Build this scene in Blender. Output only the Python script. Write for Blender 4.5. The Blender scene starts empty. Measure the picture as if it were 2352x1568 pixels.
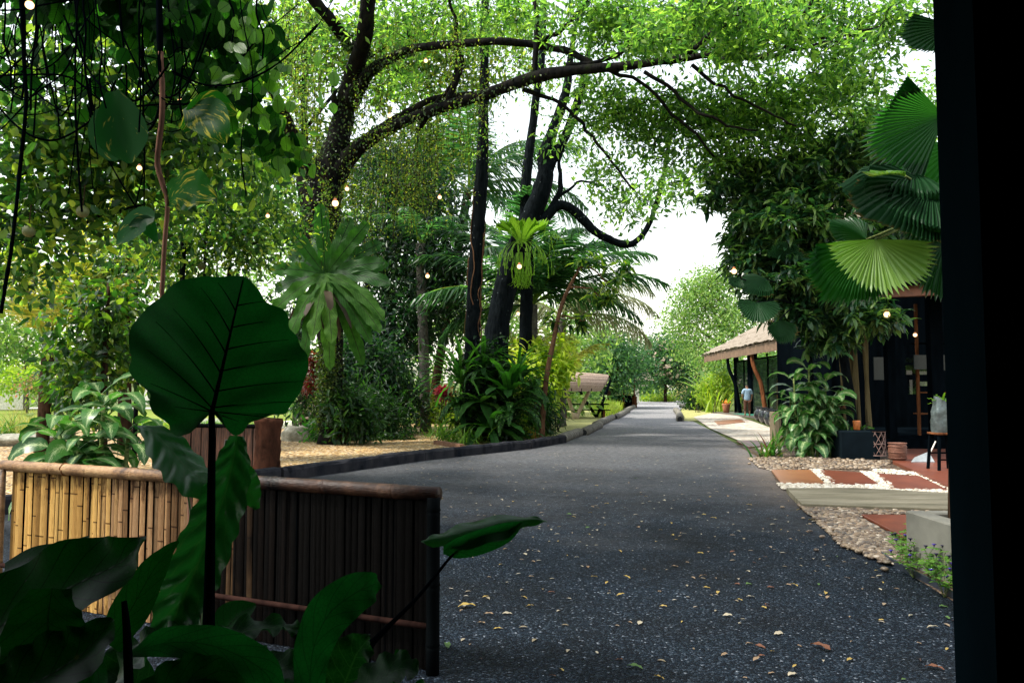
import bpy, math, random
import numpy as np
from mathutils import Vector

# ---------------------------------------------------------------- camera, sky, sun, exposure
F, CU, CV, CAMZ = 1797.0, 1176.0, 784.0, 1.6
PITCH = math.atan(109 / F)
SC = bpy.context.scene
COL = SC.collection
cam_d = bpy.data.cameras.new('camera')
cam = bpy.data.objects.new('camera', cam_d)
COL.objects.link(cam)
cam.location = (0, 0, CAMZ)
cam.rotation_euler = (math.pi / 2 + PITCH, 0, 0)
cam_d.sensor_width = 36
cam_d.lens = 36 * F / 2352
cam_d.clip_start = 0.05
cam_d.clip_end = 1500
cam_d.dof.use_dof = False
SC.camera = cam
SUN_EL, SUN_AZ = math.radians(58), math.radians(-105)      # azimuth from +Y towards +X
W = bpy.data.worlds.new('World')
SC.world = W
W.use_nodes = True
nt = W.node_tree
sky = nt.nodes.new('ShaderNodeTexSky')
sky.sky_type = 'NISHITA'
sky.sun_disc = False
sky.sun_elevation = SUN_EL
sky.sun_rotation = SUN_AZ
sky.air_density = 2.0
sky.dust_density = 1.0
sky.ozone_density = 1.0
hsv = nt.nodes.new('ShaderNodeHueSaturation')
hsv.inputs['Saturation'].default_value = 0.35
nt.links.new(sky.outputs[0], hsv.inputs['Color'])
nt.links.new(hsv.outputs[0], nt.nodes['Background'].inputs[0])
nt.nodes['Background'].inputs[1].default_value = 0.15
sd = bpy.data.lights.new('sun', 'SUN')
sd.energy = 3.2
sd.angle = math.radians(6)
sd.color = (1.0, 0.95, 0.86)
so = bpy.data.objects.new('sun', sd)
COL.objects.link(so)
sv = Vector((math.sin(SUN_AZ) * math.cos(SUN_EL), math.cos(SUN_AZ) * math.cos(SUN_EL), math.sin(SUN_EL)))
so.rotation_euler = sv.to_track_quat('Z', 'Y').to_euler()
so.location = sv * 50
SC.view_settings.view_transform = 'Standard'
SC.view_settings.look = 'None'
SC.view_settings.gamma = 1
SC.view_settings.exposure = 1.3
SC.cycles.max_bounces = 7
SC.cycles.diffuse_bounces = 3
SC.cycles.transmission_bounces = 5
SC.cycles.use_denoising = True

# ---------------------------------------------------------------- helpers
def P(u, v, d):
    """the point d metres ahead of the camera that the photo shows at (u, v), photo 2352 wide"""
    c, s = math.cos(PITCH), math.sin(PITCH)
    b = (CV - v) / F
    k = d / (c - s * b)
    return np.array([(u - CU) / F * k, d, CAMZ + k * (s + c * b)])

def G(u, v, z=0.0):
    c, s = math.cos(PITCH), math.sin(PITCH)
    b = (CV - v) / F
    k = (z - CAMZ) / (s + c * b)
    return np.array([(u - CU) / F * k, (c - s * b) * k, z])

def sp(m, d):
    return m * d / F

class MB:
    def __init__(s):
        s.v, s.f, s.uv, s.n = [], [], [], 0

    def add(s, V, Fs, UV=None):
        V = np.asarray(V, float).reshape(-1, 3)
        for f in Fs:
            f = np.asarray(f, int)
            if len(f):
                s.f.append(f + s.n)
        s.v.append(V)
        s.uv.append(np.zeros((len(V), 2)) if UV is None else np.asarray(UV, float).reshape(-1, 2))
        s.n += len(V)
        return s

    def box(s, lo, hi, rz=0, c=None, bev=0.0):
        lo, hi = np.array(lo, float), np.array(hi, float)
        b = min(bev, *(hi - lo) / 2.01) if bev else 0
        if b:
            V = []
            for z, o in ((lo[2], b), (lo[2] + b, 0), (hi[2] - b, 0), (hi[2], b)):
                x0, x1, y0, y1 = lo[0] + o, hi[0] - o, lo[1] + o, hi[1] - o
                q = b if o == 0 else b * .5
                V += [(x0 + q, y0, z), (x1 - q, y0, z), (x1, y0 + q, z), (x1, y1 - q, z), (x1 - q, y1, z), (x0 + q, y1, z), (x0, y1 - q, z), (x0, y0 + q, z)]
            V = np.array(V)
            Q = [[k * 8 + i, k * 8 + (i + 1) % 8, k * 8 + 8 + (i + 1) % 8, k * 8 + 8 + i] for k in range(3) for i in range(8)]
            Fs = [Q, [list(range(7, -1, -1))], [list(range(24, 32))]]
        else:
            V = np.array([[x, y, z] for z in (lo[2], hi[2]) for y in (lo[1], hi[1]) for x in (lo[0], hi[0])])
            Fs = [[[0, 2, 3, 1], [4, 5, 7, 6], [0, 1, 5, 4], [2, 6, 7, 3], [0, 4, 6, 2], [1, 3, 7, 5]]]
        if rz:
            c = (lo + hi) / 2 if c is None else np.array(c)
            V = rotz(V - c, rz) + c
        return s.add(V, Fs)

    def beam(s, a, b, w, h, up=(0, 0, 1)):
        """a squared timber from a to b"""
        a, b = np.array(a, float), np.array(b, float)
        t = unit(b - a)
        u = np.array(up, float)
        if abs(t @ u) > .95:
            u = np.array([0, 1., 0])
        x = unit(np.cross(t, u)); y = np.cross(x, t)
        V = [p + x * i * w / 2 + y * j * h / 2 for p in (a, b) for i, j in ((-1, -1), (1, -1), (1, 1), (-1, 1))]
        return s.add(V, [[[0, 1, 2, 3], [7, 6, 5, 4], [0, 4, 5, 1], [1, 5, 6, 2], [2, 6, 7, 3], [3, 7, 4, 0]]])

    def tube(s, pts, rad, sides=8, smooth=0, cap=True, lump=0, rs=None, uv0=0):
        pts = np.asarray(pts, float)
        rad = np.full(len(pts), rad) if np.isscalar(rad) else np.asarray(rad, float)
        if smooth:
            pts, rad = spline(pts, smooth, rad)
        n = len(pts)
        T = np.gradient(pts, axis=0)
        T /= np.linalg.norm(T, axis=1)[:, None] + 1e-9
        u = np.array([0, 0, 1.]) if abs(T[0][2]) < .8 else np.array([0, 1., 0])
        X = []
        x = unit(np.cross(T[0], u))
        for t in T:
            x = unit(x - t * (x @ t)); X.append(x)
        X = np.array(X); Y = np.cross(T, X)
        a = np.arange(sides) * 2 * math.pi / sides
        R = rad[:, None] * np.ones(sides)
        if lump:
            rs = rs or np.random.RandomState(7)
            R = R * (1 + lump * np.clip(rs.randn(n, sides), -2, 2))
        V = pts[:, None, :] + R[..., None] * (np.cos(a)[None, :, None] * X[:, None] + np.sin(a)[None, :, None] * Y[:, None])
        i = np.arange(n - 1)[:, None] * sides
        j = np.arange(sides)[None]
        q = np.stack([i + j, i + (j + 1) % sides, i + sides + (j + 1) % sides, i + sides + j], -1).reshape(-1, 4)
        L = np.concatenate([[0], np.cumsum(np.linalg.norm(np.diff(pts, axis=0), axis=1))]) + uv0
        UV = np.stack([np.repeat(L[:, None], sides, 1), np.repeat((np.arange(sides) / sides)[None], n, 0)], -1)
        Fs = [q]
        if cap:
            Fs += [[list(range(sides - 1, -1, -1))], [[(n - 1) * sides + k for k in range(sides)]]]
        return s.add(V.reshape(-1, 3), Fs, UV.reshape(-1, 2))

    def grid(s, V, UV=None):
        V = np.asarray(V, float)
        n, m = V.shape[:2]
        i = np.arange(n - 1)[:, None] * m; j = np.arange(m - 1)[None]
        q = np.stack([i + j, i + j + 1, i + m + j + 1, i + m + j], -1).reshape(-1, 4)
        if UV is None:
            UV = np.stack(np.meshgrid(np.linspace(0, 1, n), np.linspace(0, 1, m), indexing='ij'), -1)
        return s.add(V.reshape(-1, 3), [q], UV.reshape(-1, 2))

    def poly(s, pts, z0, z1=None):
        """flat sheet at z0, or a slab from z0 to z1"""
        n = len(pts)
        A = np.array([[p[0], p[1], z0 if z1 is None else z1] for p in pts], float)
        ar = sum(A[i][0] * A[(i + 1) % n][1] - A[(i + 1) % n][0] * A[i][1] for i in range(n))
        if ar < 0:
            A = A[::-1]
        if z1 is None:
            return s.add(A, [[list(range(n))]])
        B = A.copy(); B[:, 2] = z0
        return s.add(np.vstack([A, B]), [[list(range(n))], [list(range(2 * n - 1, n - 1, -1))], [[i, i + n, (i + 1) % n + n, (i + 1) % n] for i in range(n)]])

    def rev(s, c, prof, sides=20, lump=0, rs=None):
        """a body of revolution: prof = [(radius, height)...]"""
        a = np.arange(sides) * 2 * math.pi / sides
        V = np.array([[(c[0] + r * math.cos(t), c[1] + r * math.sin(t), c[2] + z) for t in a] for r, z in prof])
        if lump:
            V += (rs or np.random.RandomState(1)).randn(*V.shape) * lump
        n = len(prof)
        q = [[i * sides + j, i * sides + (j + 1) % sides, (i + 1) * sides + (j + 1) % sides, (i + 1) * sides + j] for i in range(n - 1) for j in range(sides)]
        return s.add(V.reshape(-1, 3), [q, [list(range(sides - 1, -1, -1))], [[(n - 1) * sides + k for k in range(sides)]]])

    def build(s, name, mat, parent=None, smooth=False, origin=None):
        V = np.vstack(s.v)
        if parent is not None:
            off = np.array(parent['_w'])
        else:
            if origin is None:
                origin = [(V[:, 0].min() + V[:, 0].max()) / 2, (V[:, 1].min() + V[:, 1].max()) / 2, V[:, 2].min()]
            off = np.array(origin)
        V = V - off
        loops = np.concatenate([f.ravel() for f in s.f])
        tot = np.concatenate([np.full(len(f), f.shape[1]) for f in s.f])
        start = np.concatenate([[0], np.cumsum(tot)[:-1]])
        me = bpy.data.meshes.new(name)
        me.vertices.add(len(V)); me.vertices.foreach_set('co', V.astype(np.float32).ravel())
        me.loops.add(len(loops)); me.loops.foreach_set('vertex_index', loops.astype(np.int32))
        me.polygons.add(len(tot)); me.polygons.foreach_set('loop_start', start.astype(np.int32))
        me.update(calc_edges=True)
        uv = np.vstack(s.uv)[loops]
        me.uv_layers.new(name='uv').data.foreach_set('uv', uv.astype(np.float32).ravel())
        me.polygons.foreach_set('use_smooth', np.full(len(tot), bool(smooth)))
        me.materials.append(mat)
        o = bpy.data.objects.new(name, me)
        COL.objects.link(o)
        if parent is not None:
            o.parent = parent
        else:
            o.location = tuple(off)
        o['_w'] = [float(x) for x in off]
        return o

def unit(a):
    a = np.asarray(a, float)
    return a / (np.linalg.norm(a, axis=-1, keepdims=True) + 1e-9)

def rotz(V, a):
    c, s = math.cos(a), math.sin(a)
    V = np.asarray(V, float)
    o = V.copy()
    o[..., 0] = V[..., 0] * c - V[..., 1] * s
    o[..., 1] = V[..., 0] * s + V[..., 1] * c
    return o

def spline(pts, k, rad=None):
    pts = np.asarray(pts, float)
    A = pts if rad is None else np.hstack([pts, np.asarray(rad, float)[:, None]])
    E = np.vstack([2 * A[0] - A[1], A, 2 * A[-1] - A[-2]])
    out = []
    for i in range(1, len(E) - 2):
        for t in np.arange(k) / k:
            a, b, c, d = E[i - 1:i + 3]
            out.append(.5 * ((2 * b) + (c - a) * t + (2 * a - 5 * b + 4 * c - d) * t * t + (3 * b - a - 3 * c + d) * t ** 3))
    out.append(A[-1])
    out = np.array(out)
    return out if rad is None else (out[:, :3], np.abs(out[:, 3]))

def tag(o, label=None, cat=None, group=None, kind=None):
    for k, v in (('label', label), ('category', cat), ('group', group), ('kind', kind)):
        if v:
            o[k] = v
    return o

def thing(name, label, cat, loc=(0, 0, 0), group=None):
    o = bpy.data.objects.new(name, None)
    COL.objects.link(o)
    o.location = tuple(float(x) for x in loc)
    o['_w'] = [float(x) for x in loc]
    o.empty_display_size = .2
    return tag(o, label, cat, group)

def dup(root, loc, rz=0, sc=1, label=None):
    def cp(o, par):
        c = o.copy(); COL.objects.link(c)
        if par is not None:
            c.parent = par
        for ch in [x for x in o.children]:
            cp(ch, c)
        return c
    r = cp(root, None)
    r.location = tuple(float(x) for x in loc); r.rotation_euler = (0, 0, rz); r.scale = (sc,) * 3
    if label:
        r['label'] = label
    return r

# ---------------------------------------------------------------- materials
class NT:
    def __init__(s, name):
        s.m = bpy.data.materials.new(name); s.m.use_nodes = True
        s.t = s.m.node_tree; s.t.nodes.clear()
        s.out = s.n('ShaderNodeOutputMaterial')

    def n(s, typ, **kw):
        x = s.t.nodes.new(typ)
        for k, v in kw.items():
            if k in x.inputs.keys() if hasattr(x.inputs, 'keys') else False:
                s.put(x.inputs[k], v)
            else:
                setattr(x, k, v)
        return x

    def put(s, i, v):
        if isinstance(v, bpy.types.NodeSocket):
            s.t.links.new(v, i)
        elif isinstance(v, (tuple, list)) and len(v) == 3 and i.type == 'RGBA':
            i.default_value = (*v, 1)
        else:
            i.default_value = v

    def math(s, op, a, b=0.0, c=None, clamp=False):
        x = s.n('ShaderNodeMath', operation=op); x.use_clamp = clamp
        s.put(x.inputs[0], a); s.put(x.inputs[1], b)
        if c is not None:
            s.put(x.inputs[2], c)
        return x.outputs[0]

    def ramp(s, fac, stops, interp='LINEAR'):
        x = s.n('ShaderNodeValToRGB'); r = x.color_ramp; r.interpolation = interp
        while len(r.elements) < len(stops):
            r.elements.new(.5)
        for e, (p, c) in zip(r.elements, stops):
            e.position = p; e.color = (*c, 1) if len(c) == 3 else c
        s.put(x.inputs[0], fac)
        return x.outputs[0]

    def mix(s, f, a, b, mode='MIX'):
        x = s.n('ShaderNodeMix', data_type='RGBA', blend_type=mode)
        s.put(x.inputs[0], f); s.put(x.inputs[6], a); s.put(x.inputs[7], b)
        return x.outputs[2]

    def noise(s, scale, vec=None, detail=4, rough=.5, out=0):
        x = s.n('ShaderNodeTexNoise'); s.put(x.inputs['Scale'], scale); s.put(x.inputs['Detail'], detail); s.put(x.inputs['Roughness'], rough)
        if vec is not None:
            s.put(x.inputs['Vector'], vec)
        return x.outputs[out]

    def voro(s, scale, vec=None, out='Distance', feature='F1'):
        x = s.n('ShaderNodeTexVoronoi', feature=feature); s.put(x.inputs['Scale'], scale)
        if vec is not None:
            s.put(x.inputs['Vector'], vec)
        return x.outputs[out]

    def pos(s, scale=(1, 1, 1)):
        g = s.n('ShaderNodeNewGeometry')
        m = s.n('ShaderNodeMapping'); s.put(m.inputs['Scale'], scale); s.put(m.inputs[0], g.outputs['Position'])
        return m.outputs[0]

    def obj(s, scale=(1, 1, 1)):
        g = s.n('ShaderNodeTexCoord')
        m = s.n('ShaderNodeMapping'); s.put(m.inputs['Scale'], scale); s.put(m.inputs[0], g.outputs['Object'])
        return m.outputs[0]

    def isl(s):
        return s.n('ShaderNodeNewGeometry').outputs['Random Per Island']

    def uv(s):
        x = s.n('ShaderNodeSeparateXYZ'); s.t.links.new(s.n('ShaderNodeTexCoord').outputs['UV'], x.inputs[0])
        return x.outputs[0], x.outputs[1]

    def bump(s, h, st=.5, dist=.02, nrm=None):
        x = s.n('ShaderNodeBump'); s.put(x.inputs['Strength'], st); s.put(x.inputs['Distance'], dist); s.put(x.inputs['Height'], h)
        if nrm is not None:
            s.put(x.inputs['Normal'], nrm)
        return x.outputs[0]

    def pr(s, col, rough=.6, bump=None, spec=.5, metal=0, **kw):
        x = s.n('ShaderNodeBsdfPrincipled')
        s.put(x.inputs['Base Color'], col); s.put(x.inputs['Roughness'], rough)
        s.put(x.inputs['Specular IOR Level'], spec); s.put(x.inputs['Metallic'], metal)
        if bump is not None:
            s.put(x.inputs['Normal'], bump)
        for k, v in kw.items():
            s.put(x.inputs[k.replace('_', ' ')], v)
        return x.outputs[0]

    def done(s, sh):
        s.t.links.new(sh, s.out.inputs[0]); return s.m

def leafmat(name, cols, trans, rough=.45, tw=.5, spec=.35, pattern=None, pc=(.5, .6, .2), bump=0):
    """leaf: cols = colours spread over the leaves, trans = how much brighter/yellower light comes through"""
    s = NT(name)
    r = s.isl()
    n = len(cols)
    col = s.ramp(r, [(i / max(1, n - 1), c) for i, c in enumerate(cols)])
    tcol = s.mix(1.0, col, trans, 'MULTIPLY')
    nrm = None
    if pattern:
        u, v = s.uv()
        a = s.math('ABSOLUTE', s.math('SUBTRACT', v, .5))
        if pattern == 'rib':                      # pale/dark midrib and side veins
            rib = s.math('LESS_THAN', a, .018)
            w = s.math('SINE', s.math('MULTIPLY', s.math('SUBTRACT', u, s.math('MULTIPLY', a, .45)), 60))
            vein = s.math('GREATER_THAN', w, .93)
            f = s.math('MAXIMUM', rib, s.math('MULTIPLY', vein, .6))
            col = s.mix(f, col, pc); tcol = s.mix(f, tcol, tuple(x * .5 for x in pc))
            nrm = s.bump(w, .25, .01)
        if pattern == 'plain_rib':
            f = s.math('LESS_THAN', a, .028)
            w = s.math('SINE', s.math('MULTIPLY', s.math('SUBTRACT', u, s.math('MULTIPLY', a, .25)), 150))
            sh = s.mix(s.math('MULTIPLY_ADD', w, .5, .5), (.72, .72, .72), (1.15, 1.15, 1.15))
            mot = s.ramp(s.noise(7, s.pos(), 3), [(.35, (.7, .75, .7)), (.65, (1.2, 1.15, 1.1))])
            col = s.mix(1.0, s.mix(1.0, col, sh, 'MULTIPLY'), mot, 'MULTIPLY'); tcol = s.mix(1.0, tcol, mot, 'MULTIPLY')
            nrm = s.bump(w, .25, .01)
            col = s.mix(s.math('MULTIPLY', f, .7), col, pc); tcol = s.mix(f, tcol, tuple(x * .4 for x in pc))
        if pattern == 'speck':                    # cream flecks spreading from the midrib
            cv = s.n('ShaderNodeCombineXYZ')
            s.put(cv.inputs[0], s.math('SUBTRACT', s.math('MULTIPLY', u, 26), s.math('MULTIPLY', a, 26))); s.put(cv.inputs[1], s.math('MULTIPLY', v, 9)); s.put(cv.inputs[2], s.math('MULTIPLY', r, 40))
            nz = s.noise(1.3, cv.outputs[0], 2, .6)
            th = s.math('ADD', .43, s.math('MULTIPLY', a, .7))
            f = s.math('MULTIPLY', s.math('SUBTRACT', nz, th), 14, clamp=True)
            rib = s.math('LESS_THAN', a, .02)
            f = s.math('MULTIPLY', s.math('MAXIMUM', f, rib), .85)
            col = s.mix(f, col, pc); tcol = s.mix(f, tcol, pc)
        if pattern == 'splash':                   # yellow streaks along the side veins
            cv = s.n('ShaderNodeCombineXYZ')
            s.put(cv.inputs[0], s.math('MULTIPLY', s.math('SUBTRACT', u, s.math('MULTIPLY', a, 1.1)), 8)); s.put(cv.inputs[1], s.math('MULTIPLY', v, 5)); s.put(cv.inputs[2], s.math('MULTIPLY', r, 30))
            nz = s.noise(1.0, cv.outputs[0], 3, .6)
            f = s.math('MULTIPLY', s.math('SUBTRACT', nz, .53 if 'dark' not in name else .62), 9, clamp=True)
            col = s.mix(f, col, pc); tcol = s.mix(f, tcol, pc)
        if pattern == 'pleat':                    # fan palm folds, burnt tips
            g = s.math('SINE', s.math('MULTIPLY', v, 330))
            f = s.math('MULTIPLY', s.math('SUBTRACT', s.math('ADD', u, s.math('MULTIPLY', s.noise(3, s.pos(), 3), .3)), 1.14), 14, clamp=True)
            col = s.mix(s.math('MULTIPLY_ADD', g, .25, .25), col, tuple(x * 1.4 for x in cols[-1]))
            col = s.mix(f, col, (.2, .1, .03)); tcol = s.mix(f, tcol, (.25, .14, .03))
            nrm = s.bump(g, .4, .01)
    if bump:
        nrm = s.bump(s.noise(bump, None, 3), .3, .01)
    a = s.pr(col, rough, nrm, spec)
    b = s.n('ShaderNodeBsdfTranslucent'); s.put(b.inputs[0], tcol)
    m = s.n('ShaderNodeMixShader'); s.put(m.inputs[0], tw); s.put(m.inputs[1], a); s.put(m.inputs[2], b.outputs[0])
    return s.done(m.outputs[0])

def bark(name, c1, c2, scale=6, moss=None, mossy=.5, bump=.8, stretch=.25, spots=None):
    s = NT(name)
    p = s.pos((1, 1, stretch))
    a = s.noise(scale, p, 6, .65)
    col = s.ramp(a, [(.3, c1), (.7, c2)])
    cr = s.voro(scale * 1.4, p)
    col = s.mix(s.math('MULTIPLY', s.math('LESS_THAN', cr, .25), .5), col, tuple(x * .4 for x in c1))
    if moss:
        f = s.math('MULTIPLY', s.math('SUBTRACT', s.noise(1.6, s.pos(), 5, .7), 1 - mossy), 6, clamp=True)
        col = s.mix(f, col, moss)
    if spots:
        f = s.math('MULTIPLY', s.math('SUBTRACT', .16, s.voro(7, s.pos())), 20, clamp=True)
        f = s.math('MULTIPLY', f, s.math('GREATER_THAN', s.noise(3, s.pos(), 2), .52))
        col = s.mix(f, col, spots)
    return s.done(s.pr(col, .85, s.bump(s.math('ADD', a, s.math('MULTIPLY', cr, .6)), bump, .04), .03))

def plain(name, c, rough=.6, var=.25, scale=8, bump=.2, spec=.4, metal=0, stretch=(1, 1, 1)):
    s = NT(name)
    a = s.noise(scale, s.obj(stretch), 5, .6)
    lo = tuple(x * (1 - var) for x in c); hi = tuple(min(1, x * (1 + var)) for x in c)
    col = s.ramp(a, [(.3, lo), (.7, hi)])
    return s.done(s.pr(col, rough, s.bump(a, bump, .01), spec, metal))

def emit(name, c, st):
    s = NT(name); e = s.n('ShaderNodeEmission'); s.put(e.inputs[0], c); s.put(e.inputs[1], st)
    return s.done(e.outputs[0])

# ---------------------------------------------------------------- leaf shapes
TM = {
    'rh': (np.array([[0, 0, 0], [.45, .5, .05], [.45, -.5, .05], [1, 0, -.08]]), [[[0, 2, 3], [0, 3, 1]]]),
    'lance': (np.array([[0, 0, 0], [.4, 0, .04], [.75, 0, -.03], [1, 0, -.16], [.3, .42, .07], [.68, .36, .02], [.3, -.42, .07], [.68, -.36, .02]]),
              [[[0, 1, 4], [0, 6, 1], [2, 3, 5], [2, 7, 3]], [[1, 2, 5, 4], [6, 7, 2, 1]]]),
    'oval': (np.array([[0, 0, 0], [.35, 0, .02], [.75, 0, 0], [1, 0, -.06], [.12, .33, .03], [.45, .5, .06], [.8, .34, .02], [.12, -.33, .03], [.45, -.5, .06], [.8, -.34, .02]]),
             [[[0, 1, 4], [0, 7, 1], [1, 5, 4], [1, 7, 8], [2, 3, 6], [2, 9, 3]], [[1, 2, 6, 5], [8, 9, 2, 1]]]),
    'needle': (np.array([[0, .4, 0], [0, -.4, 0], [.5, .5, .0], [.5, -.5, .0], [1, 0, -.3]]), [[[2, 3, 4]], [[0, 1, 3, 2]]]),
}

def scatter(mb, tm, B, D, N, L, Wd):
    t, fs = TM[tm]
    n = len(B)
    if n == 0:
        return
    B = np.asarray(B, float); D = unit(D); S = unit(np.cross(D, N)); Nn = np.cross(S, D)
    L = np.broadcast_to(np.asarray(L, float), (n,))[:, None, None]; Wd = np.broadcast_to(np.asarray(Wd, float), (n,))[:, None, None]
    V = B[:, None] + L * t[None, :, :1] * D[:, None] + Wd * t[None, :, 1:2] * S[:, None] + L * t[None, :, 2:3] * Nn[:, None]
    k = len(t)
    Fs = [(np.asarray(f)[None] + np.arange(n)[:, None, None] * k).reshape(-1, len(f[0])) for f in fs]
    UV = np.tile(np.stack([t[:, 0], t[:, 1] + .5], -1), (n, 1))
    mb.add(V.reshape(-1, 3), Fs, UV)

def rdir(rs, n):
    return unit(rs.randn(n, 3))

def ellip(rs, n, C, R, shell=.45):
    r = rs.uniform(0, 1, n) ** shell
    return C + rdir(rs, n) * r[:, None] * R

PROF = {
    'strap': lambda t: np.clip(np.minimum(1, t * 7 + .25), 0, 1) * np.clip(1 - t, 0, 1) ** .35 * (0.6 + .55 * t),
    'ovate': lambda t: np.sin(math.pi * np.clip(t, 0, 1) ** .75) ** .7 + .03,
    'lance': lambda t: np.sin(math.pi * np.clip(t, 0, 1) ** .85) + .04,
    'grass': lambda t: np.clip(1 - t, 0, 1) ** .6,
    'stag': lambda t: .3 + .9 * t,
}

def blade(mb, base, az, el, L, Wd, bend=1.2, n=9, prof='ovate', wave=0, fold=.12, cross=2, wf=9, ph=0, pet=0, twist=0, bp=1.3):
    t = np.linspace(0, 1, n + 1)
    e = el - bend * t ** bp
    d = np.stack([np.cos(e) * math.cos(az), np.cos(e) * math.sin(az), np.sin(e)], -1)
    c = np.array(base, float) + np.concatenate([[[0, 0, 0]], np.cumsum((d[1:] + d[:-1]) / 2 * L / n, 0)])
    nr = np.stack([-np.sin(e) * math.cos(az), -np.sin(e) * math.sin(az), np.cos(e)], -1)
    sd = np.array([-math.sin(az), math.cos(az), 0])[None] * np.ones((n + 1, 1))
    if twist:
        a = twist * np.ones(n + 1)[:, None]
        sd, nr = sd * np.cos(a) + nr * np.sin(a), nr * np.cos(a) - sd * np.sin(a)
    w = np.linspace(-1, 1, 2 * cross + 1)
    pw = PROF[prof](t) * Wd / 2
    lift = fold * np.abs(w)[None] * pw[:, None] + wave * np.sin(wf * t * 2 * math.pi + ph + 2 * np.sign(w)[:, None]).T * (w ** 2)[None]
    V = c[:, None] + sd[:, None] * (w[None] * pw[:, None])[..., None] + nr[:, None] * lift[..., None]
    UV = np.stack([np.repeat(t[:, None], len(w), 1), np.repeat((w[None] + 1) / 2, n + 1, 0)], -1)
    mb.grid(V, UV)
    return c

def pathleaf(mb, pts, wid, hint=(0, -1, .2), k=5, fold=.15, wave=0, wf=5, cross=3, ph=0, jag=0, quilt=0, qn=9):
    """a leaf along a centreline of (u, v, d) with full widths in photo pixels and hint = which way its face looks"""
    C = np.array([P(*p) for p in pts]); Wm = np.array([sp(w, p[2]) for w, p in zip(wid, pts)])
    C, Wm = spline(C, k, Wm)
    T = unit(np.gradient(C, axis=0))
    h = np.array(hint, float)
    h = np.broadcast_to(h, T.shape) if h.ndim == 1 else np.array([h[int(i * (len(h) - 1) / (len(T) - 1) + .5)] for i in range(len(T))])
    S = unit(np.cross(T, h)); N = np.cross(S, T)
    w = np.linspace(-1, 1, 2 * cross + 1); t = np.linspace(0, 1, len(C))
    e = Wm / 2
    rs = np.random.RandomState(int(ph * 10) + 3)
    ee = e[:, None] * (1 + jag * rs.randn(len(C))[:, None] * np.abs(w)[None])
    lift = fold * (np.abs(w)[None] ** 1.3) * e[:, None] + wave * np.sin(wf * t[:, None] * 6.28 + ph + 1.7 * np.sign(w)[None]) * (w ** 2)[None]
    if quilt:
        a_ = np.abs(w)[None]
        lift = lift + quilt * np.abs(np.sin((t[:, None] * qn - a_ * 1.1) * math.pi)) * np.minimum(1, a_ * 3) * (e / e.max())[:, None]
        ee = ee * (1 + .07 * np.sin(t[:, None] * qn * math.pi * 2 + w[None]))
    V = C[:, None] + S[:, None] * (w[None] * ee)[..., None] + N[:, None] * lift[..., None]
    UV = np.stack([np.repeat(t[:, None], len(w), 1), np.repeat((w[None] + 1) / 2, len(C), 0)], -1)
    mb.grid(V, UV)
    return C

def worldleaf(mb, C, Wm, hint, k=4, fold=.15, wave=0, wf=5, cross=2, ph=0):
    C, Wm = spline(C, k, Wm)
    T = unit(np.gradient(C, axis=0)); h = np.broadcast_to(np.array(hint, float), T.shape)
    S = unit(np.cross(T, h)); N = np.cross(S, T)
    w = np.linspace(-1, 1, 2 * cross + 1); t = np.linspace(0, 1, len(C)); e = Wm / 2
    wave = wave * np.minimum(1, e / e.max())[:, None]
    lift = fold * np.abs(w)[None] * e[:, None] + wave * np.sin(wf * t[:, None] * 6.28 + ph + 1.7 * np.sign(w)[None]) * (w ** 2)[None]
    V = C[:, None] + S[:, None] * (w[None] * (e[:, None] * (1 + .06 * np.sin(wf * 2 * t * 6.28 + ph))[:, None]))[..., None] + N[:, None] * lift[..., None]
    mb.grid(V, np.stack([np.repeat(t[:, None], len(w), 1), np.repeat((w[None] + 1) / 2, len(C), 0)], -1))

def fanfrond(mb, c, th, L, Wd, drop, out, rs, wave=.05):
    t = np.array([0, .12, .3, .5, .7, .86, .95, 1.])
    C = np.array(c, float) + np.stack([L * math.cos(th) * t, -out * L * t, L * math.sin(th) * t - drop * L * t ** 2.2], -1)
    prof = np.array([.22, .5, .78, .95, 1, .9, .62, .12]) * Wd
    worldleaf(mb, C, prof, (rs.randn() * .15 + .25 * math.cos(th), -1, .25), 5, .12, wave, 3.5, 2, rs.uniform(0, 6))

def frond(mb, rb, base, az, el, L, rs, bend=1.3, n=46, ll=.9, lw=.05, droop=.5, spread=1.15):
    """one feather-shaped palm or fern frond: leaflets into mb, midrib into rb"""
    t = np.linspace(0, 1, 14)
    e = el - bend * t ** 1.4
    d = np.stack([np.cos(e) * math.cos(az), np.cos(e) * math.sin(az), np.sin(e)], -1)
    c = np.array(base, float) + np.concatenate([[[0, 0, 0]], np.cumsum((d[1:] + d[:-1]) / 2 * L / 13, 0)])
    rb.tube(c, np.linspace(lw * .7, lw * .12, 14), 4, cap=False)
    tt = np.linspace(.12, 1, n)
    B = np.stack([np.interp(tt, t, c[:, i]) for i in range(3)], -1)
    T = unit(np.stack([np.interp(tt, t, d[:, i]) for i in range(3)], -1))
    side = np.array([-math.sin(az), math.cos(az), 0.])
    up = np.cross(T, side); up = up * np.sign(up[:, 2:3] + 1e-6)
    for sg in (-1, 1):
        a = spread * (1 - .55 * tt)[:, None]
        D = T * np.cos(a) + side * sg * np.sin(a) + up * .15 + np.array([0, 0, -1]) * droop * rs.uniform(.5, 1.3, n)[:, None] + rs.randn(n, 3) * .06
        LL = ll * (np.sin(math.pi * np.clip(tt * .86 + .12, 0, 1)) ** .6) * rs.uniform(.85, 1.1, n)
        scatter(mb, 'needle', B, D, up + rs.randn(n, 3) * .3, LL, lw)

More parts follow.
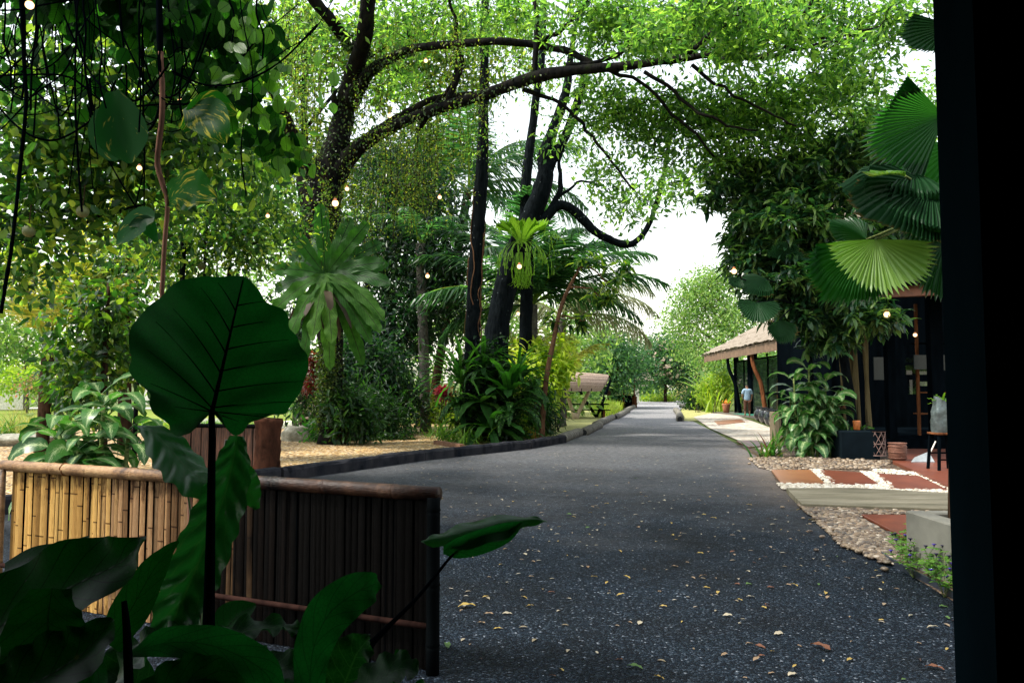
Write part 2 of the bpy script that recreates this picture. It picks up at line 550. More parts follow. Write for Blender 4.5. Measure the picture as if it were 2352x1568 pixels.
def twigs(rs, tb, nodes, centres, r=.018, sag=.15, sides=4):
    """join every leaf cluster to the nearest wood so that branchlets fork like a tree's"""
    nodes = [np.asarray(n, float) for n in nodes]
    A = np.array(nodes)
    d0 = np.array([np.min(np.linalg.norm(A - c, axis=1)) for c in centres])
    pool = np.zeros((len(A) + len(centres) * 3, 3)); pool[:len(A)] = A; m = len(A)
    for i in np.argsort(d0):
        c = centres[i]
        j = np.argmin(np.linalg.norm(pool[:m] - c, axis=1))
        a = pool[j].copy(); L = np.linalg.norm(c - a)
        k1 = a + (c - a) * .35 + rs.randn(3) * L * .1 + np.array([0, 0, sag * L * .4])
        k2 = a + (c - a) * .7 + rs.randn(3) * L * .08 + np.array([0, 0, sag * L * .3])
        rr = r * min(1, .35 + L * .35)
        tb.tube([a, k1, k2, c], [rr, rr * .75, rr * .5, rr * .2], sides, cap=False)
        pool[m:m + 3] = [k1, k2, c]; m += 3

def foliage(rs, mb, clumps, k=14, spread=.35, L=.12, Wd=.05, tm='rh', droop=.3, whorl=False, up=.6, jit=.3):
    """clumps = [(u, v, d, ru, rv, rd, n)]: n leaf clusters spread through each ellipsoid; returns the cluster centres"""
    cs = []
    for (u, v, d, ru, rv, rd, n) in clumps:
        C = P(u, v, d); R = np.array([sp(ru, d), rd, sp(rv, d)])
        c = ellip(rs, n, C, R)
        cs.append(c)
    c = np.vstack(cs)
    n = len(c) * k
    base = np.repeat(c, k, 0)
    if whorl:
        a = rs.uniform(0, 6.28, n); e = rs.uniform(-.9, .75, n)
        D = np.stack([np.cos(e) * np.cos(a), np.cos(e) * np.sin(a), np.sin(e) - droop], -1)
        Bp = base + rs.randn(n, 3) * spread * .2
        N = np.array([0, 0, 1.]) + rs.randn(n, 3) * .3
    else:
        off = rs.randn(n, 3) * spread
        Bp = base + off
        D = unit(off) * .6 + rdir(rs, n) + np.array([0, 0, -droop])
        N = np.array([0, 0, up]) + rs.randn(n, 3) * .6
    scatter(mb, tm, Bp, D, N, L * rs.uniform(1 - jit, 1 + jit, n), Wd * rs.uniform(1 - jit, 1 + jit, n))
    return c

def densify(pts, step=.35):
    out = []
    for a, b in zip(pts[:-1], pts[1:]):
        k = max(1, int(np.linalg.norm(b - a) / step))
        out += [a + (b - a) * i / k for i in range(k)]
    return out + [pts[-1]]

def tree(name, label, limbs, clumps, wood, leaf, seed=1, cat='tree', group=None, tw=.02, skip=0, leafobj='crown', lump=.05, sides=10, fol=None, sag=.15, extra=None, base=None):
    """limbs = [[(u, v, d, radius in photo pixels)...]...], the first one the trunk from the ground"""
    rs = np.random.RandomState(seed)
    p0 = P(*limbs[0][0][:3]) if base is None else base
    p0 = np.array([p0[0], p0[1], 0.])
    root = thing(name, label, cat, p0, group)
    tb = MB(); nodes = []
    for i, l in enumerate(limbs):
        pts = np.array([P(a, b, c) for a, b, c, r in l]); rad = [sp(r, c) for a, b, c, r in l]
        if i == 0:
            pts[0] = [pts[0][0], pts[0][1], -.1]
        s_, r_ = spline(pts, 5, rad)
        if i:      # crooked wood: the thinner, the more it wanders
            k_ = len(s_); w_ = np.cumsum(rs.randn(k_, 3), 0); w_ -= np.linspace(0, 1, k_)[:, None] * w_[-1]
            s_ = s_ + w_ * np.clip(.10 - r_, .0, .06)[:, None] * .55 * np.minimum(1, np.arange(k_) / 4)[:, None]
        tb.tube(s_, r_, sides, lump=lump, rs=rs)
        q = densify(s_)
        nodes += q if i or not skip else q[int(len(q) * skip):]
    tb.build('trunk', wood, root, smooth=True)
    mb = MB()
    cs = foliage(rs, mb, clumps, **(fol or {}))
    br = MB()
    twigs(rs, br, nodes, cs, tw, sag)
    br.build('branches', wood, root, smooth=True)
    mb.build(leafobj, leaf, root)
    return root, rs

# ---------------------------------------------------------------- ground materials
def chips(name, stops, scale, size_bump=.6, extra=None, rough=.7, coarse=.5, tint=(.5, 1.4), spec=.3):
    s = NT(name)
    p = s.pos()
    x = s.n('ShaderNodeTexVoronoi', feature='F1'); s.put(x.inputs['Scale'], scale); s.put(x.inputs['Vector'], p)
    sp_ = s.n('ShaderNodeSeparateColor'); s.t.links.new(x.outputs['Color'], sp_.inputs[0])
    col = s.ramp(sp_.outputs[0], stops, 'CONSTANT')
    big = s.noise(coarse, p, 5, .65)
    col = s.mix(1.0, col, s.ramp(big, [(.3, (tint[0],) * 3), (.7, (tint[1],) * 3)]), 'MULTIPLY')
    if extra:
        col = extra(s, col, p)
    h = s.math('SUBTRACT', s.math('MULTIPLY', sp_.outputs[1], .6), x.outputs['Distance'])
    h = s.math('ADD', h, s.math('MULTIPLY', s.noise(3.0, p, 4), 1.6))
    return s.done(s.pr(col, rough, s.bump(h, size_bump, .02), spec))

def dust_and_far_light(s, col, p):
    # dust plus light painted into the far drive, and dust along its right edge
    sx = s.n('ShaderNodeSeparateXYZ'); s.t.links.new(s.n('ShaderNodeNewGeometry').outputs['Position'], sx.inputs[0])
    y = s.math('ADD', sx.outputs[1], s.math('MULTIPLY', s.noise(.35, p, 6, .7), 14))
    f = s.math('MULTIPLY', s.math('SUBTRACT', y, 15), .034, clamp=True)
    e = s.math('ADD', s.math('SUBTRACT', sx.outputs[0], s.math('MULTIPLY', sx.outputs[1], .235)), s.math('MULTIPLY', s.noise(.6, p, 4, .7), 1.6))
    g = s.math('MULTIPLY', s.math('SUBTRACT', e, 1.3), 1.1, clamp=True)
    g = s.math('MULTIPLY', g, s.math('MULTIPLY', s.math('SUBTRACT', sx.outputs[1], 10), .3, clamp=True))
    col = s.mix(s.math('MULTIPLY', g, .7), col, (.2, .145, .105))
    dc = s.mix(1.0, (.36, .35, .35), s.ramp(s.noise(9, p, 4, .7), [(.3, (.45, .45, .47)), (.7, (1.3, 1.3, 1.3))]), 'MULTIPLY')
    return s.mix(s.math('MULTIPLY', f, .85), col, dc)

M_road = chips('dark_stone_chips', [(0, (.001, .003, .007)), (.4, (.003, .008, .0145)), (.68, (.010, .0175, .028)), (.88, (.032, .044, .060)), (.985, (.14, .16, .19))], 74, 1.0, dust_and_far_light, .75, .9, (.45, 1.7), spec=.12)
M_gravel = chips('golden_gravel', [(0, (.04, .018, .008)), (.22, (.22, .12, .04)), (.5, (.38, .24, .09)), (.75, (.52, .37, .18)), (.93, (.7, .6, .44))], 20, .9, None, .7, .4, (.75, 1.25))
M_cobble = chips('pale_cobble', [(0, (.3, .25, .19)), (.4, (.42, .37, .3)), (.8, (.52, .48, .4))], 9, .9, None, .7, .6, (.8, 1.2))
M_soil = chips('brown_soil', [(0, (.035, .022, .014)), (.5, (.07, .045, .03)), (.8, (.12, .08, .05)), (.95, (.22, .17, .11))], 22, .6, None, .8)

def lawnmat(name, a, b, c):
    s = NT(name)
    p = s.pos()
    n = s.noise(1.2, p, 6, .7); f = s.noise(60, p, 3, .7)
    col = s.ramp(n, [(.3, a), (.5, b), (.7, c)])
    col = s.mix(1.0, col, s.ramp(f, [(.3, (.5, .5, .5)), (.7, (1.5, 1.5, 1.5))]), 'MULTIPLY')
    return s.done(s.pr(col, .9, s.bump(f, .8, .03), .2))

M_lawn = lawnmat('lawn_grass', (.1, .16, .02), (.17, .22, .03), (.24, .26, .05))
M_ground = lawnmat('ground_cover', (.03, .06, .012), (.07, .1, .02), (.1, .1, .03))
M_yellow = lawnmat('dry_lawn', (.22, .24, .08), (.32, .31, .11), (.38, .35, .15))

def sheet(name, px, z, mat, world=False, kind='structure', label=None):
    pts = [p if world else G(*p)[:2] for p in px]
    o = MB().poly(pts, z).build(name, mat, origin=(0, 0, 0))
    tag(o, label, None, None, kind)
    return o

# ground with gentle relief far off
n = 60
gx = np.sign(np.linspace(-1, 1, n)) * np.abs(np.linspace(-1, 1, n)) ** 2.2 * 700
gy = np.linspace(0, 1, n) ** 2.0 * 900 - 40
X, Y = np.meshgrid(gx, gy, indexing='ij')
Z = -.02 + np.clip(Y - 170, 0, 1e9) * .012
g = MB().grid(np.stack([X, Y, Z], -1)).build('ground', M_ground, smooth=True, origin=(0, 0, 0))
tag(g, kind='structure')

KERB = [(-11, 3.0), (-9.0, 6.2), (-6.9, 9.6)] + [tuple(G(*p)[:2]) for p in [(640, 1105), (968, 1058), (1212, 1031), (1293, 1017), (1335, 1000), (1372, 982), (1410, 963), (1440, 946), (1458, 936)]]
LEFTB = [(-30, 3.0), (-30, 33), (-9.5, 31.5)]
sheet('gravel_yard', KERB[:7] + [tuple(G(1262, 1003)[:2]), tuple(G(1180, 985)[:2]), tuple(G(985, 972)[:2]), tuple(G(700, 978)[:2])] + LEFTB[::-1][:3], .004, M_gravel, True)
sheet('dry_lawn', [G(*p)[:2] for p in [(1240, 1012), (1293, 1015), (1335, 998), (1372, 980), (1410, 961), (1432, 948), (1330, 940), (1200, 950), (1180, 985)]], .010, M_yellow, True)
sheet('driveway', [KERB[0], *KERB[1:]] + [G(1466, 926)[:2], G(1400, 917)[:2], G(1480, 912)[:2], G(1600, 914)[:2], G(1572, 928)[:2], G(1560, 945)[:2], G(1562, 966)[:2], G(1592, 968)[:2], G(1640, 992)[:2], G(1700, 1025)[:2], G(1760, 1062)[:2], G(1790, 1110)[:2], G(1840, 1158)[:2], G(1920, 1245)[:2], G(2040, 1292)[:2], G(2205, 1395)[:2], (4.2, 3.6), (4.2, -3), (-11, -3)], .014, M_road, True)
sheet('dusty_apron', [(1560, 968), (1566, 938), (1600, 936), (1700, 952), (1660, 968), (1600, 966)], .008, M_yellow)
# stone ramp in front of the far pavilion, slightly crowned
rp = [(1592, 958), (1640, 948), (1690, 954), (1790, 990), (1800, 1034), (1775, 1048), (1700, 1014), (1632, 985)]
sheet('cobbled_ramp', rp, .022, M_cobble)
sheet('soil_bed', [(1700, 1020), (1790, 1046), (1900, 1052), (2052, 1052), (2300, 1040), (2300, 1000), (1900, 960), (1760, 990)], .018, M_soil)
sheet('shop_soil', [(1690, 1022), (1760, 1062), (1785, 1112), (1850, 1170), (1925, 1250), (2045, 1296), (2210, 1398), (2700, 1398), (2700, 1040), (1900, 1040)], .0185, M_soil)
sheet('lawn', [(-28, 34), (-10, 31.6), (-6, 36), (-4, 46), (-8, 62), (-60, 62), (-60, 34)], .006, M_lawn, True)
M_path = plain('pale_path', (.42, .4, .36), .8)
sheet('garden_path', [(-60, 62.5), (-8, 62.5), (-6, 68), (-60, 68)], .012, M_path, True)
s = NT('pond_water')
M_pond = s.done(s.pr((.16, .2, .1), .08, s.bump(s.noise(2.5, s.pos((1, .5, 1)), 3), .15, .02), .6))
sheet('pond_water', [(-16, 34.5), (-14.2, 34), (-13.0, 40), (-15, 44), (-18, 40)], .020, M_pond, True)
sheet('pond_water', [(-11.5, 34.5), (-7.6, 34), (-7.2, 42), (-11, 44)], .020, M_pond, True)

# terracotta slabs, floor and concrete strip
s = NT('terracotta')
p = s.pos((1, 1, 1))
a = s.noise(2.6, p, 6, .75); i = s.isl()
M_terra = s.done(s.pr(s.mix(s.math('MULTIPLY', s.math('SUBTRACT', a, .3), 2.2, clamp=True), (.085, .018, .009), (.2, .055, .024)), .4, s.bump(s.noise(30, p, 3), .15, .005), .5))
s = NT('ochre_terracotta')
M_terra2 = s.done(s.pr(s.mix(s.noise(2.5, s.pos(), 4, .7), (.16, .04, .015), (.34, .15, .06)), .35, None, .5))
s = NT('weathered_concrete')
a = s.noise(1.3, s.pos((.6, 3, 1)), 6, .7)
M_conc = s.done(s.pr(s.ramp(a, [(.3, (.065, .058, .036)), (.5, (.125, .11, .072)), (.7, (.21, .185, .135))]), .75, s.bump(s.noise(12, s.pos(), 5), .3, .02), .3))

def slab(px, z1, mat, label, name='paving_slab', cat='paving slab', group='paving slabs by the shop', th=.035):
    o = MB().poly([G(*p, z=z1)[:2] for p in px], z1 - th, z1).build(name, mat)
    m = o.modifiers.new('bevel', 'BEVEL'); m.width = .006; m.segments = 1
    return tag(o, label, cat, group)

slab([(1772, 1078), (1862, 1078), (1895, 1108), (1794, 1107)], .06, M_terra2, 'ochre tinged terracotta slab nearest the dark drive, with white pebbles on two sides')
slab([(1884, 1078), (1978, 1084), (2022, 1112), (1912, 1110)], .06, M_terra, 'middle terracotta slab of the row of three between white pebbles')
slab([(2014, 1086), (2112, 1092), (2178, 1124), (2048, 1120)], .06, M_terra, 'widest terracotta slab of the row, nearest the shop floor')
slab([(1978, 1180), (2084, 1181), (2110, 1250)], .06, M_terra, 'red terracotta slab wedged against the concrete planter')
slab([(1692, 1012), (1735, 1010), (1790, 1020), (1720, 1026)], .05, M_terra, 'small terracotta strip crossing the pale cobbled ramp')
slab([(1640, 966), (1700, 962), (1712, 968), (1650, 975)], .045, M_terra2, 'faded ochre strip across the top of the cobbled ramp')
slab([(1806, 1120), (1960, 1119), (2290, 1137), (2290, 1172), (1842, 1156)], .09, M_conc, 'long weathered concrete slab between white and brown pebbles', 'concrete_slab', 'concrete slab', None, .09)
fl = MB().poly([G(*p, z=.08)[:2] for p in [(2050, 1058), (2110, 1085), (2205, 1128), (2400, 1160), (2400, 1030), (2060, 1030)]], .0, .08).build('shop_floor', M_terra)
tag(fl, kind='structure')

# ---------------------------------------------------------------- pebbles: real stones, too many to count
def pebbles(name, px, n, size, cols, seed, z=.02, label=None, inside=None):
    rs = np.random.RandomState(seed)
    A = np.array([G(*p, z=.055)[:2] for p in px])
    lo, hi = A.min(0), A.max(0)
    pts = []
    def inp(q):
        c = False; j = len(A) - 1
        for i in range(len(A)):
            if (A[i][1] > q[1]) != (A[j][1] > q[1]) and q[0] < (A[j][0] - A[i][0]) * (q[1] - A[i][1]) / (A[j][1] - A[i][1]) + A[i][0]:
                c = not c
            j = i
        return c
    while len(pts) < n:
        q = lo + rs.rand(2) * (hi - lo)
        if inp(q):
            pts.append(q)
    sph = [(0, 0, 1)] + [(math.sin(e) * math.cos(a + e), math.sin(e) * math.sin(a + e), math.cos(e)) for e in (.75, 1.57, 2.3) for a in np.arange(6) * math.pi / 3] + [(0, 0, -1)]
    sph = np.array(sph)
    T = [[0, 1 + j, 1 + (j + 1) % 6] for j in range(6)] + [[19, 13 + (j + 1) % 6, 13 + j] for j in range(6)]
    Q = [[1 + r * 6 + j, 7 + r * 6 + j, 7 + r * 6 + (j + 1) % 6, 1 + r * 6 + (j + 1) % 6] for r in range(2) for j in range(6)]
    if name == 'brown_pebbles':      # a few strays rolled out past the edge
        for _ in range(90):
            q = A[rs.randint(len(A))] * .0 + pts[rs.randint(n)]; pts.append(q + rs.randn(2) * .16)
    mb = MB()
    for q in pts:
        s_ = size * rs.uniform(.6, 1.35)
        sc = np.array([s_, s_ * rs.uniform(.6, .9), s_ * rs.uniform(.3, .55)])
        V = rotz(sph * (1 + rs.randn(20, 1) * .05) * sc, rs.uniform(0, 6.28)) + [q[0], q[1], z + sc[2] * rs.uniform(.2, 1.1)]
        mb.add(V, [T, Q])
    s = NT(name)
    m = s.done(s.pr(s.ramp(s.isl(), [(i / (len(cols) - 1), c) for i, c in enumerate(cols)]), .45, s.bump(s.noise(40, s.pos(), 3), .1, .003), .45))
    o = mb.build(name, m, smooth=True)
    return tag(o, label, 'pebbles', None, 'stuff')

WH = [(.38, .33, .25), (.5, .45, .36), (.58, .54, .46), (.3, .24, .17)]
BR = [(.045, .03, .02), (.12, .08, .05), (.22, .16, .1), (.07, .06, .05), (.16, .105, .06), (.36, .3, .23)]
pebbles('white_pebbles', [(1785, 1108), (1800, 1121), (1960, 1119), (2290, 1138), (2260, 1122), (2180, 1124), (2048, 1119), (2022, 1112), (1912, 1110)], 1500, .035, WH, 3, .03, 'white pebbles filling the gap before the concrete slab')
pebbles('white_pebbles', [(1862, 1076), (1886, 1076), (1925, 1110), (1893, 1110)], 330, .035, WH, 4, .03, 'white pebbles between the ochre slab and the middle slab')
pebbles('white_pebbles', [(1976, 1080), (2014, 1084), (2060, 1120), (2020, 1114)], 420, .035, WH, 5, .03, 'white pebbles between the middle slab and the widest slab')
pebbles('white_pebbles', [(2014, 1074), (2100, 1082), (2225, 1128), (2190, 1128), (2110, 1090), (2000, 1083)], 420, .035, WH, 6, .03, 'white pebbles along the edge of the red shop floor')
pebbles('brown_pebbles', [(1835, 1156), (2290, 1172), (2290, 1180), (1966, 1177), (2100, 1262), (2078, 1290), (2030, 1288), (1930, 1245), (1880, 1195)], 3200, .036, BR, 7, .03, 'brown and cream river pebbles between concrete slab and dark drive')
pebbles('brown_pebbles', [(1720, 1050), (1780, 1046), (2052, 1056), (2014, 1073), (1862, 1074), (1772, 1076), (1745, 1070)], 1700, .045, BR, 8, .02, 'flat brown stones behind the terracotta slabs')

# ---------------------------------------------------------------- kerb timbers
M_sleep = bark('charred_timber', (.006, .008, .012), (.035, .034, .038), 3, None, 0, .6, .5, None)
M_log = bark('grey_log', (.08, .075, .065), (.26, .24, .2), 5, None, 0, .6, 1)
M_hole = plain('hollow_shade', (.006, .006, .007))  # near-black discs stand in for the shade inside hollow log ends
nl = ['short charred kerb timber hidden low behind the bamboo fence', 'long charred kerb timber just beyond the bamboo fence top', 'charred kerb timber below the fern covered trunk',
      'charred kerb timber beside the leaning sapling', 'round grey kerb log just past the sapling', 'second round grey kerb log along the dry lawn', 'third round grey kerb log along the dry lawn',
      'grey kerb log level with the shingled shelter', 'grey kerb log beside the grass clump', 'farthest grey kerb log at the dark booth']
prev = None
for i in range(2, len(KERB) - 1):
    a, b = np.array([*KERB[i], 0]), np.array([*KERB[i + 1], 0])
    d = unit(b - a)
    lab = nl[i - 2] if i - 2 < len(nl) else 'grey kerb log at the end of the row by the junction'
    nm = np.cross(d, [0, 0, 1])
    if i < 6:
        mb = MB()
        L = np.linalg.norm(b - a) - .04
        k = 14; V = []
        rs = np.random.RandomState(i)
        for j in range(k + 1):
            c = a + d * (j / k * L)
            o = rs.randn(6) * .007
            V.append([c + nm * (.12 + o[0]) + [0, 0, -.05], c + nm * (.125 + o[1]) + [0, 0, .19 + o[4]], c + nm * .09 + [0, 0, .235 + o[2]], c - nm * .09 + [0, 0, .24 + o[3]], c - nm * .13 + [0, 0, .2 + o[5]], c - nm * .13 + [0, 0, -.05], c + nm * (.12 + o[0]) + [0, 0, -.05]])
        V = np.array(V)
        mb.grid(V)
        mb.add(V[0][:6], [[[0, 1, 2, 3, 4, 5]]]); mb.add(V[-1][:6], [[[5, 4, 3, 2, 1, 0]]])
        o = mb.build('kerb_timber', M_sleep)
        tag(o, lab, 'kerb timber', 'timbers edging the drive')
    else:
        sh_ = nm * (.09 if i % 2 else -.07); a = a + sh_; b = b + sh_ - d * .12
        root = thing('kerb_log', lab, 'log', a, 'logs edging the drive')
        r = .17
        MB().tube([a + d * .03 + [0, 0, .1], (a + b) / 2 + [0, 0, .105], b - d * .03 + [0, 0, .1]], r, 14, smooth=3, lump=.03).build('trunk', M_log, root, smooth=True)
        for e, q in ((a + d * .026, -1), (b - d * .026, 1)):
            MB().tube([e + [0, 0, .1], e + d * q * .006 + [0, 0, .1]], r * .62, 12).build('hollow_end', M_hole, root)
for (u0, v0, u1, v1, lab) in [(1562, 968, 1552, 945, 'grey log lying across the drive edge near the cobbled ramp'), (1562, 936, 1590, 936, 'short grey log below the yellow green bushes')]:
    a, b = G(u0, v0), G(u1, v1)
    if v0 == v1:
        b = a + np.array([1.6, .5, 0])
    d = unit(b - a)
    root = thing('kerb_log', lab, 'log', a, 'logs edging the drive')
    MB().tube([a + [0, 0, .12], (a + b) / 2 + [.1, 0, .12], b + [0, 0, .12]], .19, 14, smooth=3, lump=.02).build('trunk', M_log, root, smooth=True)
    MB().tube([a + [0, 0, .12], a - d * .01 + [0, 0, .12]], .13, 12).build('hollow_end', M_hole, root)
# dark plastic lawn edging
e = [G(*p) for p in [(2024, 1284), (2040, 1296), (2100, 1330), (2160, 1362), (2215, 1400)]]
q = spline(np.array(e), 5)
V = np.array([[p + [0, 0, -.02], p + [0, 0, .07], p + [.012, .012, .075], p + [.02, .02, -.02]] for p in q])
tag(MB().grid(V).build('edging_strip', plain('black_edging', (.02, .025, .035), .4), smooth=False), 'thin black edging strip between dark drive and flower bed', 'edging strip')

# ---------------------------------------------------------------- shared timbers
M_black = plain('black_timber', (.002, .0035, .005), .8, .4, 6, .2, 0, 0, (1, 1, .2))
M_frame = plain('dark_frame', (.003, .008, .011), .8, .5, 3, .3, .0, 0, (1, 1, .15))
M_rust = bark('rust_brown_wood', (.06, .022, .01), (.22, .085, .035), 5, None, 0, .5, .2)
M_tan = bark('peeled_pole', (.35, .26, .16), (.52, .42, .29), 4, None, 0, .3, .2)
M_fascia = plain('fascia_board', (.15, .09, .055), .7, .35, 4, .3)

def thatchmat(name, a, b, c):
    s = NT(name)
    u, v = s.uv()
    cv = s.n('ShaderNodeCombineXYZ'); s.put(cv.inputs[0], s.math('MULTIPLY', u, 3)); s.put(cv.inputs[1], s.math('MULTIPLY', v, 60))
    n = s.noise(1.5, cv.outputs[0], 5, .7)
    return s.done(s.pr(s.ramp(n, [(.25, a), (.5, b), (.75, c)]), .9, s.bump(n, .9, .05), .1))
M_thatch = thatchmat('thatch', (.07, .055, .04), (.22, .18, .14), (.4, .36, .3))

# ---------------------------------------------------------------- the cafe the picture is taken from
cafe = thing('cafe_building', 'near black door frame and wall filling the right edge of the view', 'building', (1.2, .6, 0))
mb = MB()
mb.box((.775, 1.28, -.02), (.86, 1.40, 4.0)); mb.build('door_frame', M_frame, cafe)
mb = MB(); mb.box((.863, 1.32, -.02), (.93, 1.45, 4.0)); mb.build('door_frame', M_black, cafe)
mb = MB(); mb.box((.933, 1.30, -.02), (5.2, 1.42, 4.0)); mb.build('wall', M_frame, cafe)
mb = MB(); mb.box((-2.5, 1.28, -.02), (-2.2, 1.42, 4.0)); mb.build('wall', M_black, cafe)
mb = MB(); mb.box((-2.5, -3.0, -.02), (5.2, -2.85, 4.0)); mb.box((-2.5, -2.846, -.02), (-2.35, 1.276, 4.0)); mb.box((5.05, -2.846, -.02), (5.2, 1.276, 4.0)); mb.build('wall', M_black, cafe)
mb = MB(); mb.box((-2.8, -3.4, 4.004), (5.6, 1.9, 4.15)); mb.build('roof', M_black, cafe)
mb = MB(); mb.box((-2.196, 1.29, 2.75), (.771, 1.41, 4.0)); mb.build('lintel', M_black, cafe)
mb = MB(); mb.poly([(-3.2, 1.3), (5.2, 1.3), (5.2, 2.9), (-3.2, 2.9)], 3.45, 3.55); mb.build('canopy', M_black, cafe)

# ---------------------------------------------------------------- bamboo fence in front
s = NT('split_bamboo')
u, v = s.uv(); r = s.isl()
cv = s.n('ShaderNodeCombineXYZ'); s.put(cv.inputs[0], s.math('MULTIPLY', u, 5)); s.put(cv.inputs[1], s.math('ADD', s.math('MULTIPLY', v, 18), s.math('MULTIPLY', r, 70)))
st = s.noise(2.4, cv.outputs[0], 5, .65)
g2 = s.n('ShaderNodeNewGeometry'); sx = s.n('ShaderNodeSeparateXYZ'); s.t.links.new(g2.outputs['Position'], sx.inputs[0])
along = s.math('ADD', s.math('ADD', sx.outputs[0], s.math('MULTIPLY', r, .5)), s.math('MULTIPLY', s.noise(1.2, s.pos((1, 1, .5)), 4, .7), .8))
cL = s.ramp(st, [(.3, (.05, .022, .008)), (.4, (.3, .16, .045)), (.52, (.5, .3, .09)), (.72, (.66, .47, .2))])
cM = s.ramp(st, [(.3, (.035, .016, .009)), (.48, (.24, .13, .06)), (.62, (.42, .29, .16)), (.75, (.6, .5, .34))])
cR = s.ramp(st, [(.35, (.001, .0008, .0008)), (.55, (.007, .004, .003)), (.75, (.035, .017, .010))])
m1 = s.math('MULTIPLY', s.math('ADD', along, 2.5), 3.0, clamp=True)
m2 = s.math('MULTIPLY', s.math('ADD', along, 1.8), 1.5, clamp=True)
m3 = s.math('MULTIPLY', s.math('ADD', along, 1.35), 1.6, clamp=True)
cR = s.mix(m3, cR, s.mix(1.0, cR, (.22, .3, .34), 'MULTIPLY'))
col = s.mix(m2, s.mix(m1, cL, cM), cR)  # weathering and shade both put into the colour, darker towards the right end
r2 = s.math('FRACT', s.math('MULTIPLY', r, 17.3))
col = s.mix(1.0, col, s.ramp(r2, [(0, (.35, .3, .25)), (.3, (.8, .75, .7)), (.6, (1, 1, 1)), (1, (1.25, 1.2, 1.1))]), 'MULTIPLY')
stn = s.math('MULTIPLY', s.math('SUBTRACT', s.math('ADD', s.noise(5, s.pos((3, 3, .9)), 5, .75), s.math('MULTIPLY', s.math('MAXIMUM', s.math('SUBTRACT', u, .75), s.math('SUBTRACT', .25, u)), .7)), .58), 7, clamp=True)
col = s.mix(s.math('MULTIPLY', stn, .85), col, s.mix(1.0, col, (.14, .09, .07), 'MULTIPLY'))
nd = s.math('ABSOLUTE', s.math('SUBTRACT', s.math('FRACT', s.math('ADD', s.math('MULTIPLY', u, 2.3), s.math('MULTIPLY', s.math('FLOOR', s.math('MULTIPLY', r, 9)), .19))), .5))
node = s.math('LESS_THAN', nd, .012)
col = s.mix(s.math('MULTIPLY', node, .85), col, s.mix(1.0, col, (.15, .1, .08), 'MULTIPLY'))
M_slat = s.done(s.pr(col, .45, s.bump(s.math('ADD', st, s.math('MULTIPLY', node, -1.0)), .6, .01), .05))
s = NT('bamboo_pole')
u, v = s.uv()
a = s.noise(3, s.pos((1, 1, 1)), 5, .7); f = s.noise(26, s.pos((1, 1, 4)), 4, .6)
sx = s.n('ShaderNodeSeparateXYZ'); s.t.links.new(s.n('ShaderNodeNewGeometry').outputs['Position'], sx.inputs[0])
cA = s.ramp(a, [(.35, (.03, .016, .01)), (.48, (.2, .11, .05)), (.7, (.42, .27, .13))])
cB = s.ramp(a, [(.35, (.003, .002, .002)), (.52, (.035, .014, .007)), (.7, (.15, .075, .04))])
col = s.mix(s.math('MULTIPLY', s.math('ADD', sx.outputs[0], 2.6), 1.4, clamp=True), cA, cB)
col = s.mix(s.math('MULTIPLY', s.math('GREATER_THAN', f, .6), .5), col, (.03, .02, .015))
M_pole = s.done(s.pr(col, .45, s.bump(s.math('ADD', f, s.math('MULTIPLY', a, 2)), .6, .008), .2))

def bamboo_pole(mb, a, b, r, rs, node=.42):
    a, b = np.array(a, float), np.array(b, float); L = np.linalg.norm(b - a); d = (b - a) / L
    t, R = [0], [r]
    x = rs.uniform(.1, node)
    while x < L - .05:
        t += [x - .02, x - .006, x, x + .008, x + .025]; R += [r, r * 1.06, r * .95, r * 1.09, r]
        x += node * rs.uniform(.8, 1.2)
    t.append(L); R.append(r)
    mb.tube([a + d * q for q in t], R, 16)

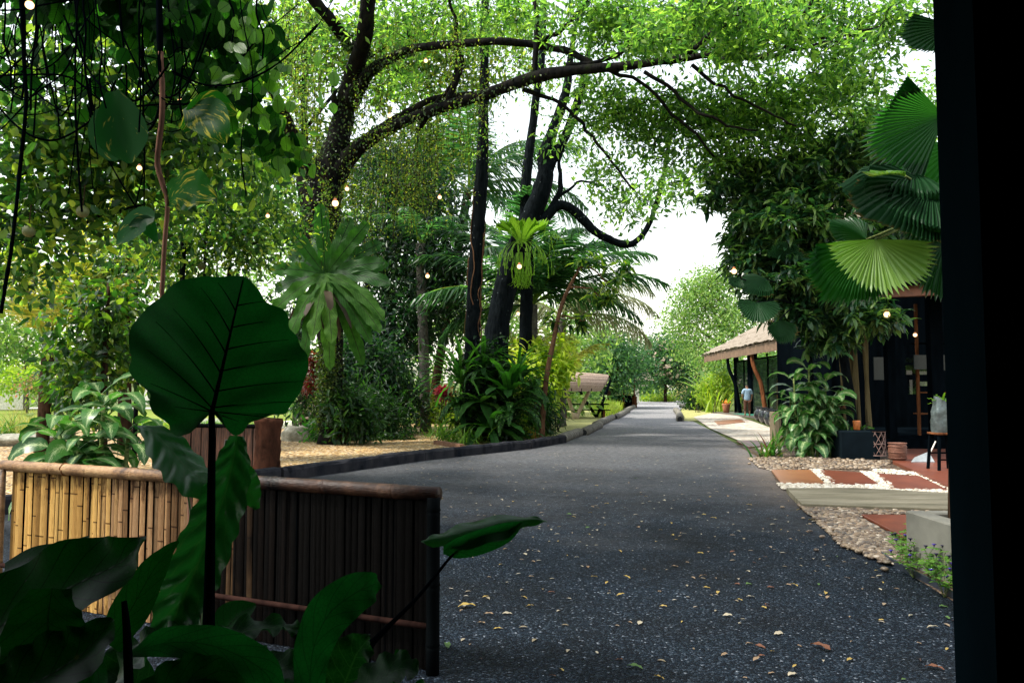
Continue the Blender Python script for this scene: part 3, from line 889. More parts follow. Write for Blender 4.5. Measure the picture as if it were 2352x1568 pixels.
def fence(name, label, A, B, H, mats, w, seed, rail=.05, thick=.012, midrail=True, posts=True, back=.03):
    rs = np.random.RandomState(seed)
    A, B = np.array([*A, 0.]), np.array([*B, 0.])
    root = thing(name, label, 'fence', (A + B) / 2)
    d = unit(B - A); nm = np.cross(d, [0, 0, 1]); L = np.linalg.norm(B - A)
    if nm[1] > 0:
        nm = -nm
    mb = MB(); x = .05
    while x < L - .04:
        ww = w * rs.uniform(.45, 1.35)
        off = rs.uniform(-.004, .008)
        base = A + d * x
        zs = np.linspace(0.02, H - .01 + rs.uniform(-.01, .01), 8)
        bow = rs.randn() * .003; tl = rs.randn() * .004
        cr = np.linspace(-1, 1, 5)
        V = np.array([[base + d * (c * ww / 2 + tl * z) + nm * (off + .25 * ww * (1 - c * c) * .35 + bow * z) + [0, 0, z] for c in cr] for z in zs])
        UV = np.array([[(z, (c + 1) / 2) for c in cr] for z in zs])
        mb.grid(V, UV)
        x += ww * .985
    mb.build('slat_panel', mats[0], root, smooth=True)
    q = MB(); q.box((0, 0, 0), (L - .1, .006, H - .04)); q.v[0] = np.array([A + d * (p[0] + .05) - nm * (.012 + p[1]) + [0, 0, p[2] + .01] for p in q.v[0]])
    q.build('backing_board', M_black, root)
    rr = MB(); bamboo_pole(rr, A - d * .06 + [0, 0, H + rail * .35] + nm * .01, B + d * .02 + [0, 0, H + rail * .1] + nm * .01, rail, rs); rr.build('top_rail', mats[1], root, smooth=True)
    if midrail:
        for k in (.27,):
            rr = MB(); bamboo_pole(rr, A + [0, 0, H * k] + nm * .035, B + [0, 0, H * k] + nm * .035, rail * .42, rs); rr.build('middle_rail', M_rail, root, smooth=True)
    if posts:
        for i, e in enumerate((A, B)):
            rr = MB(); bamboo_pole(rr, e + d * (-.03 + i * .03) + nm * .035 + [0, 0, -.05], e + d * (-.03 + i * .03) + nm * .035 + [0, 0, H - rail * .3], rail * (.62 if i == 0 else .9), rs, .35); rr.build('post', mats[1] if i == 0 else mats[2], root, smooth=True)
        for k in (.17, .6):
            c = A + d * L * k + [0, 0, H + rail * .3] + nm * .01
            an = np.linspace(0, 2 * math.pi, 15); u1 = np.array([0, 0, 1.])
            MB().tube([c + (nm * math.cos(t) + u1 * math.sin(t)) * (rail * 1.07) + d * t * .003 for t in an], .004, 5).build('wire_binding', M_rust, root)
    return root

M_rail = bark('brown_rail', (.004, .002, .002), (.035, .016, .012), 5, None, 0, .3, .3)
M_pdark = plain('dark_bamboo', (.002, .003, .0035), .7, .4, 8, .2, .02, 0, (1, 1, .2))
FA, FB = P(22, 1075, 6.05)[:2], P(1003, 1140, 4.5)[:2]
fence('bamboo_fence', 'split bamboo fence with round top rail, pale left and dark right', FA, FB, 1.0, (M_slat, M_pole, M_pdark), .042, 2, .042)
s = NT('brown_bamboo')
u, v = s.uv(); r = s.isl()
st = s.noise(6, s.pos((6, 6, .6)), 4, .6)
M_slat2 = s.done(s.pr(s.ramp(st, [(.3, (.015, .008, .006)), (.7, (.12, .05, .03))]), .5, s.bump(st, .5, .01), .3))
fence('bamboo_fence', 'low dark brown bamboo fence half hidden behind the giant leaf', G(398, 1082)[:2], G(640, 1086)[:2], .88, (M_slat2, M_pdark, M_pdark), .07, 5, .04, midrail=False, posts=False)

# rusty bark stump post next to it
root = thing('timber_post', 'thick rusty brown timber post with peeling bark by the second fence', 'post', G(612, 1090))
c = G(612, 1090)
rs = np.random.RandomState(4)
MB().tube([c + [.01, 0, -.1], c + [0, 0, .3], c + [.02, 0, .7], c + [.03, 0, 1.05]], [.27, .235, .23, .25], 16, smooth=5, lump=.06, rs=rs).build('trunk', bark('peeling_bark', (.008, .005, .004), (.075, .03, .018), 4, (.3, .15, .06), .36, 1.0, .35), root, smooth=True)
# thin dark post left of the leaf
c = G(308, 1062)
root = thing('garden_post', 'thin dark upright post behind the dieffenbachia', 'post', c)
MB().tube([c + [0, 0, -.1], c + [.0, 0, .9], c + [.02, 0, 2.1]], [.055, .05, .05], 10, lump=.04).build('pole', M_pdark, root, smooth=True)
MB().tube([c + [.02, 0, 2.1], c + [.02, 0, 2.13]], [.06, .045], 10).build('cap', M_pdark, root)

# ---------------------------------------------------------------- far thatched pavilion on the right
pv = thing('thatched_pavilion', 'thatched pavilion with fascia boards, glass front and curved brown braces', 'building', (15, 42, 0))
eA, eB = np.array([13.7, 56., 4.0]), np.array([12.5, 27., 4.0])
def pvx(y):
    return eB[0] + (eA[0] - eB[0]) * (y - 27) / 29
rs = np.random.RandomState(9)
# roof: three courses of thatch with ragged edges
mb = MB()
n = 90
ys = np.linspace(56.2, 27, n)
prof = [(0, 0), (-.08, .05), (.55, .32), (.6, .38), (1.35, .72), (1.4, .78), (2.3, 1.22), (2.35, 1.28), (3.6, 1.95), (4.6, 2.45)]
V = np.array([[(pvx(y) + p[0] + rs.randn() * .02, y + rs.randn() * .02, 4.02 + p[1] + rs.randn() * .025) for p in prof] for y in ys])
UV = np.array([[(j / 3, i / n * 6) for j in range(len(prof))] for i in range(n)])
mb.grid(V, UV)
V2 = V[[0, -1]] - [0, 0, .12]
mb.add(np.vstack([V[0], V[0] - [0, 0, .14]]), [[[i, i + 1, i + 11, i + 10] for i in range(9)]])
mb.build('roof', M_thatch, pv)
mb = MB(); mb.grid(np.array([[(pvx(y) + .05, y, 3.9), (pvx(y) + 4.6, y, 6.25)] for y in (56, 27)])); mb.build('ceiling', M_black, pv)
y = 55.9
while y > 27.2:
    w = rs.uniform(.75, .95)
    MB().box((pvx(y) + .02, y - w, 3.5 + rs.uniform(-.015, .015)), (pvx(y) + .06, y - .07, 4.0)).build('fascia_board', M_fascia, pv)
    y -= w
mb = MB(); mb.beam((pvx(56) + .09, 56, 3.6), (pvx(27) + .09, 27, 3.6), .06, .1); mb.build('eave_beam', M_rust, pv)
wx = lambda y: pvx(y) + 1.0
for y in (50.5, 46.6, 40.5, 35, 30.5):
    MB().tube([(wx(y), y, 0), (wx(y), y, 4.4)], .17 if y != 46.6 else .3, 12).build('column', M_black, pv, smooth=True)
for y in (49, 43.2, 37.6, 32.5):
    x = wx(y)
    c = [(x - .15, y, 0.05), (x - .3, y, .9), (x - .42, y + .1, 1.9), (x - .75, y + .3, 2.9), (pvx(y) + .25, y + .6, 3.7)]
    MB().tube(c, [.12, .13, .12, .11, .09], 8, smooth=5).build('curved_brace', M_rust if y < 49 else M_black, pv, smooth=True)
s = NT('pavilion_glass')
M_glass = s.done(s.pr((.05, .08, .06), .04, None, .9, 0, Transmission_Weight=.75, IOR=1.45))
for a, b in ((50.3, 46.9), (46.2, 40.8), (40.2, 35.3)):
    MB().box((wx((a + b) / 2) + .02, b, .12), (wx((a + b) / 2) + .04, a, 3.3)).build('window_pane', M_glass, pv)
for z in (.08, 1.35, 3.35):
    mb = MB(); mb.beam((wx(50.5), 50.5, z), (wx(35), 35, z), .09, .09); mb.build('window_rail', M_black, pv)
for i, y in enumerate((48.6, 45, 43.4, 38, 36.6)):
    mb = MB(); mb.beam((wx(y), y, .1), (wx(y), y, 3.3), .06, .06); mb.build('mullion', M_rust if i == 1 else M_black, pv)
for k in range(9):          # crossed struts up under the roof
    y = 46 - k * 1.3
    mb = MB(); mb.beam((wx(y) + .3, y, 2.2 + (k % 2) * 1.4), (wx(y - 1.6) + .3, y - 1.6, 3.6 - (k % 2) * 1.4), .05, .05); mb.build('strut', M_black, pv)
mb = MB(); mb.box((20.5, 27, 0), (20.7, 41, 6)); mb.build('wall', M_black, pv)
M_deck = plain('wet_step', (.1, .09, .08), .3)
MB().poly([(13.3, 52), (13.0, 33), (20, 33), (20, 52)], .0, .1).build('floor', M_deck, pv)
MB().box((13.4, 44.4, .104), (14.3, 47.6, .125)).build('door_mat', plain('green_mat', (.02, .16, .1), .9), None, origin=(13.8, 46, .104))
tag(bpy.data.objects['door_mat'], 'green mat on the pavilion step behind the standing person', 'door mat')
# counter with stacked shelves inside
sh = thing('display_shelf', 'dark shelf with goods inside the glass pavilion', 'shelf', (15.3, 41, .1))
for z in (.5, 1.1, 1.7):
    MB().box((15, 39.6, z), (15.6, 42.6, z + .06)).build('shelf_board', M_black, sh)
for y in (39.65, 42.5):
    MB().box((15.02, y, .1), (15.58, y + .06, 2.0)).build('side_panel', M_black, sh)

# row of black pots on the step
for i, (u, v) in enumerate([(1750, 970), (1762, 975), (1776, 981), (1789, 988)]):
    c = G(u, v)
    lab = ['farthest black glazed pot of the row on the pavilion step', 'second farthest black glazed pot on the pavilion step', 'black glazed pot third from the far end on the step', 'nearest black glazed pot of the row beside the dieffenbachia'][i]
    o = MB().rev(c + [0, 0, .02], [(.14, 0), (.3, .12), (.37, .3), (.36, .48), (.26, .6), (.24, .66), (.29, .7), (.25, .7), (.2, .6), (.2, .4)], 18).build('black_pot', M_glaze if i else plain('black_glaze', (.01, .012, .016), .15, .3, 6, .05, .6), smooth=True)
    M_glaze = bpy.data.materials['black_glaze']
    tag(o, lab, 'pot', 'black pots on the pavilion step')
c = G(1668, 951)
root = thing('plant_pot', 'terracotta pot with orange flowers by the pavilion corner post', 'plant pot', c)
MB().rev(c, [(.16, 0), (.22, .4), (.26, .6), (.27, .66), (.23, .66), (.2, .5)], 16).build('pot', plain('red_clay', (.3, .12, .06)), root, smooth=True)
rs = np.random.RandomState(3)
mb = MB(); scatter(mb, 'oval', c + [0, 0, .72] + rs.randn(60, 3) * [.12, .12, .07], rdir(rs, 60), rdir(rs, 60), .1, .06); mb.build('flowers', plain('orange_petal', (.7, .25, .02)), root)

# wooden post and far little roofs
c = G(1782, 1022)
tag(MB().box(c + [-.12, -.12, 0], c + [.12, .12, .95], rz=.3, bev=.02).build('wooden_post', M_tan), 'short pale square post left of the right dieffenbachia', 'post')

# ---------------------------------------------------------------- nearer shop on the right
sh = thing('shop_building', 'dark timber shop with open front under a reddish eave beam', 'building', (13, 22, 0))
x0, x1, yf, yb = 9.2, 18.0, 20.6, 27.0
MB().poly([(x0, yf), (x1, yf - 1.5), (x1, yb), (x0, yb)], .0, .3).build('floor', M_black, sh)
MB().box((x0, yb - .2, .3), (x1, yb, 5.2)).build('wall', M_black, sh)
MB().box((x0 - .12, yf + 1.6, .3), (x0, yb - .21, 4.2)).build('side_wall', M_black, sh)
for x in (9.95, 11.1, 12.7, 14.5):
    MB().box((x, yf + .1, .3), (x + (.32 if x == 11.1 else .2), yf + .35, 4.6)).build('post', M_black, sh)
mb = MB(); mb.beam((8.8, 19.7, 4.02), (16, 17.4, 4.15), .22, .3); mb.build('eave_beam', plain('red_beam', (.2, .07, .035), .5), sh)
rs = np.random.RandomState(5)
V = np.array([[(8.4 + i * .25 + rs.randn() * .03, 19.4 - i * .08 + j * 1.2, 4.2 + j * .85 + rs.randn() * .03) for j in range(5)] for i in range(34)])
mb = MB(); mb.grid(V, np.array([[(j, i / 6) for j in range(5)] for i in range(34)])); mb.build('roof', M_thatch, sh)
mb = MB(); mb.grid(V - [0, 0, .1]); mb.build('ceiling', M_black, sh)
M_cloudy = plain('dim_panel', (.012, .02, .022), .3, .3, 2)
for (u0, v0, u1, v1) in [(2008, 820, 2052, 872), (2100, 815, 2145, 848), (2150, 815, 2180, 850)]:
    a, b = P(u0, v1, 21.6), P(u1, v0, 21.6)
    MB().box((a[0], 21.6, a[2]), (b[0], 21.64, b[2])).build('notice_board', M_cloudy, sh)
s = NT('greenish_glass')
M_gg = s.done(s.pr(s.ramp(s.noise(2.2, s.obj(), 4, .7), [(.45, (.01, .02, .015)), (.62, (.06, .12, .03)), (.7, (.22, .3, .12))]), .1, None, .6))
for (u0, v0, u1, v1) in [(2082, 838, 2108, 860), (2112, 838, 2142, 860), (2090, 872, 2106, 905), (2110, 876, 2142, 886), (2082, 822, 2100, 832)]:
    a, b = P(u0, v1, 22.2), P(u1, v0, 22.2)
    MB().box((a[0], 22.2, a[2]), (b[0], 22.24, b[2])).build('window_pane', M_gg, sh)
for z in (.9, 1.5, 2.2, 2.9):
    mb = MB(); mb.beam((11.5, 22.4, z), (14, 22.1, z), .3, .04); mb.build('shelf_board', M_rust if z < 1.6 else M_black, sh)
for i, x in enumerate((11.45, 12.6)):
    mb = MB(); mb.beam((x, 22.1, .3), (x, 22.1, 4), .07, .07); mb.build('door_frame', M_rust if i == 0 else M_black, sh)
M_bam = bark('bamboo_culm', (.05, .04, .02), (.15, .12, .06), 3, None, 0, .2, .1)
cl = thing('bamboo_bundle', 'bundle of upright dry bamboo culms by the shop post', 'bamboo', G(1975, 1035))
c0 = G(1975, 1035)
for k in range(6):
    a = c0 + [(k - 2.5) * .11, rs.uniform(-.1, .1), 0]
    q = MB(); bamboo_pole(q, a, a + [rs.uniform(-.15, .15), .1, 3.4], .05, rs, .5); q.build('stem', M_bam, cl, smooth=True)

# ---------------------------------------------------------------- curved shingle shelter
c = G(1322, 962)
sl = thing('picnic_shelter', 'open shelter with curved shingle roof on a V shaped pale post', 'shelter', c)
D0 = c[1]
s = NT('shingles')
u, v = s.uv()
row = s.math('FRACT', s.math('MULTIPLY', u, 6.0))
cv = s.n('ShaderNodeCombineXYZ'); s.put(cv.inputs[0], s.math('MULTIPLY', u, 6)); s.put(cv.inputs[1], s.math('MULTIPLY', v, 60))
nz = s.noise(1.5, cv.outputs[0], 4, .6)
M_shingle = s.done(s.pr(s.mix(s.math('LESS_THAN', row, .1), s.ramp(nz, [(.3, (.25, .17, .12)), (.7, (.42, .32, .25))]), (.04, .025, .02)), .85, s.bump(s.math('ADD', row, nz), .6, .05), .15))
R = []
for i in range(13):        # from the ridge down to the low front edge
    t = i / 12
    z0 = P(1300, 852, D0)[2]; z1 = P(1300, 900, D0)[2]
    zz = z1 + (z0 - z1) * math.cos(t * 1.35) if t < 1 else z1 + .2
    yy = D0 + 1.5 - 2.4 * math.sin(t * 1.57)
    xl, xr = P(1240, 0, D0)[0], P(1396 - 26 * t ** 2, 0, D0)[0]
    R.append([(xl + (xr - xl) * k / 10, yy, zz - .18 * (k / 10) ** 3 * (1 - t)) for k in range(11)])
R = np.array(R)
mb = MB(); mb.grid(R); mb.grid(R - [0, 0, .16]); e = np.array([R[:, -1], R[:, -1] - [0, 0, .16]]).transpose(1, 0, 2); mb.grid(e); mb.grid(np.array([R[-1], R[-1] - [0, 0, .16]]).transpose(1, 0, 2))
mb.build('roof', M_shingle, sl)
zt = P(0, 895, D0)[2]
for u in (1300, 1352):
    a = c + [0, 0, 0]; b = P(u, 900, D0 + .2)
    MB().tube([a + [0, 0, 0], (a + b) / 2, b], [.11, .1, .1], 10, smooth=3).build('post', M_tan, sl, smooth=True)
MB().tube([c + [0, 0, -.1], c + [0, 0, .35]], [.2, .17], 10).build('base', M_tan, sl, smooth=True)
c2 = G(1380, 950); c2[1] = D0 + 2.4; c2 = P(1370, 893, D0 + 2.4) * [1, 1, 0]
for du in (-1.3, .8):
    MB().tube([c2, (c2 + [du * .5, 0, 1.0]), c2 + [du, 0, 2.1]], .08, 8).build('post', M_black, sl, smooth=True)
tb = thing('picnic_table', 'dark wooden picnic table under the shingled shelter', 'table', c + [.9, 2, 0])
q = c + np.array([.9, 2.0, 0])
MB().box(q + [-1.8, -.45, .72], q + [1.1, .45, .78]).build('tabletop', M_black, tb)
MB().box(q + [-1.8, -1.05, .42], q + [1.1, -.7, .47]).build('bench_seat', M_black, tb)
for x in (-1.4, .7):
    MB().box(q + [x, -.3, 0], q + [x + .12, .3, .72]).build('leg', M_black, tb)
    MB().box(q + [x, -.98, 0], q + [x + .1, -.78, .42]).build('leg', M_rust, tb)

# small dark booth, gate with thatched cap, far pillar things
c = G(1436, 936)
bo = thing('roadside_booth', 'small dark booth with counter at the bend of the drive', 'booth', c)
MB().box(c + [-1.5, 0, 0], c + [.9, 1.6, 1.05]).build('counter', M_black, bo)
MB().box(c + [.6, -.1, 0], c + [1.0, .4, .95]).build('side_panel', M_rust, bo)
for x, r in ((-.15, .07), (.75, .07)):
    MB().tube([c + [x, -.2, 0], c + [x, -.2, 3.4]], r, 8).build('post', M_rust, bo, smooth=True)
MB().box(c + [-1.4, -.25, 1.1], c + [1.1, 1.7, 1.16]).build('counter_top', M_black, bo)
MB().box(c + [-1.6, .2, 1.17], c + [-.6, 1.2, 2.0], bev=.2).build('stove', M_black, bo)
V = np.array([[c + [x, y, 3.4 + .7 * (1 - abs(y - .6) / 1.4)] for y in (-.8, .6, 2)] for x in (-1.8, 1.3)])
q = MB(); q.grid(V); q.grid(V - [0, 0, .08]); q.build('roof', M_thatch, bo)
c = G(1462, 927)
gt = thing('garden_gate', 'white gate pillar with small pointed thatch cap', 'gate', c)
M_white = plain('whitewash', (.7, .66, .58), .7)
MB().box(c + [-.25, -.25, 0], c + [.25, .25, 2.6]).build('pillar', M_white, gt)
MB().rev(c + [0, 0, 2.5], [(2.1, 0), (1.3, .8), (.6, 1.6), (.1, 2.5)], 14).build('roof', M_thatch, gt)
MB().box(c + [-1.2, -.2, 1.9], c + [1.2, .2, 2.05]).build('crossbar', M_white, gt)
# low pale walls of the far garden
for (u0, u1, v0, v1, d, lab) in [(1530, 1590, 884, 897, 118, 'low pale wall beyond the hedge at the end of the drive'), (0, 60, 880, 900, 60, 'low white wall at the far left edge'), (330, 620, 860, 872, 80, 'pale garden wall far behind the giant leaf')]:
    a, b = P(u0, v1, d), P(u1, v0, d)
    tag(MB().box((a[0], d, 0), (b[0], d + .3, b[2]), bev=.03).build('garden_wall', M_white), lab, 'wall')

# ---------------------------------------------------------------- concrete planter
pl = thing('concrete_planter', 'grey concrete planter box with green plants at the door', 'planter', (4.3, 5.9, 0))
A = G(2083, 1300)[:2]
x0, y1 = A; y0 = 4.6; x1 = 6.0; h = .50; t = .17
for lo, hi in [((x0, y0, 0), (x0 + t, y1, h)), ((x0 + t + .001, y1 - t, 0), (x1, y1, h)), ((x0 + t + .001, y0, 0), (x1, y0 + t, h))]:
    MB().box(lo, hi, bev=.012).build('wall', bpy.data.materials.get('planter_concrete') or plain('planter_concrete', (.15, .145, .12), .8, .25, 3, .25), pl)
MB().poly([(x0 + t, y0 + t), (x1, y0 + t), (x1, y1 - t), (x0 + t, y1 - t)], h - .1).build('soil', M_soil, pl)
PLX = (x0, x1, y0, y1, h)

# ---------------------------------------------------------------- foliage colours
Y = (1.9, 2.1, .7)
L_canopy = leafmat('canopy_leaf', [(.022, .065, .02), (.055, .13, .03), (.11, .2, .04), (.23, .33, .065)], (2.3, 2.6, 1.2), .3, .62)
L_fine = leafmat('fine_leaf', [(.02, .06, .01), (.05, .11, .016), (.11, .17, .025), (.24, .24, .035)], (2.2, 2.4, 1.1), .45, .55)
L_mid = leafmat('broad_leaf', [(.006, .028, .012), (.018, .06, .018), (.055, .12, .028), (.2, .25, .04)], (2.5, 2.8, 1.0), .28, .6)
L_dark = leafmat('dark_glossy_leaf', [(.003, .014, .009), (.007, .028, .014), (.016, .05, .018), (.05, .11, .03)], (1.6, 2.3, .8), .28, .4, .5)
L_mango = leafmat('mango_leaf', [(.006, .025, .014), (.016, .055, .024), (.05, .11, .035), (.16, .24, .07)], (1.6, 2.2, .8), .3, .4, .4)
L_ivy = leafmat('ivy_leaf', [(.01, .03, .006), (.02, .05, .01), (.04, .08, .012), (.12, .15, .03)], (1.8, 2, .7), .4, .4)
L_far = leafmat('far_leaf', [(.07, .15, .04), (.12, .23, .06), (.19, .3, .07), (.3, .38, .12)], (1.6, 1.8, .9), .5, .45)
L_fard = leafmat('far_dark_leaf', [(.02, .07, .035), (.04, .11, .045), (.09, .18, .055)], (1.6, 2, .8), .5, .4)
L_yel = leafmat('yellow_green_leaf', [(.16, .28, .02), (.32, .48, .03), (.5, .62, .06), (.6, .7, .2)], (1.5, 1.45, .8), .35, .55)
L_lime = leafmat('lime_leaf', [(.1, .2, .015), (.2, .32, .03), (.34, .4, .05)], (1.5, 1.6, .7), .4, .5)
L_palm = leafmat('palm_leaflet', [(.012, .05, .022), (.03, .09, .035), (.07, .15, .045)], (2.0, 2.3, 1.1), .35, .55)
L_palmy = leafmat('yellow_palm_leaflet', [(.16, .2, .03), (.3, .3, .04), (.4, .38, .1)], (1.6, 1.6, .7), .4, .5)
L_pale = leafmat('dry_palm_leaflet', [(.16, .2, .09), (.34, .34, .2)], (1.2, 1.2, .9), .6, .4)
L_climb = leafmat('climber_leaf', [(.006, .025, .007), (.014, .05, .011), (.04, .1, .016), (.16, .22, .025)], (1.9, 2.3, .7), .35, .5)
B_dark = bark('wet_dark_bark', (.0008, .002, .003), (.008, .011, .013), 9, (.01, .016, .006), .35, .9, .3, (.1, .12, .12))
B_moss = bark('mossy_bark', (.002, .003, .004), (.014, .012, .010), 6, (.012, .02, .005), .45, .9, .4)
B_grey = bark('grey_palm_bark', (.05, .045, .04), (.16, .15, .13), 5, (.05, .06, .03), .4, .5, 1.5, (.3, .3, .27))
B_brown = bark('brown_bark', (.01, .006, .004), (.05, .03, .018), 6, None, 0, .7, .3)
B_red = bark('reddish_bark', (.05, .025, .015), (.16, .085, .05), 6, None, 0, .4, .3)

# ---------------------------------------------------------------- the big spreading tree
D = 23.
big_l = [
    [(762, 1016, D, 34), (762, 900, D, 26), (758, 760, D, 30), (745, 600, D, 38), (742, 480, D, 42), (752, 400, D, 38), (775, 330, D, 29), (797, 230, D, 24), (822, 140, D - 1, 20), (840, 60, D - 2, 19), (852, -120, D - 3, 16)],
    [(735, 520, D, 34), (705, 430, D, 24), (690, 360, D, 20), (640, 240, D - 1, 14), (610, 180, D - 2, 9), (560, 90, D - 3, 6)],
    [(765, 410, D, 28), (812, 350, D - .3, 20), (870, 308, D - .8, 15), (940, 274, D - 1.5, 13), (1010, 248, D - 2, 12.5), (1100, 222, D - 2.5, 12.5), (1180, 194, D - 3, 14), (1250, 172, D - 3.5, 14), (1340, 160, D - 4, 11), (1440, 152, D - 4.5, 10), (1530, 138, D - 5, 9), (1600, 136, D - 5.3, 7), (1670, 130, D - 5.5, 6), (1740, 135, D - 5.2, 5), (1830, 105, D - 5, 3.5), (1930, 88, D - 5, 2)],
    [(800, 240, D, 24), (850, 165, D - 1, 14), (915, 125, D - 1.5, 11), (960, 110, D - 2, 10), (1060, 101, D - 2.5, 9.5), (1140, 95, D - 3, 9), (1220, 102, D - 3, 9), (1300, 120, D - 3.4, 8), (1350, 145, D - 3.8, 7), (1420, 165, D - 4.2, 6)],
    [(838, 130, D - 1, 20), (790, 85, D - 1, 15), (755, 40, D - 1.5, 14), (712, -10, D - 2, 13), (640, -120, D - 3, 8)],
    [(1222, 190, D - 3.2, 10), (1230, 140, D - 3.2, 7), (1234, 80, D - 3.2, 7), (1230, 0, D - 3.2, 6), (1228, -100, D - 3, 5)],
    [(1234, 105, D - 3, 6), (1270, 80, D - 3.2, 6), (1310, 55, D - 3.5, 5), (1350, 0, D - 4, 4)],
    [(1300, 150, D - 3.8, 6), (1360, 145, D - 4, 5), (1420, 125, D - 4.2, 5), (1480, 90, D - 4.5, 4), (1500, 40, D - 4.8, 3)],
    [(1650, 145, D - 5.3, 8), (1720, 105, D - 5.5, 6), (1800, 60, D - 6, 4), (1850, 10, D - 6.2, 4), (1900, -60, D - 6.5, 3)],
    [(1560, 140, D - 5, 7), (1620, 90, D - 5.5, 7), (1660, 60, D - 5.8, 8), (1690, 25, D - 6, 6), (1720, -30, D - 6, 5)],
    [(1700, 130, D - 5.5, 6), (1780, 122, D - 5.8, 6), (1840, 95, D - 6, 4), (1920, 80, D - 6, 3), (2020, 62, D - 6.2, 2)],
    [(1395, 160, D - 4, 5), (1460, 200, D - 4, 4), (1560, 290, D - 4, 3.5), (1640, 360, D - 4, 2.5)],
    [(1480, 165, D - 4.5, 5), (1560, 215, D - 4.7, 4), (1640, 270, D - 5, 3.5), (1740, 300, D - 5, 2)],
    [(1590, 150, D - 5, 5), (1660, 200, D - 5.3, 3.5), (1740, 250, D - 5.5, 3), (1830, 290, D - 5.6, 2)],
    [(1200, 205, D - 3, 6), (1290, 240, D - 3, 4), (1340, 290, D - 3, 4), (1400, 370, D - 3, 3), (1460, 440, D - 3, 2)],
    [(790, 340, D, 13), (780, 290, D - .1, 11), (770, 240, D - .2, 8), (765, 200, D - .2, 4)],
    [(815, 340, D, 14), (880, 290, D - .3, 9), (950, 250, D - .6, 8), (1010, 225, D - .9, 7), (1130, 215, D - 1.3, 6)],
    [(1025, 240, D - 2, 8), (1060, 150, D - 2.2, 6), (1050, 100, D - 2.3, 5), (1040, 40, D - 2.5, 4), (1010, -30, D - 3, 3)],
    [(960, 300, D - 1.5, 7), (990, 250, D - 1.6, 6), (1040, 190, D - 1.8, 5), (1046, 110, D - 2, 4)],
]
big, rs = tree('spreading_tree', 'huge dark vine clad tree whose mossy limb arches right over the drive', big_l,
    [(1340, 50, 19.5, 130, 80, .8, 80), (1480, 60, 19.5, 140, 80, .8, 150), (1560, 80, 18.6, 130, 40, .8, 80), (1700, 40, 18.4, 150, 60, .9, 120), (1900, 40, 18, 160, 60, 1., 100), (2060, 50, 17.5, 90, 60, 1.0, 50), (1620, 20, 16, 120, 40, .5, 40), (1680, 110, 16.4, 80, 34, .4, 34), (1800, 80, 16, 90, 50, .5, 40), (1480, 90, 17, 90, 34, .4, 26), (1940, 110, 16, 60, 40, .4, 20),
     (1440, 270, 20.4, 140, 60, .9, 110), (1620, 265, 20, 180, 80, 1., 190), (1790, 230, 19.5, 170, 80, 1.1, 160), (1930, 180, 18.5, 110, 70, 1.1, 70), (1560, 355, 20.4, 110, 50, 1., 42), (1700, 350, 20, 120, 60, 1.1, 90), (1840, 320, 19.5, 100, 50, 1.0, 60), (1980, 280, 19, 70, 50, .8, 18),
     (1390, 400, 20.6, 80, 60, .8, 26), (1440, 480, 20.6, 50, 40, .8, 14), (1500, 450, 19, 40, 50, .6, 12), (1570, 430, 19, 50, 36, .8, 12), (1290, 300, 20.5, 60, 50, .8, 12), (1040, 40, 22, 200, 60, 1.5, 90), (1180, 30, 21, 100, 50, 1.2, 35), (900, 60, 22, 120, 90, 1.5, 60), (700, 120, 22, 90, 110, 1.5, 60),
     (930, 190, 23, 100, 40, 1., 34), (1380, 215, 20.4, 70, 40, .8, 26)],
    B_moss, L_canopy, 11, tw=.03, fol=dict(k=17, spread=.2, L=.2, Wd=.078, tm='rh', droop=.1, up=.8), lump=.06)
# hanging curtains of small yellowish leaves along the middle limbs
mb, tb = MB(), MB()
for (u, v, d, ru, n_, ln) in [(880, 330, 22, 70, 34, 2.2), (950, 300, 21.5, 80, 36, 2.4), (1040, 260, 21, 80, 30, 1.8), (860, 200, 22, 60, 24, 1.6), (700, 150, 20, 60, 26, 2.4), (660, 40, 20, 60, 24, 2.2), (990, 330, 21.5, 60, 24, 2.2), (1100, 200, 20.8, 70, 22, 1.0), (760, 420, 22.3, 50, 30, 2.4), (1020, 60, 20, 120, 34, 1.6), (820, 450, 22.2, 40, 22, 2.6)]:
    for _ in range(n_):
        p = P(u + rs.randn() * ru * .6, v + rs.randn() * 30, d + rs.randn() * .5)
        L_ = ln * rs.uniform(.5, 1.2); m = 6
        q = p + np.stack([np.cumsum(rs.randn(m) * .05), np.cumsum(rs.randn(m) * .05), -np.linspace(0, L_, m)], -1)
        tb.tube(q, .006, 3, cap=False)
        k = int(L_ * 18)
        t = rs.rand(k)
        B = np.stack([np.interp(t, np.linspace(0, 1, m), q[:, i]) for i in range(3)], -1) + rs.randn(k, 3) * .05
        scatter(mb, 'rh', B, rdir(rs, k) + [0, 0, -.4], rdir(rs, k) + [0, 0, 1], .085 * rs.uniform(.7, 1.3, k), .04)
mb.build('trailing_vines', L_fine, big)
tb.build('vine_stems', B_brown, big)
# ivy up the trunk
mb = MB()
for l in big_l[:3] + [big_l[3][:4], big_l[4][:2]]:
    pts = np.array([P(a, b, c) for a, b, c, r in l]); rad = np.array([sp(r, c) for a, b, c, r in l])
    pts, rad = spline(pts[:8], 6, rad[:8])
    k = 1700 if l is big_l[0] else 450
    t = rs.rand(k) * (len(pts) - 1); i = t.astype(int); f = (t - i)[:, None]
    i2 = np.minimum(i + 1, len(pts) - 1)
    o = rdir(rs, k); o[:, 1] = -np.abs(o[:, 1]) * 1.0
    o = unit(o)
    B = pts[i] * (1 - f) + pts[i2] * f + o * (rad[i] * rs.uniform(.95, 1.25, k))[:, None]
    scatter(mb, 'rh', B, o * .5 + rdir(rs, k) * .6 + [0, 0, -.6], o, .11 * rs.uniform(.6, 1.3, k), .06)
mb.build('ivy', L_ivy, big)

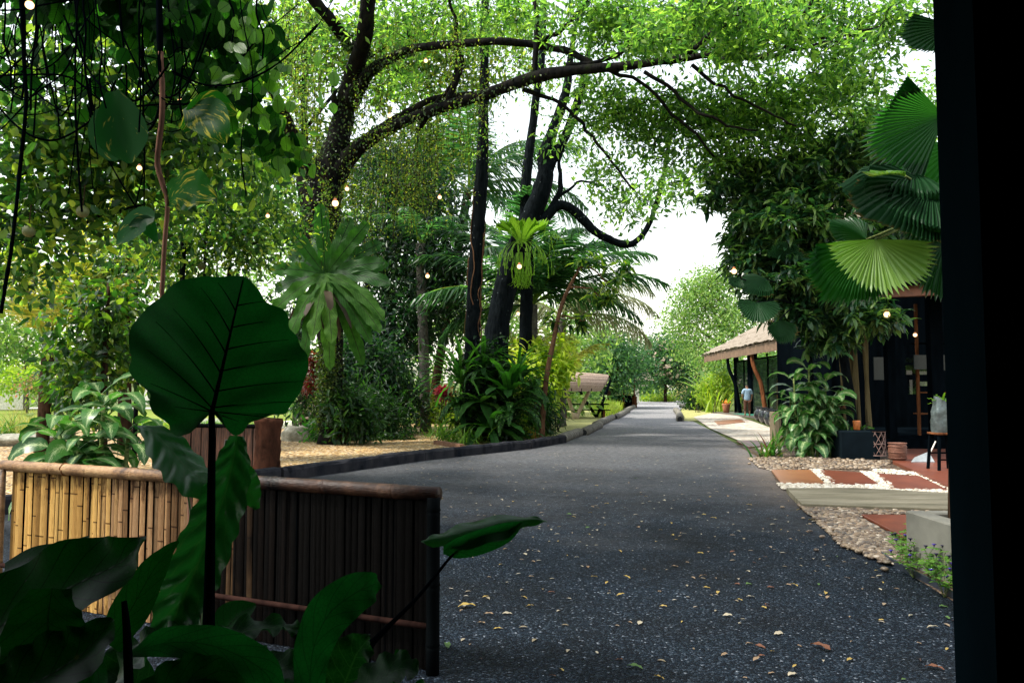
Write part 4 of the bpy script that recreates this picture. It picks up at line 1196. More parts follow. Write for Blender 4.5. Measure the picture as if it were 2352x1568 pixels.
simple0 = tree('fine_leaved_tree', 'hazy fine leaved yellow green tree rising behind the big vine clad trunk', [[(700, 1000, 36, 10), (690, 700, 36, 9), (700, 400, 36, 8), (698, 240, 36, 8), (705, 100, 36, 5), (720, -60, 36, 3)], [(700, 420, 36, 6), (650, 300, 36, 4), (620, 180, 36, 3)], [(698, 300, 36, 5), (800, 180, 36, 3), (900, 100, 36, 2)]],
    [(680, 100, 36, 110, 120, 2, 120), (680, 330, 36, 90, 110, 2, 100), (880, 130, 37, 150, 130, 2, 190), (880, 400, 36, 130, 90, 2, 130), (1050, 140, 38, 120, 140, 2, 140), (1000, 330, 37, 90, 90, 2, 90), (1200, 100, 38, 80, 110, 2, 40)],
    B_dark, L_fine, 60, fol=dict(k=18, spread=.4, L=.38, Wd=.15, tm='rh', droop=.4), tw=.03)
# ---------------------------------------------------------------- trunks of the centre clump
D = 25.3
tree('leaning_tree', 'black leaning forked tree carrying the pale staghorn fern', [
    [(1128, 1000, D, 42), (1132, 860, D, 33), (1142, 760, D, 28), (1160, 660, D, 27), (1185, 580, D, 25), (1215, 510, D, 24), (1240, 450, D, 22), (1252, 400, D, 19), (1250, 360, D, 15), (1262, 320, D, 13), (1285, 260, D, 12), (1302, 200, D, 10), (1312, 120, D, 7), (1330, 20, D, 4)],
    [(1250, 410, D, 16), (1272, 360, D, 12), (1300, 310, D, 11), (1322, 250, D, 10), (1338, 195, D, 9), (1350, 120, D, 6), (1370, 20, D, 3)],
    [(1232, 520, D, 16), (1262, 490, D, 12), (1285, 472, D, 11), (1310, 478, D, 11), (1335, 500, D, 11), (1365, 530, D, 10), (1400, 550, D, 9), (1440, 562, D, 8), (1468, 548, D, 7), (1492, 512, D, 6), (1515, 440, D - .3, 6), (1535, 350, D - .6, 5), (1550, 270, D - 1, 4)],
    [(1262, 490, D, 10), (1278, 455, D, 7), (1290, 430, D, 6), (1292, 380, D, 4), (1297, 330, D, 3)],
    [(1278, 455, D, 4), (1320, 420, D, 3), (1370, 410, D, 2), (1410, 410, D, 1)]],
    [(1400, 490, D, 90, 24, .8, 8), (1430, 430, D, 60, 40, 1, 14), (1340, 330, D, 50, 60, .8, 14), (1320, 180, D, 60, 60, 1, 20), (1530, 400, D, 40, 60, .6, 18)],
    B_dark, L_canopy, 21, fol=dict(k=16, spread=.3, L=.17, Wd=.055, tm='rh'), tw=.02)
tree('straight_tree', 'tall straight black trunk with twisting roots, left of the leaning tree', [
    [(1082, 985, D - 1, 22), (1086, 760, D - 1, 17), (1092, 620, D - 1, 16), (1100, 500, D - 1, 15), (1106, 400, D - 1, 15), (1110, 300, D - 1, 12), (1112, 200, D - 1, 11), (1113, 60, D - 1, 10), (1115, -120, D - 1, 8)]],
    [(1120, 330, D - 1, 60, 40, .8, 10), (1090, 60, D - 1, 80, 90, 1.2, 30), (1170, 60, D - 1, 60, 90, 1, 22)], B_dark, L_canopy, 22, fol=dict(k=14, spread=.3, L=.17, Wd=.055), tw=.02, skip=.4)
rs = np.random.RandomState(8)
mb = MB()
for k in range(9):         # aerial roots gripping the straight trunk
    v0 = rs.uniform(380, 560); ph = rs.uniform(0, 6.28); m = 14
    v = np.linspace(v0, min(900, v0 + rs.uniform(120, 420)), m)
    c = np.array([P(np.interp(q, [200, 400, 620, 760, 985], [1112, 1106, 1092, 1086, 1082]), q, D - 1) for q in v])
    a = ph + np.cumsum(rs.randn(m) * .25); r = np.array([sp(np.interp(q, [300, 620, 985], [12.5, 16.5, 22.5]), D) for q in v]) + .012
    mb.tube(c + np.stack([np.cos(a) * r, np.sin(a) * r, a * 0], -1), rs.uniform(.008, .02), 5, smooth=3, cap=False)
mb.build('aerial_roots', B_red, bpy.data.objects['straight_tree'], smooth=True)
tree('slim_tree', 'slim lichen spotted trunk rising between the two black trees and the palm', [
    [(1206, 990, D + 2, 18), (1208, 740, D + 2, 15), (1212, 600, D + 2, 13), (1205, 500, D + 2, 12), (1210, 400, D + 2, 12), (1222, 300, D + 2, 10), (1232, 220, D + 2, 9), (1245, 120, D + 2, 8), (1250, -50, D + 2, 6)]],
    [(1240, 200, D + 2, 60, 80, 1, 22), (1200, 120, D + 2, 60, 60, 1, 18)], B_dark, L_canopy, 23, fol=dict(k=14, spread=.3, L=.17, Wd=.055), tw=.02, skip=.5)

# slender sapling with whorled leaves leaning over the drive edge
tree('leaning_sapling', 'thin leaning brown sapling with leaf whorls at the kerb', [
    [(1244, 1002, 24, 6.5), (1248, 940, 24, 6), (1256, 860, 24, 6), (1268, 800, 24, 5.5), (1282, 730, 24, 5), (1298, 680, 24, 4.5), (1318, 640, 24, 3.5), (1322, 628, 24, 1.5)],
    [(1290, 725, 24, 3), (1318, 728, 24, 2), (1345, 735, 23.8, 1.5)], [(1308, 660, 24, 3), (1345, 665, 23.6, 2), (1385, 690, 23.4, 1.5)], [(1315, 645, 24, 2.5), (1350, 610, 23.6, 2), (1400, 650, 23.2, 1.2)]],
    [(1330, 735, 24, 30, 22, .4, 8), (1270, 740, 24, 20, 20, .4, 3), (1385, 670, 23.5, 40, 35, .5, 13), (1420, 620, 23.2, 35, 30, .5, 9), (1350, 600, 23.6, 40, 20, .5, 7)],
    B_red, L_mid, 24, fol=dict(k=13, spread=.06, L=.34, Wd=.1, tm='lance', whorl=True, droop=.1), tw=.012)

# tree added to shade the near drive, mostly above the frame
rs = np.random.RandomState(77)
st_ = thing('added_shade_tree', 'tree added beside the cafe to shade the drive, crown mostly above the view', 'tree', (-9.5, 7.5, 0))
tb = MB(); tr = spline(np.array([(-9.5, 7.5, -.1), (-9.3, 7.6, 3), (-8.6, 8, 6), (-7.2, 8.6, 8.6)]), 5)
tb.tube(tr, np.linspace(.34, .2, len(tr)), 12, lump=.05, rs=rs)
nodes = list(tr[8:])
for e in [(-4.5, 6.5, 10.2), (-3.5, 11, 10.6), (-6, 13, 11), (-1.5, 8.5, 10.6), (-5.5, 4.0, 10)]:
    l = spline(np.array([tr[-1], (tr[-1] + np.array(e)) / 2 + [0, 0, .5], np.array(e)]), 5)
    tb.tube(l, np.linspace(.16, .05, len(l)), 8, lump=.05, rs=rs); nodes += list(l)
tb.build('trunk', B_moss, st_, smooth=True)
cs = ellip(rs, 330, np.array([-3.6, 8.6, 11.0]), np.array([4.6, 6.5, 1.5]), .5)
cs = cs[cs[:, 2] > 1.75 + .5 * cs[:, 1] + 0.3 * np.abs(rs.randn(len(cs)))]
n_ = len(cs) * 22; o_ = rs.randn(n_, 3) * .32
mb = MB(); scatter(mb, 'rh', np.repeat(cs, 22, 0) + o_, unit(o_) + rdir(rs, n_), rs.randn(n_, 3) * .5 + [0, 0, 1], .22 * rs.uniform(.7, 1.2, n_), .09)
br = MB(); twigs(rs, br, nodes, cs, .03)
br.build('branches', B_moss, st_, smooth=True); mb.build('crown', L_canopy, st_)

# ---------------------------------------------------------------- palms
def palm(name, label, base, top, r, fr, L, ll, seed, mat=L_palm, wood=B_grey, n=50, droop=.45, trunk=True, lw=.05, cat='palm'):
    rs = np.random.RandomState(seed)
    b = P(*base); b[2] = 0
    t = P(*top)
    root = thing(name, label, cat, b)
    if trunk:
        k = 24
        pts = np.array([b + (t - b) * (i / k) for i in range(k + 1)])
        rad = [r * (1.25 if i == 0 else 1) * (1 + .05 * (i % 2)) for i in range(k + 1)]
        MB().tube(pts, rad, 12, lump=.02, rs=rs).build('trunk', wood, root, smooth=True)
    mb, rb = MB(), MB()
    for (az, el, s_, bd) in fr:
        frond(mb, rb, t + rs.randn(3) * .05, math.radians(az), math.radians(el), L * s_, rs, bd, n, ll, lw, droop)
    mb.build('fronds', mat, root); rb.build('midribs', L_lime, root, smooth=True)
    return root

palm('coconut_palm', 'green coconut palm arching behind the staghorn fern', (1225, 985, 29), (1222, 700, 29), .2,
     [(182, 48, 1.0, 1.1), (170, 70, .95, 1.3), (150, 80, .9, 1.2), (200, 25, .9, 1.0), (95, 78, .9, 1.3), (60, 70, .95, 1.2), (20, 62, .95, 1.2), (5, 48, 1.05, 1.1), (-8, 34, 1.05, 1.1), (12, 20, .9, 1.2), (-60, 72, .85, 1.5), (-120, 60, .85, 1.5), (-95, 84, .9, 1.0), (-30, 60, .95, 1.4), (175, 5, .75, 1.0)], 5.1, 1.5, 31, n=84, droop=.4, lw=.075)
palm('coconut_palm', 'pale fronded coconut palm drooping toward the shingled shelter', (1290, 960, 34), (1290, 730, 34), .18,
     [(0, 40, 1, 1.6), (12, 20, .95, 1.4), (-20, 55, 1, 1.8), (170, 40, .8, 1.6), (60, 60, .9, 1.5), (-60, 50, .8, 1.6)], 4.8, 1.4, 32, mat=L_pale, n=80, droop=.8, lw=.06)
palm('coconut_palm', 'tall coconut palm high behind the mossy limb', (985, 985, 36), (1075, 440, 36), .2,
     [(0, 50, 1, 1.2), (8, 25, 1, 1.3), (-10, 5, 1, 1.0), (180, 45, 1, 1.5), (165, 15, 1, 1.3), (90, 75, 1, 1.2), (-90, 70, 1, 1.6), (30, 65, 1, 1.4), (-30, -10, .9, .8), (200, -15, .9, .8)], 6.2, 1.8, 33, n=84, droop=.6, wood=B_brown, lw=.075)
palm('yellow_palm', 'yellow green feather palm between the black trunks', (1190, 990, 31), (1192, 860, 31), .1,
     [(90 + k * 40, 60 + (k % 3) * 10, 1 - .1 * (k % 2), 1.3) for k in range(9)], 3.0, .6, 34, mat=L_palmy, n=36, lw=.05)
palm('yellow_palm', 'bright yellow palm behind the croton bush', (1290, 990, 33), (1296, 870, 33), .1,
     [(50 + k * 45, 62 + (k % 3) * 9, 1, 1.4) for k in range(8)], 2.7, .6, 35, mat=L_palmy, n=34, lw=.05)
palm('garden_palm', 'palm with yellowing fronds at the far left of the garden', (98, 980, 20), (112, 790, 20), .15,
     [(10, 75, 1, .8), (-15, 78, 1.1, .9), (30, 70, 1, 1.0), (170, 72, 1, 1.0), (150, 60, .9, 1.1), (80, 80, 1.1, .8), (-90, 75, .9, 1.2), (0, 55, 1.0, 1.2), (185, 50, .9, 1.2)], 4.4, .8, 36, mat=L_palmy, wood=B_brown, n=52, droop=.35)
# grey palm trunk standing free in the gravel
palm('slender_palm', 'slender grey palm trunk standing in the gravel beside the red cordyline', (978, 990, 29.5), (966, 560, 29.5), .19,
     [(20 + 60 * k, 60, .8, 1.6) for k in range(6)], 3, .7, 37, n=34)

# ---------------------------------------------------------------- garden trees
def simple(name, label, trunk, clumps, wood, leaf, seed, limbs=(), **kw):
    f = dict(k=20, spread=.3, L=.16, Wd=.07, tm='rh')
    f.update(kw.pop('fol', {}))
    return tree(name, label, [trunk] + list(limbs), clumps, wood, leaf, seed, fol=f, **kw)

# left side, mid-size leaves
simple('garden_tree', 'leafy tree filling the upper left above the bamboo fence', [(-90, 1060, 13, 14), (-70, 700, 13, 10), (20, 450, 13, 9), (120, 300, 13, 7), (200, 150, 12, 4)],
    [(120, 330, 12, 190, 120, 1.0, 120), (330, 330, 12.5, 200, 110, 1.0, 120), (120, 120, 11.5, 200, 110, 1., 60), (400, 140, 12, 180, 100, 1., 60), (60, 520, 12.5, 120, 70, 1.0, 60), (250, 480, 13, 180, 60, 1., 70), (550, 350, 13.5, 90, 90, 1., 55), (40, 640, 13, 90, 50, .8, 24)],
    B_dark, L_mid, 41, limbs=[[(60, 450, 13, 7), (220, 360, 13, 5), (380, 250, 12.5, 4), (520, 200, 12.5, 3)], [(-50, 580, 13, 6), (40, 550, 13, 5), (180, 520, 13, 4), (330, 470, 13, 2)], [(70, 420, 13, 6), (20, 330, 12, 4), (-60, 200, 12, 3)]],
    fol=dict(k=13, spread=.26, L=.19, Wd=.095, tm='oval', up=.8), tw=.02)
simple('garden_tree', 'thin stemmed tree with drooping leaves behind the giant leaf', [(420, 1050, 17, 8), (415, 800, 17, 7), (420, 600, 17, 6), (430, 400, 17, 5), (440, 200, 17, 3)],
    [(440, 530, 17, 150, 60, 1.2, 80), (520, 450, 17.5, 130, 90, 1.3, 80), (360, 590, 17, 120, 40, 1, 50), (560, 560, 17.5, 70, 50, 1, 45), (470, 250, 17, 140, 120, 1.5, 110), (590, 430, 19, 60, 90, 1, 50), (640, 520, 20, 50, 60, 1, 30)],
    B_dark, L_mid, 42, limbs=[[(440, 1050, 17, 5), (455, 800, 17, 4), (470, 560, 17, 3), (500, 400, 17, 2)], [(520, 1050, 18, 6), (515, 800, 18, 5), (525, 560, 18, 4), (540, 300, 18, 3)], [(480, 1050, 18, 5), (490, 800, 18, 4), (480, 600, 18, 3)]],
    fol=dict(k=18, spread=.3, L=.17, Wd=.08, tm='lance', up=.6), tw=.016)
simple('garden_tree', 'dark trunked tree left of the giant leaf with loose crown', [(285, 1040, 22, 16), (288, 800, 22, 13), (286, 640, 22, 12), (300, 500, 22, 8), (330, 380, 22, 4)],
    [(330, 590, 21.5, 110, 40, 1.2, 40), (200, 660, 21, 120, 50, 1.4, 80), (330, 420, 22, 160, 90, 1.8, 90)], B_brown, L_mid, 43,
    limbs=[[(290, 640, 22, 7), (330, 590, 21.5, 4), (370, 560, 21, 2)], [(288, 700, 22, 7), (230, 660, 21.5, 4), (160, 640, 21, 2)]], fol=dict(k=18, spread=.35, L=.2, Wd=.1, tm='oval'), tw=.02)
# vine mass and bush behind left dieffenbachia
simple('climbing_bush', 'yellow green climber smothering a trunk behind the dieffenbachia', [(240, 1050, 15, 8), (240, 850, 15, 7), (250, 650, 15, 4)],
    [(200, 800, 15, 70, 80, .7, 50), (240, 720, 15, 70, 60, .7, 34), (165, 890, 14.5, 34, 80, .5, 30), (290, 820, 16, 40, 80, .6, 28)], B_brown, L_climb, 44,
    fol=dict(k=14, spread=.22, L=.22, Wd=.1, tm='lance', droop=.5), tw=.012, cat='climber')
# centre backdrop of dark evergreens
simple('evergreen_tree', 'dense dark evergreen crown above the grey palm trunk', [(880, 1010, 31, 11), (885, 760, 31, 9), (890, 560, 31, 7), (900, 400, 31, 4)],
    [(900, 560, 31, 130, 110, 2, 170), (960, 700, 31, 140, 110, 2, 200), (860, 800, 31, 100, 90, 2, 120), (1010, 480, 32, 90, 80, 1.8, 80), (1030, 600, 30, 70, 80, 1.5, 70), (900, 400, 31, 100, 80, 1.6, 70)],
    B_dark, L_dark, 45, limbs=[[(830, 1010, 30, 9), (825, 850, 30, 8), (820, 700, 30, 6)], [(960, 1000, 33, 9), (975, 850, 33, 8), (1000, 600, 33, 5)]], fol=dict(k=24, spread=.42, L=.3, Wd=.1, tm='rh', droop=.5), tw=.025)
simple('evergreen_tree', 'shaded evergreen filling the gap right of the bird nest fern', [(820, 1005, 27, 9), (830, 800, 27, 7), (850, 600, 27, 4)],
    [(850, 860, 27.5, 80, 90, 1.2, 170), (700, 900, 27, 50, 60, .8, 40), (900, 920, 28.5, 70, 60, 1, 90), (790, 880, 28, 70, 80, 1, 90), (660, 760, 27, 50, 70, 1, 40)],
    B_dark, L_dark, 46, fol=dict(k=22, spread=.38, L=.26, Wd=.09, tm='rh', droop=.5), tw=.025)
simple('backdrop_tree', 'sunlit yellow green tree behind the evergreen, between the trunks', [(900, 960, 46, 6), (900, 800, 46, 5), (900, 600, 46, 3)],
    [(880, 500, 46, 150, 120, 4, 60), (700, 560, 46, 140, 110, 4, 60), (1040, 700, 44, 120, 110, 3, 80), (860, 850, 42, 180, 60, 3, 60), (700, 870, 44, 80, 60, 3, 30), (960, 920, 38, 120, 30, 2, 40)],
    B_brown, L_far, 47, fol=dict(k=26, spread=.75, L=.36, Wd=.17, tm='rh'), tw=.05)
simple('backdrop_tree', 'pale leafy tree behind the leaning trunk and coconut palm', [(1200, 950, 52, 5), (1200, 700, 52, 4)],
    [(1180, 760, 50, 120, 90, 4, 90), (1320, 800, 52, 80, 80, 4, 70), (1250, 900, 46, 120, 40, 3, 70)],
    B_brown, L_far, 48, fol=dict(k=26, spread=.8, L=.38, Wd=.18, tm='rh'), tw=.05)
simple('backdrop_tree', 'big light green tree beyond the pond on the left', [(520, 930, 58, 7), (520, 700, 58, 5), (540, 500, 58, 3)],
    [(480, 680, 56, 200, 80, 5, 80), (300, 790, 60, 160, 60, 5, 70), (560, 800, 60, 120, 70, 5, 70), (620, 500, 50, 100, 120, 4, 50), (360, 480, 52, 180, 120, 5, 40)],
    B_brown, L_far, 49, fol=dict(k=26, spread=1.0, L=.45, Wd=.2, tm='rh'), tw=.06)
simple('backdrop_tree', 'round pale tree at the far left behind the garden path', [(60, 940, 60, 6), (60, 860, 60, 5), (60, 760, 60, 3)],
    [(30, 790, 60, 120, 60, 5, 90), (140, 840, 64, 110, 40, 4, 60), (20, 700, 58, 120, 70, 4, 60), (-60, 820, 60, 80, 80, 4, 40)],
    B_grey, L_far, 50, fol=dict(k=26, spread=.9, L=.42, Wd=.2, tm='rh'), tw=.05)
simple('garden_tree', 'small young tree with a pale slim trunk on the far lawn', [(62, 925, 52, 3), (62, 880, 52, 2.5), (64, 850, 52, 2)],
    [(70, 868, 52, 70, 16, 1.5, 34), (20, 880, 50, 50, 14, 1.2, 20)], B_grey, L_lime, 51, fol=dict(k=16, spread=.5, L=.35, Wd=.15, tm='rh'), tw=.03)
# right end of the drive
simple('roadside_tree', 'dark dense tree mass behind the shingled shelter', [(1395, 925, 62, 6), (1398, 850, 62, 5), (1400, 780, 62, 3)],
    [(1400, 835, 64, 56, 48, 3.5, 150), (1385, 785, 64, 40, 26, 3, 50), (1448, 848, 68, 26, 30, 2.5, 50), (1370, 880, 64, 36, 34, 2.5, 50), (1440, 820, 66, 30, 26, 2, 36)], B_brown, L_fard, 52, fol=dict(k=34, spread=.75, L=.32, Wd=.15, tm='rh'), tw=.05)
simple('roadside_tree', 'round dark tree with pale blossom at the end of the drive', [(1528, 905, 96, 4), (1528, 870, 96, 3.5), (1526, 820, 96, 2)],
    [(1526, 824, 96, 54, 48, 4.5, 300), (1495, 848, 95, 26, 22, 3, 50), (1564, 848, 96, 22, 24, 3, 50)], B_brown, L_fard, 53, fol=dict(k=34, spread=.85, L=.42, Wd=.2, tm='rh'), tw=.06)
simple('roadside_tree', 'tall airy light green tree above the far hedge', [(1660, 905, 82, 5), (1665, 820, 82, 4.5), (1650, 740, 82, 3.5), (1620, 690, 82, 2)],
    [(1610, 690, 82, 72, 56, 4, 130), (1640, 650, 82, 60, 30, 3.5, 70), (1570, 740, 82, 45, 45, 3, 60), (1680, 740, 80, 60, 50, 4, 110), (1650, 820, 78, 60, 50, 4, 100), (1590, 800, 84, 30, 30, 3, 26)],
    B_brown, L_far, 54, limbs=[[(1660, 800, 82, 3.5), (1610, 760, 82, 2.5), (1570, 730, 82, 1.5)], [(1655, 760, 82, 3), (1690, 700, 82, 2), (1700, 650, 82, 1)]], fol=dict(k=30, spread=.75, L=.36, Wd=.17, tm='rh'), tw=.06)
simple('roadside_tree', 'sandy pale feathery tree right of the blossom tree', [(1596, 905, 110, 3), (1594, 850, 110, 2.5)],
    [(1592, 830, 110, 18, 42, 3, 60), (1585, 885, 105, 40, 14, 3, 50)], B_grey, leafmat('sandy_leaf', [(.25, .22, .1), (.4, .34, .18)], (1.2, 1.2, .8)), 55, fol=dict(k=26, spread=.8, L=.4, Wd=.15, tm='rh'), tw=.05)
simple('backdrop_tree', 'low green treeline closing the view past the bend', [(1480, 905, 140, 3), (1480, 870, 140, 2)],
    [(1430, 870, 140, 70, 20, 6, 60), (1520, 880, 145, 70, 14, 6, 60), (1640, 870, 140, 70, 24, 6, 80), (1780, 840, 120, 90, 50, 6, 100)], B_brown, L_far, 56, fol=dict(k=26, spread=1.4, L=.8, Wd=.4, tm='rh'), tw=.1)
# mango tree on the right
simple('mango_tree', 'dark mango tree with drooping leaf whorls in front of the pavilion roof', [(1962, 1046, 20, 13), (1950, 900, 20, 11), (1930, 780, 20, 10), (1900, 650, 20, 9), (1880, 500, 20, 7), (1860, 380, 20, 4)],
    [(1850, 420, 20, 140, 80, 1.5, 150), (1790, 520, 19.5, 120, 80, 1.5, 160), (1740, 620, 19.5, 70, 60, 1.2, 50), (2000, 620, 19.5, 80, 70, 1, 50), (1930, 360, 20, 110, 50, 1.4, 60), (1760, 590, 19.5, 70, 60, 1.1, 50), (1870, 640, 19, 130, 70, 1.3, 90), (1800, 690, 19.5, 90, 40, 1, 45), (1950, 740, 19.5, 90, 40, 1, 45), (2020, 420, 20, 90, 90, 1.3, 60), (1960, 560, 20, 120, 80, 1.4, 70), (2080, 560, 19, 80, 60, 1, 40), (1740, 480, 20, 60, 60, 1, 30), (1690, 560, 20, 40, 35, .6, 12), (1650, 450, 20, 60, 30, .8, 14), (1700, 400, 20.5, 80, 40, 1, 30), (2010, 300, 20.5, 80, 50, 1.2, 36), (2000, 720, 18, 60, 40, .8, 26), (1900, 780, 19, 60, 36, .8, 20), (1840, 730, 19, 60, 30, .8, 20)],
    B_dark, L_mango, 57, limbs=[[(1930, 780, 20, 8), (1850, 700, 20, 6), (1780, 620, 19.5, 4), (1720, 560, 19.5, 2)], [(1905, 650, 20, 7), (1980, 560, 20, 5), (2040, 440, 20, 3)], [(1940, 820, 20, 6), (1960, 760, 19.5, 4), (2010, 720, 19, 3)]],
    fol=dict(k=20, spread=.35, L=.33, Wd=.115, tm='lance', whorl=True, droop=.2), tw=.02)
simple('garden_tree', 'bright leafed tree peeking above the mango at upper right', [(2150, 1040, 26, 10), (2140, 600, 26, 8), (2100, 300, 26, 5)],
    [(2080, 300, 26, 110, 50, 2, 60), (2150, 210, 25, 30, 40, 1., 14), (1960, 230, 25, 60, 40, 1.5, 26)], B_dark, L_canopy, 59, fol=dict(k=26, spread=.4, L=.2, Wd=.08, tm='rh'), tw=.025)

# ---------------------------------------------------------------- plants
L_fern = leafmat('nest_fern_leaf', [(.008, .04, .008), (.016, .07, .012), (.035, .11, .018)], (2.0, 2.5, .9), .5, .5, .2, 'plain_rib', (.01, .02, .008))
L_fern2 = leafmat('pale_nest_fern_leaf', [(.012, .055, .012), (.03, .10, .018), (.08, .18, .035)], (1.6, 1.9, .8), .6, .5, .1, 'plain_rib', (.04, .06, .02))
L_dieff = leafmat('dieffenbachia_leaf', [(.012, .055, .018), (.025, .09, .02), (.05, .14, .03)], (1.8, 2.2, .8), .35, .35, .3, 'speck', (.42, .52, .24))
L_grass = leafmat('strappy_leaf', [(.03, .1, .015), (.07, .16, .02), (.14, .24, .03)], (1.8, 2, .7), .4, .45)
L_under = leafmat('undergrowth_leaf', [(.004, .02, .006), (.012, .045, .01), (.035, .09, .016)], (1.8, 2.2, .8), .4, .45)
L_red = leafmat('red_leaf', [(.12, .01, .03), (.24, .02, .05), (.34, .08, .11), (.28, .07, .03)], (1.3, .8, .8), .35, .4)
L_maroon = leafmat('maroon_leaf', [(.05, .01, .01), (.12, .02, .015), (.2, .06, .02)], (1.5, .9, .8), .35, .4)
L_stag = leafmat('staghorn_leaf', [(.14, .28, .03), (.2, .34, .04)], (1.6, 1.8, .7), .5, .45, .2)
L_ferny = leafmat('sword_fern_leaf', [(.01, .055, .012), (.03, .11, .018), (.08, .2, .035)], (1.8, 2.2, .8), .45, .5)

def rosette(mb, c, n, L, Wd, rs, el=(.1, 1.4), bend=1.2, prof='strap', wave=.02, fold=.1, az0=0, nseg=10, cross=2):
    for i in range(n):
        a = az0 + i * 2.4 + rs.randn() * .15
        e = el[0] + (el[1] - el[0]) * (i / max(1, n - 1)) + rs.randn() * .08
        blade(mb, c, a, e, L * rs.uniform(.8, 1.1), Wd * rs.uniform(.85, 1.15), bend * rs.uniform(.8, 1.2), nseg, prof, wave, fold, cross, 5, rs.uniform(0, 6))

def bush(name, label, clumps, leaf, seed, base, cat='bush', group=None, fol=None, stems=6, wood=B_brown):
    rs = np.random.RandomState(seed)
    b = np.array(base, float)
    root = thing(name, label, cat, b, group)
    mb = MB(); f = dict(k=16, spread=.2, L=.14, Wd=.06, tm='rh'); f.update(fol or {})
    cs = foliage(rs, mb, clumps, **f)
    mb.build('foliage', leaf, root)
    if stems:
        tb = MB()
        nodes = []
        for i in range(stems):
            q = cs[rs.randint(len(cs))]
            p = b + [rs.uniform(-.2, .2), rs.uniform(-.2, .2), -.02]
            pts = spline([p, (p + q) / 2 + [0, 0, .1], q], 4)
            tb.tube(pts, np.linspace(.02, .008, len(pts)), 5, cap=False); nodes += list(pts)
        twigs(rs, tb, nodes, cs[:120], .008)
        tb.build('stems', wood, root, smooth=True)
    return root

# giant bird nest fern on the big trunk
rs = np.random.RandomState(61)
c = P(748, 632, 21.6)
root = thing('bird_nest_fern', 'huge bird nest fern with wavy strap leaves clasping the big trunk', 'fern', c)
up, dn = MB(), MB()
for (th, L, dr, ou) in [(127, 1.85, 0, .1), (93, 1.95, 0, .15), (70, 1.8, 0, -.2), (52, 1.95, .05, .1), (38, 1.9, .1, -.2), (18, 1.8, .15, .2), (165, 1.5, .2, .2), (4, 1.9, .25, .3), (146, 1.5, .05, -.5), (80, 1.7, .05, -.7), (22, 1.7, .1, -.6), (178, 1.5, .3, -.2), (110, 1.6, 0, -.6)]:
    fanfrond(up, c, math.radians(th), L, .42, dr, ou, rs, .05)
for (th, L, dr, ou) in [(208, 1.45, .3, .35), (238, 1.5, .4, .45), (266, 1.35, .4, .6), (288, 1.4, .45, .6), (318, 1.9, .35, .3), (332, 1.9, .4, .35), (346, 1.8, .5, .3), (302, 2.0, .4, -.1), (250, 1.9, .4, -.1), (276, 1.9, .4, 0)]:
    fanfrond(dn, c + [0, -.15, 0], math.radians(th), L, .4, dr, ou, rs, .07)
up.build('upright_fronds', L_fern, root, smooth=True); dn.build('drooping_fronds', L_fern2, root, smooth=True)
dd = MB(); rosette(dd, c - [0, 0, .3], 12, 1.5, .28, rs, (-1.1, -.3), .6); dd.build('dead_fronds', leafmat('dead_frond', [(.02, .016, .01), (.06, .04, .02)], (1, 1, 1), .7, .2), root, smooth=True)

# mossy fern mound at the foot of the leaning trees
def nestfern(label, c, L, Wd, n, seed, mat=L_fern, el=(.1, 1.35), bend=1.0, group=None, prof='strap', name='bird_nest_fern'):
    rs = np.random.RandomState(seed)
    mb = MB(); rosette(mb, c, n, L, Wd, rs, el, bend, prof, .02)
    o = mb.build(name, mat, smooth=True, origin=c)
    return tag(o, label, 'fern', group)
nestfern('upright bird nest fern high on the fern covered stump, right side', P(1168, 905, 23.6), 1.75, .36, 26, 62)
nestfern('lowest bird nest fern spreading flat around the stump foot', P(1122, 985, 23.4), 1.75, .36, 28, 63, el=(-.2, .7), bend=.9)
nestfern('fine leaved fern fountain on the left shoulder of the stump', P(1058, 880, 24.2), 1.9, .12, 60, 64, L_ferny, (.1, 1.4), 1.2)
nestfern('pale broad fern leaves in the middle of the stump', P(1105, 925, 23.5), 1.2, .34, 14, 65, L_fern2, (-.4, .8), 1.3, prof='lance')
nestfern('small nest fern in front of the vine wrapped post, left of the cycad', P(778, 962, 26), 1.0, .12, 22, 66, L_ferny)
nestfern('tall nest fern behind the leaf crown on top of the stump', P(1110, 850, 24.1), 1.5, .2, 26, 74, L_fern)
nestfern('fine arching fern at the upper right of the stump beside the croton', P(1190, 860, 24.0), 1.4, .12, 40, 75, L_ferny, (.1, 1.3), 1.3)
nestfern('dark nest fern low behind the palm trunk side of the stump', P(1060, 950, 24.0), 1.2, .22, 20, 76, L_under, (-.1, 1.1), 1.1)
def swordfern(label, c, L, n, seed, mat=L_ferny, el=(-.3, 1.0), az=(0, 6.28)):
    rs = np.random.RandomState(seed)
    mb, rb = MB(), MB()
    for i in range(n):
        frond(mb, rb, c, rs.uniform(*az), rs.uniform(*el), L * rs.uniform(.7, 1.1), rs, 1.7, 34, .12 * L, .035, .1, 1.5)
    root = thing('sword_fern', label, 'fern', c)
    mb.build('leaflets', mat, root); rb.build('midribs', L_under, root)
swordfern('ladder leaved sword fern drooping down the right of the stump', P(1175, 940, 23.4), 1.3, 14, 67, az=(-2.2, .6))
swordfern('sword fern tuft near the top of the stump', P(1100, 850, 23.6), .8, 10, 68)
swordfern('sword fern arching beside the leaning sapling', P(1225, 890, 24), 1.1, 10, 69)
swordfern('sword fern hanging over the left side of the stump', P(1050, 930, 23.8), 1.0, 8, 70, az=(2, 5))
bush('ground_shrub', 'tangle of ivy and ferns wrapping the upper stump between the two black trunks', [(1110, 830, 24.3, 60, 50, .5, 60), (1150, 930, 24.2, 60, 50, .5, 50), (1080, 930, 24.4, 40, 50, .5, 40)], L_under, 73, G(1110, 1008), fol=dict(k=14, spread=.16, L=.24, Wd=.09, tm='lance', droop=.4), stems=3)
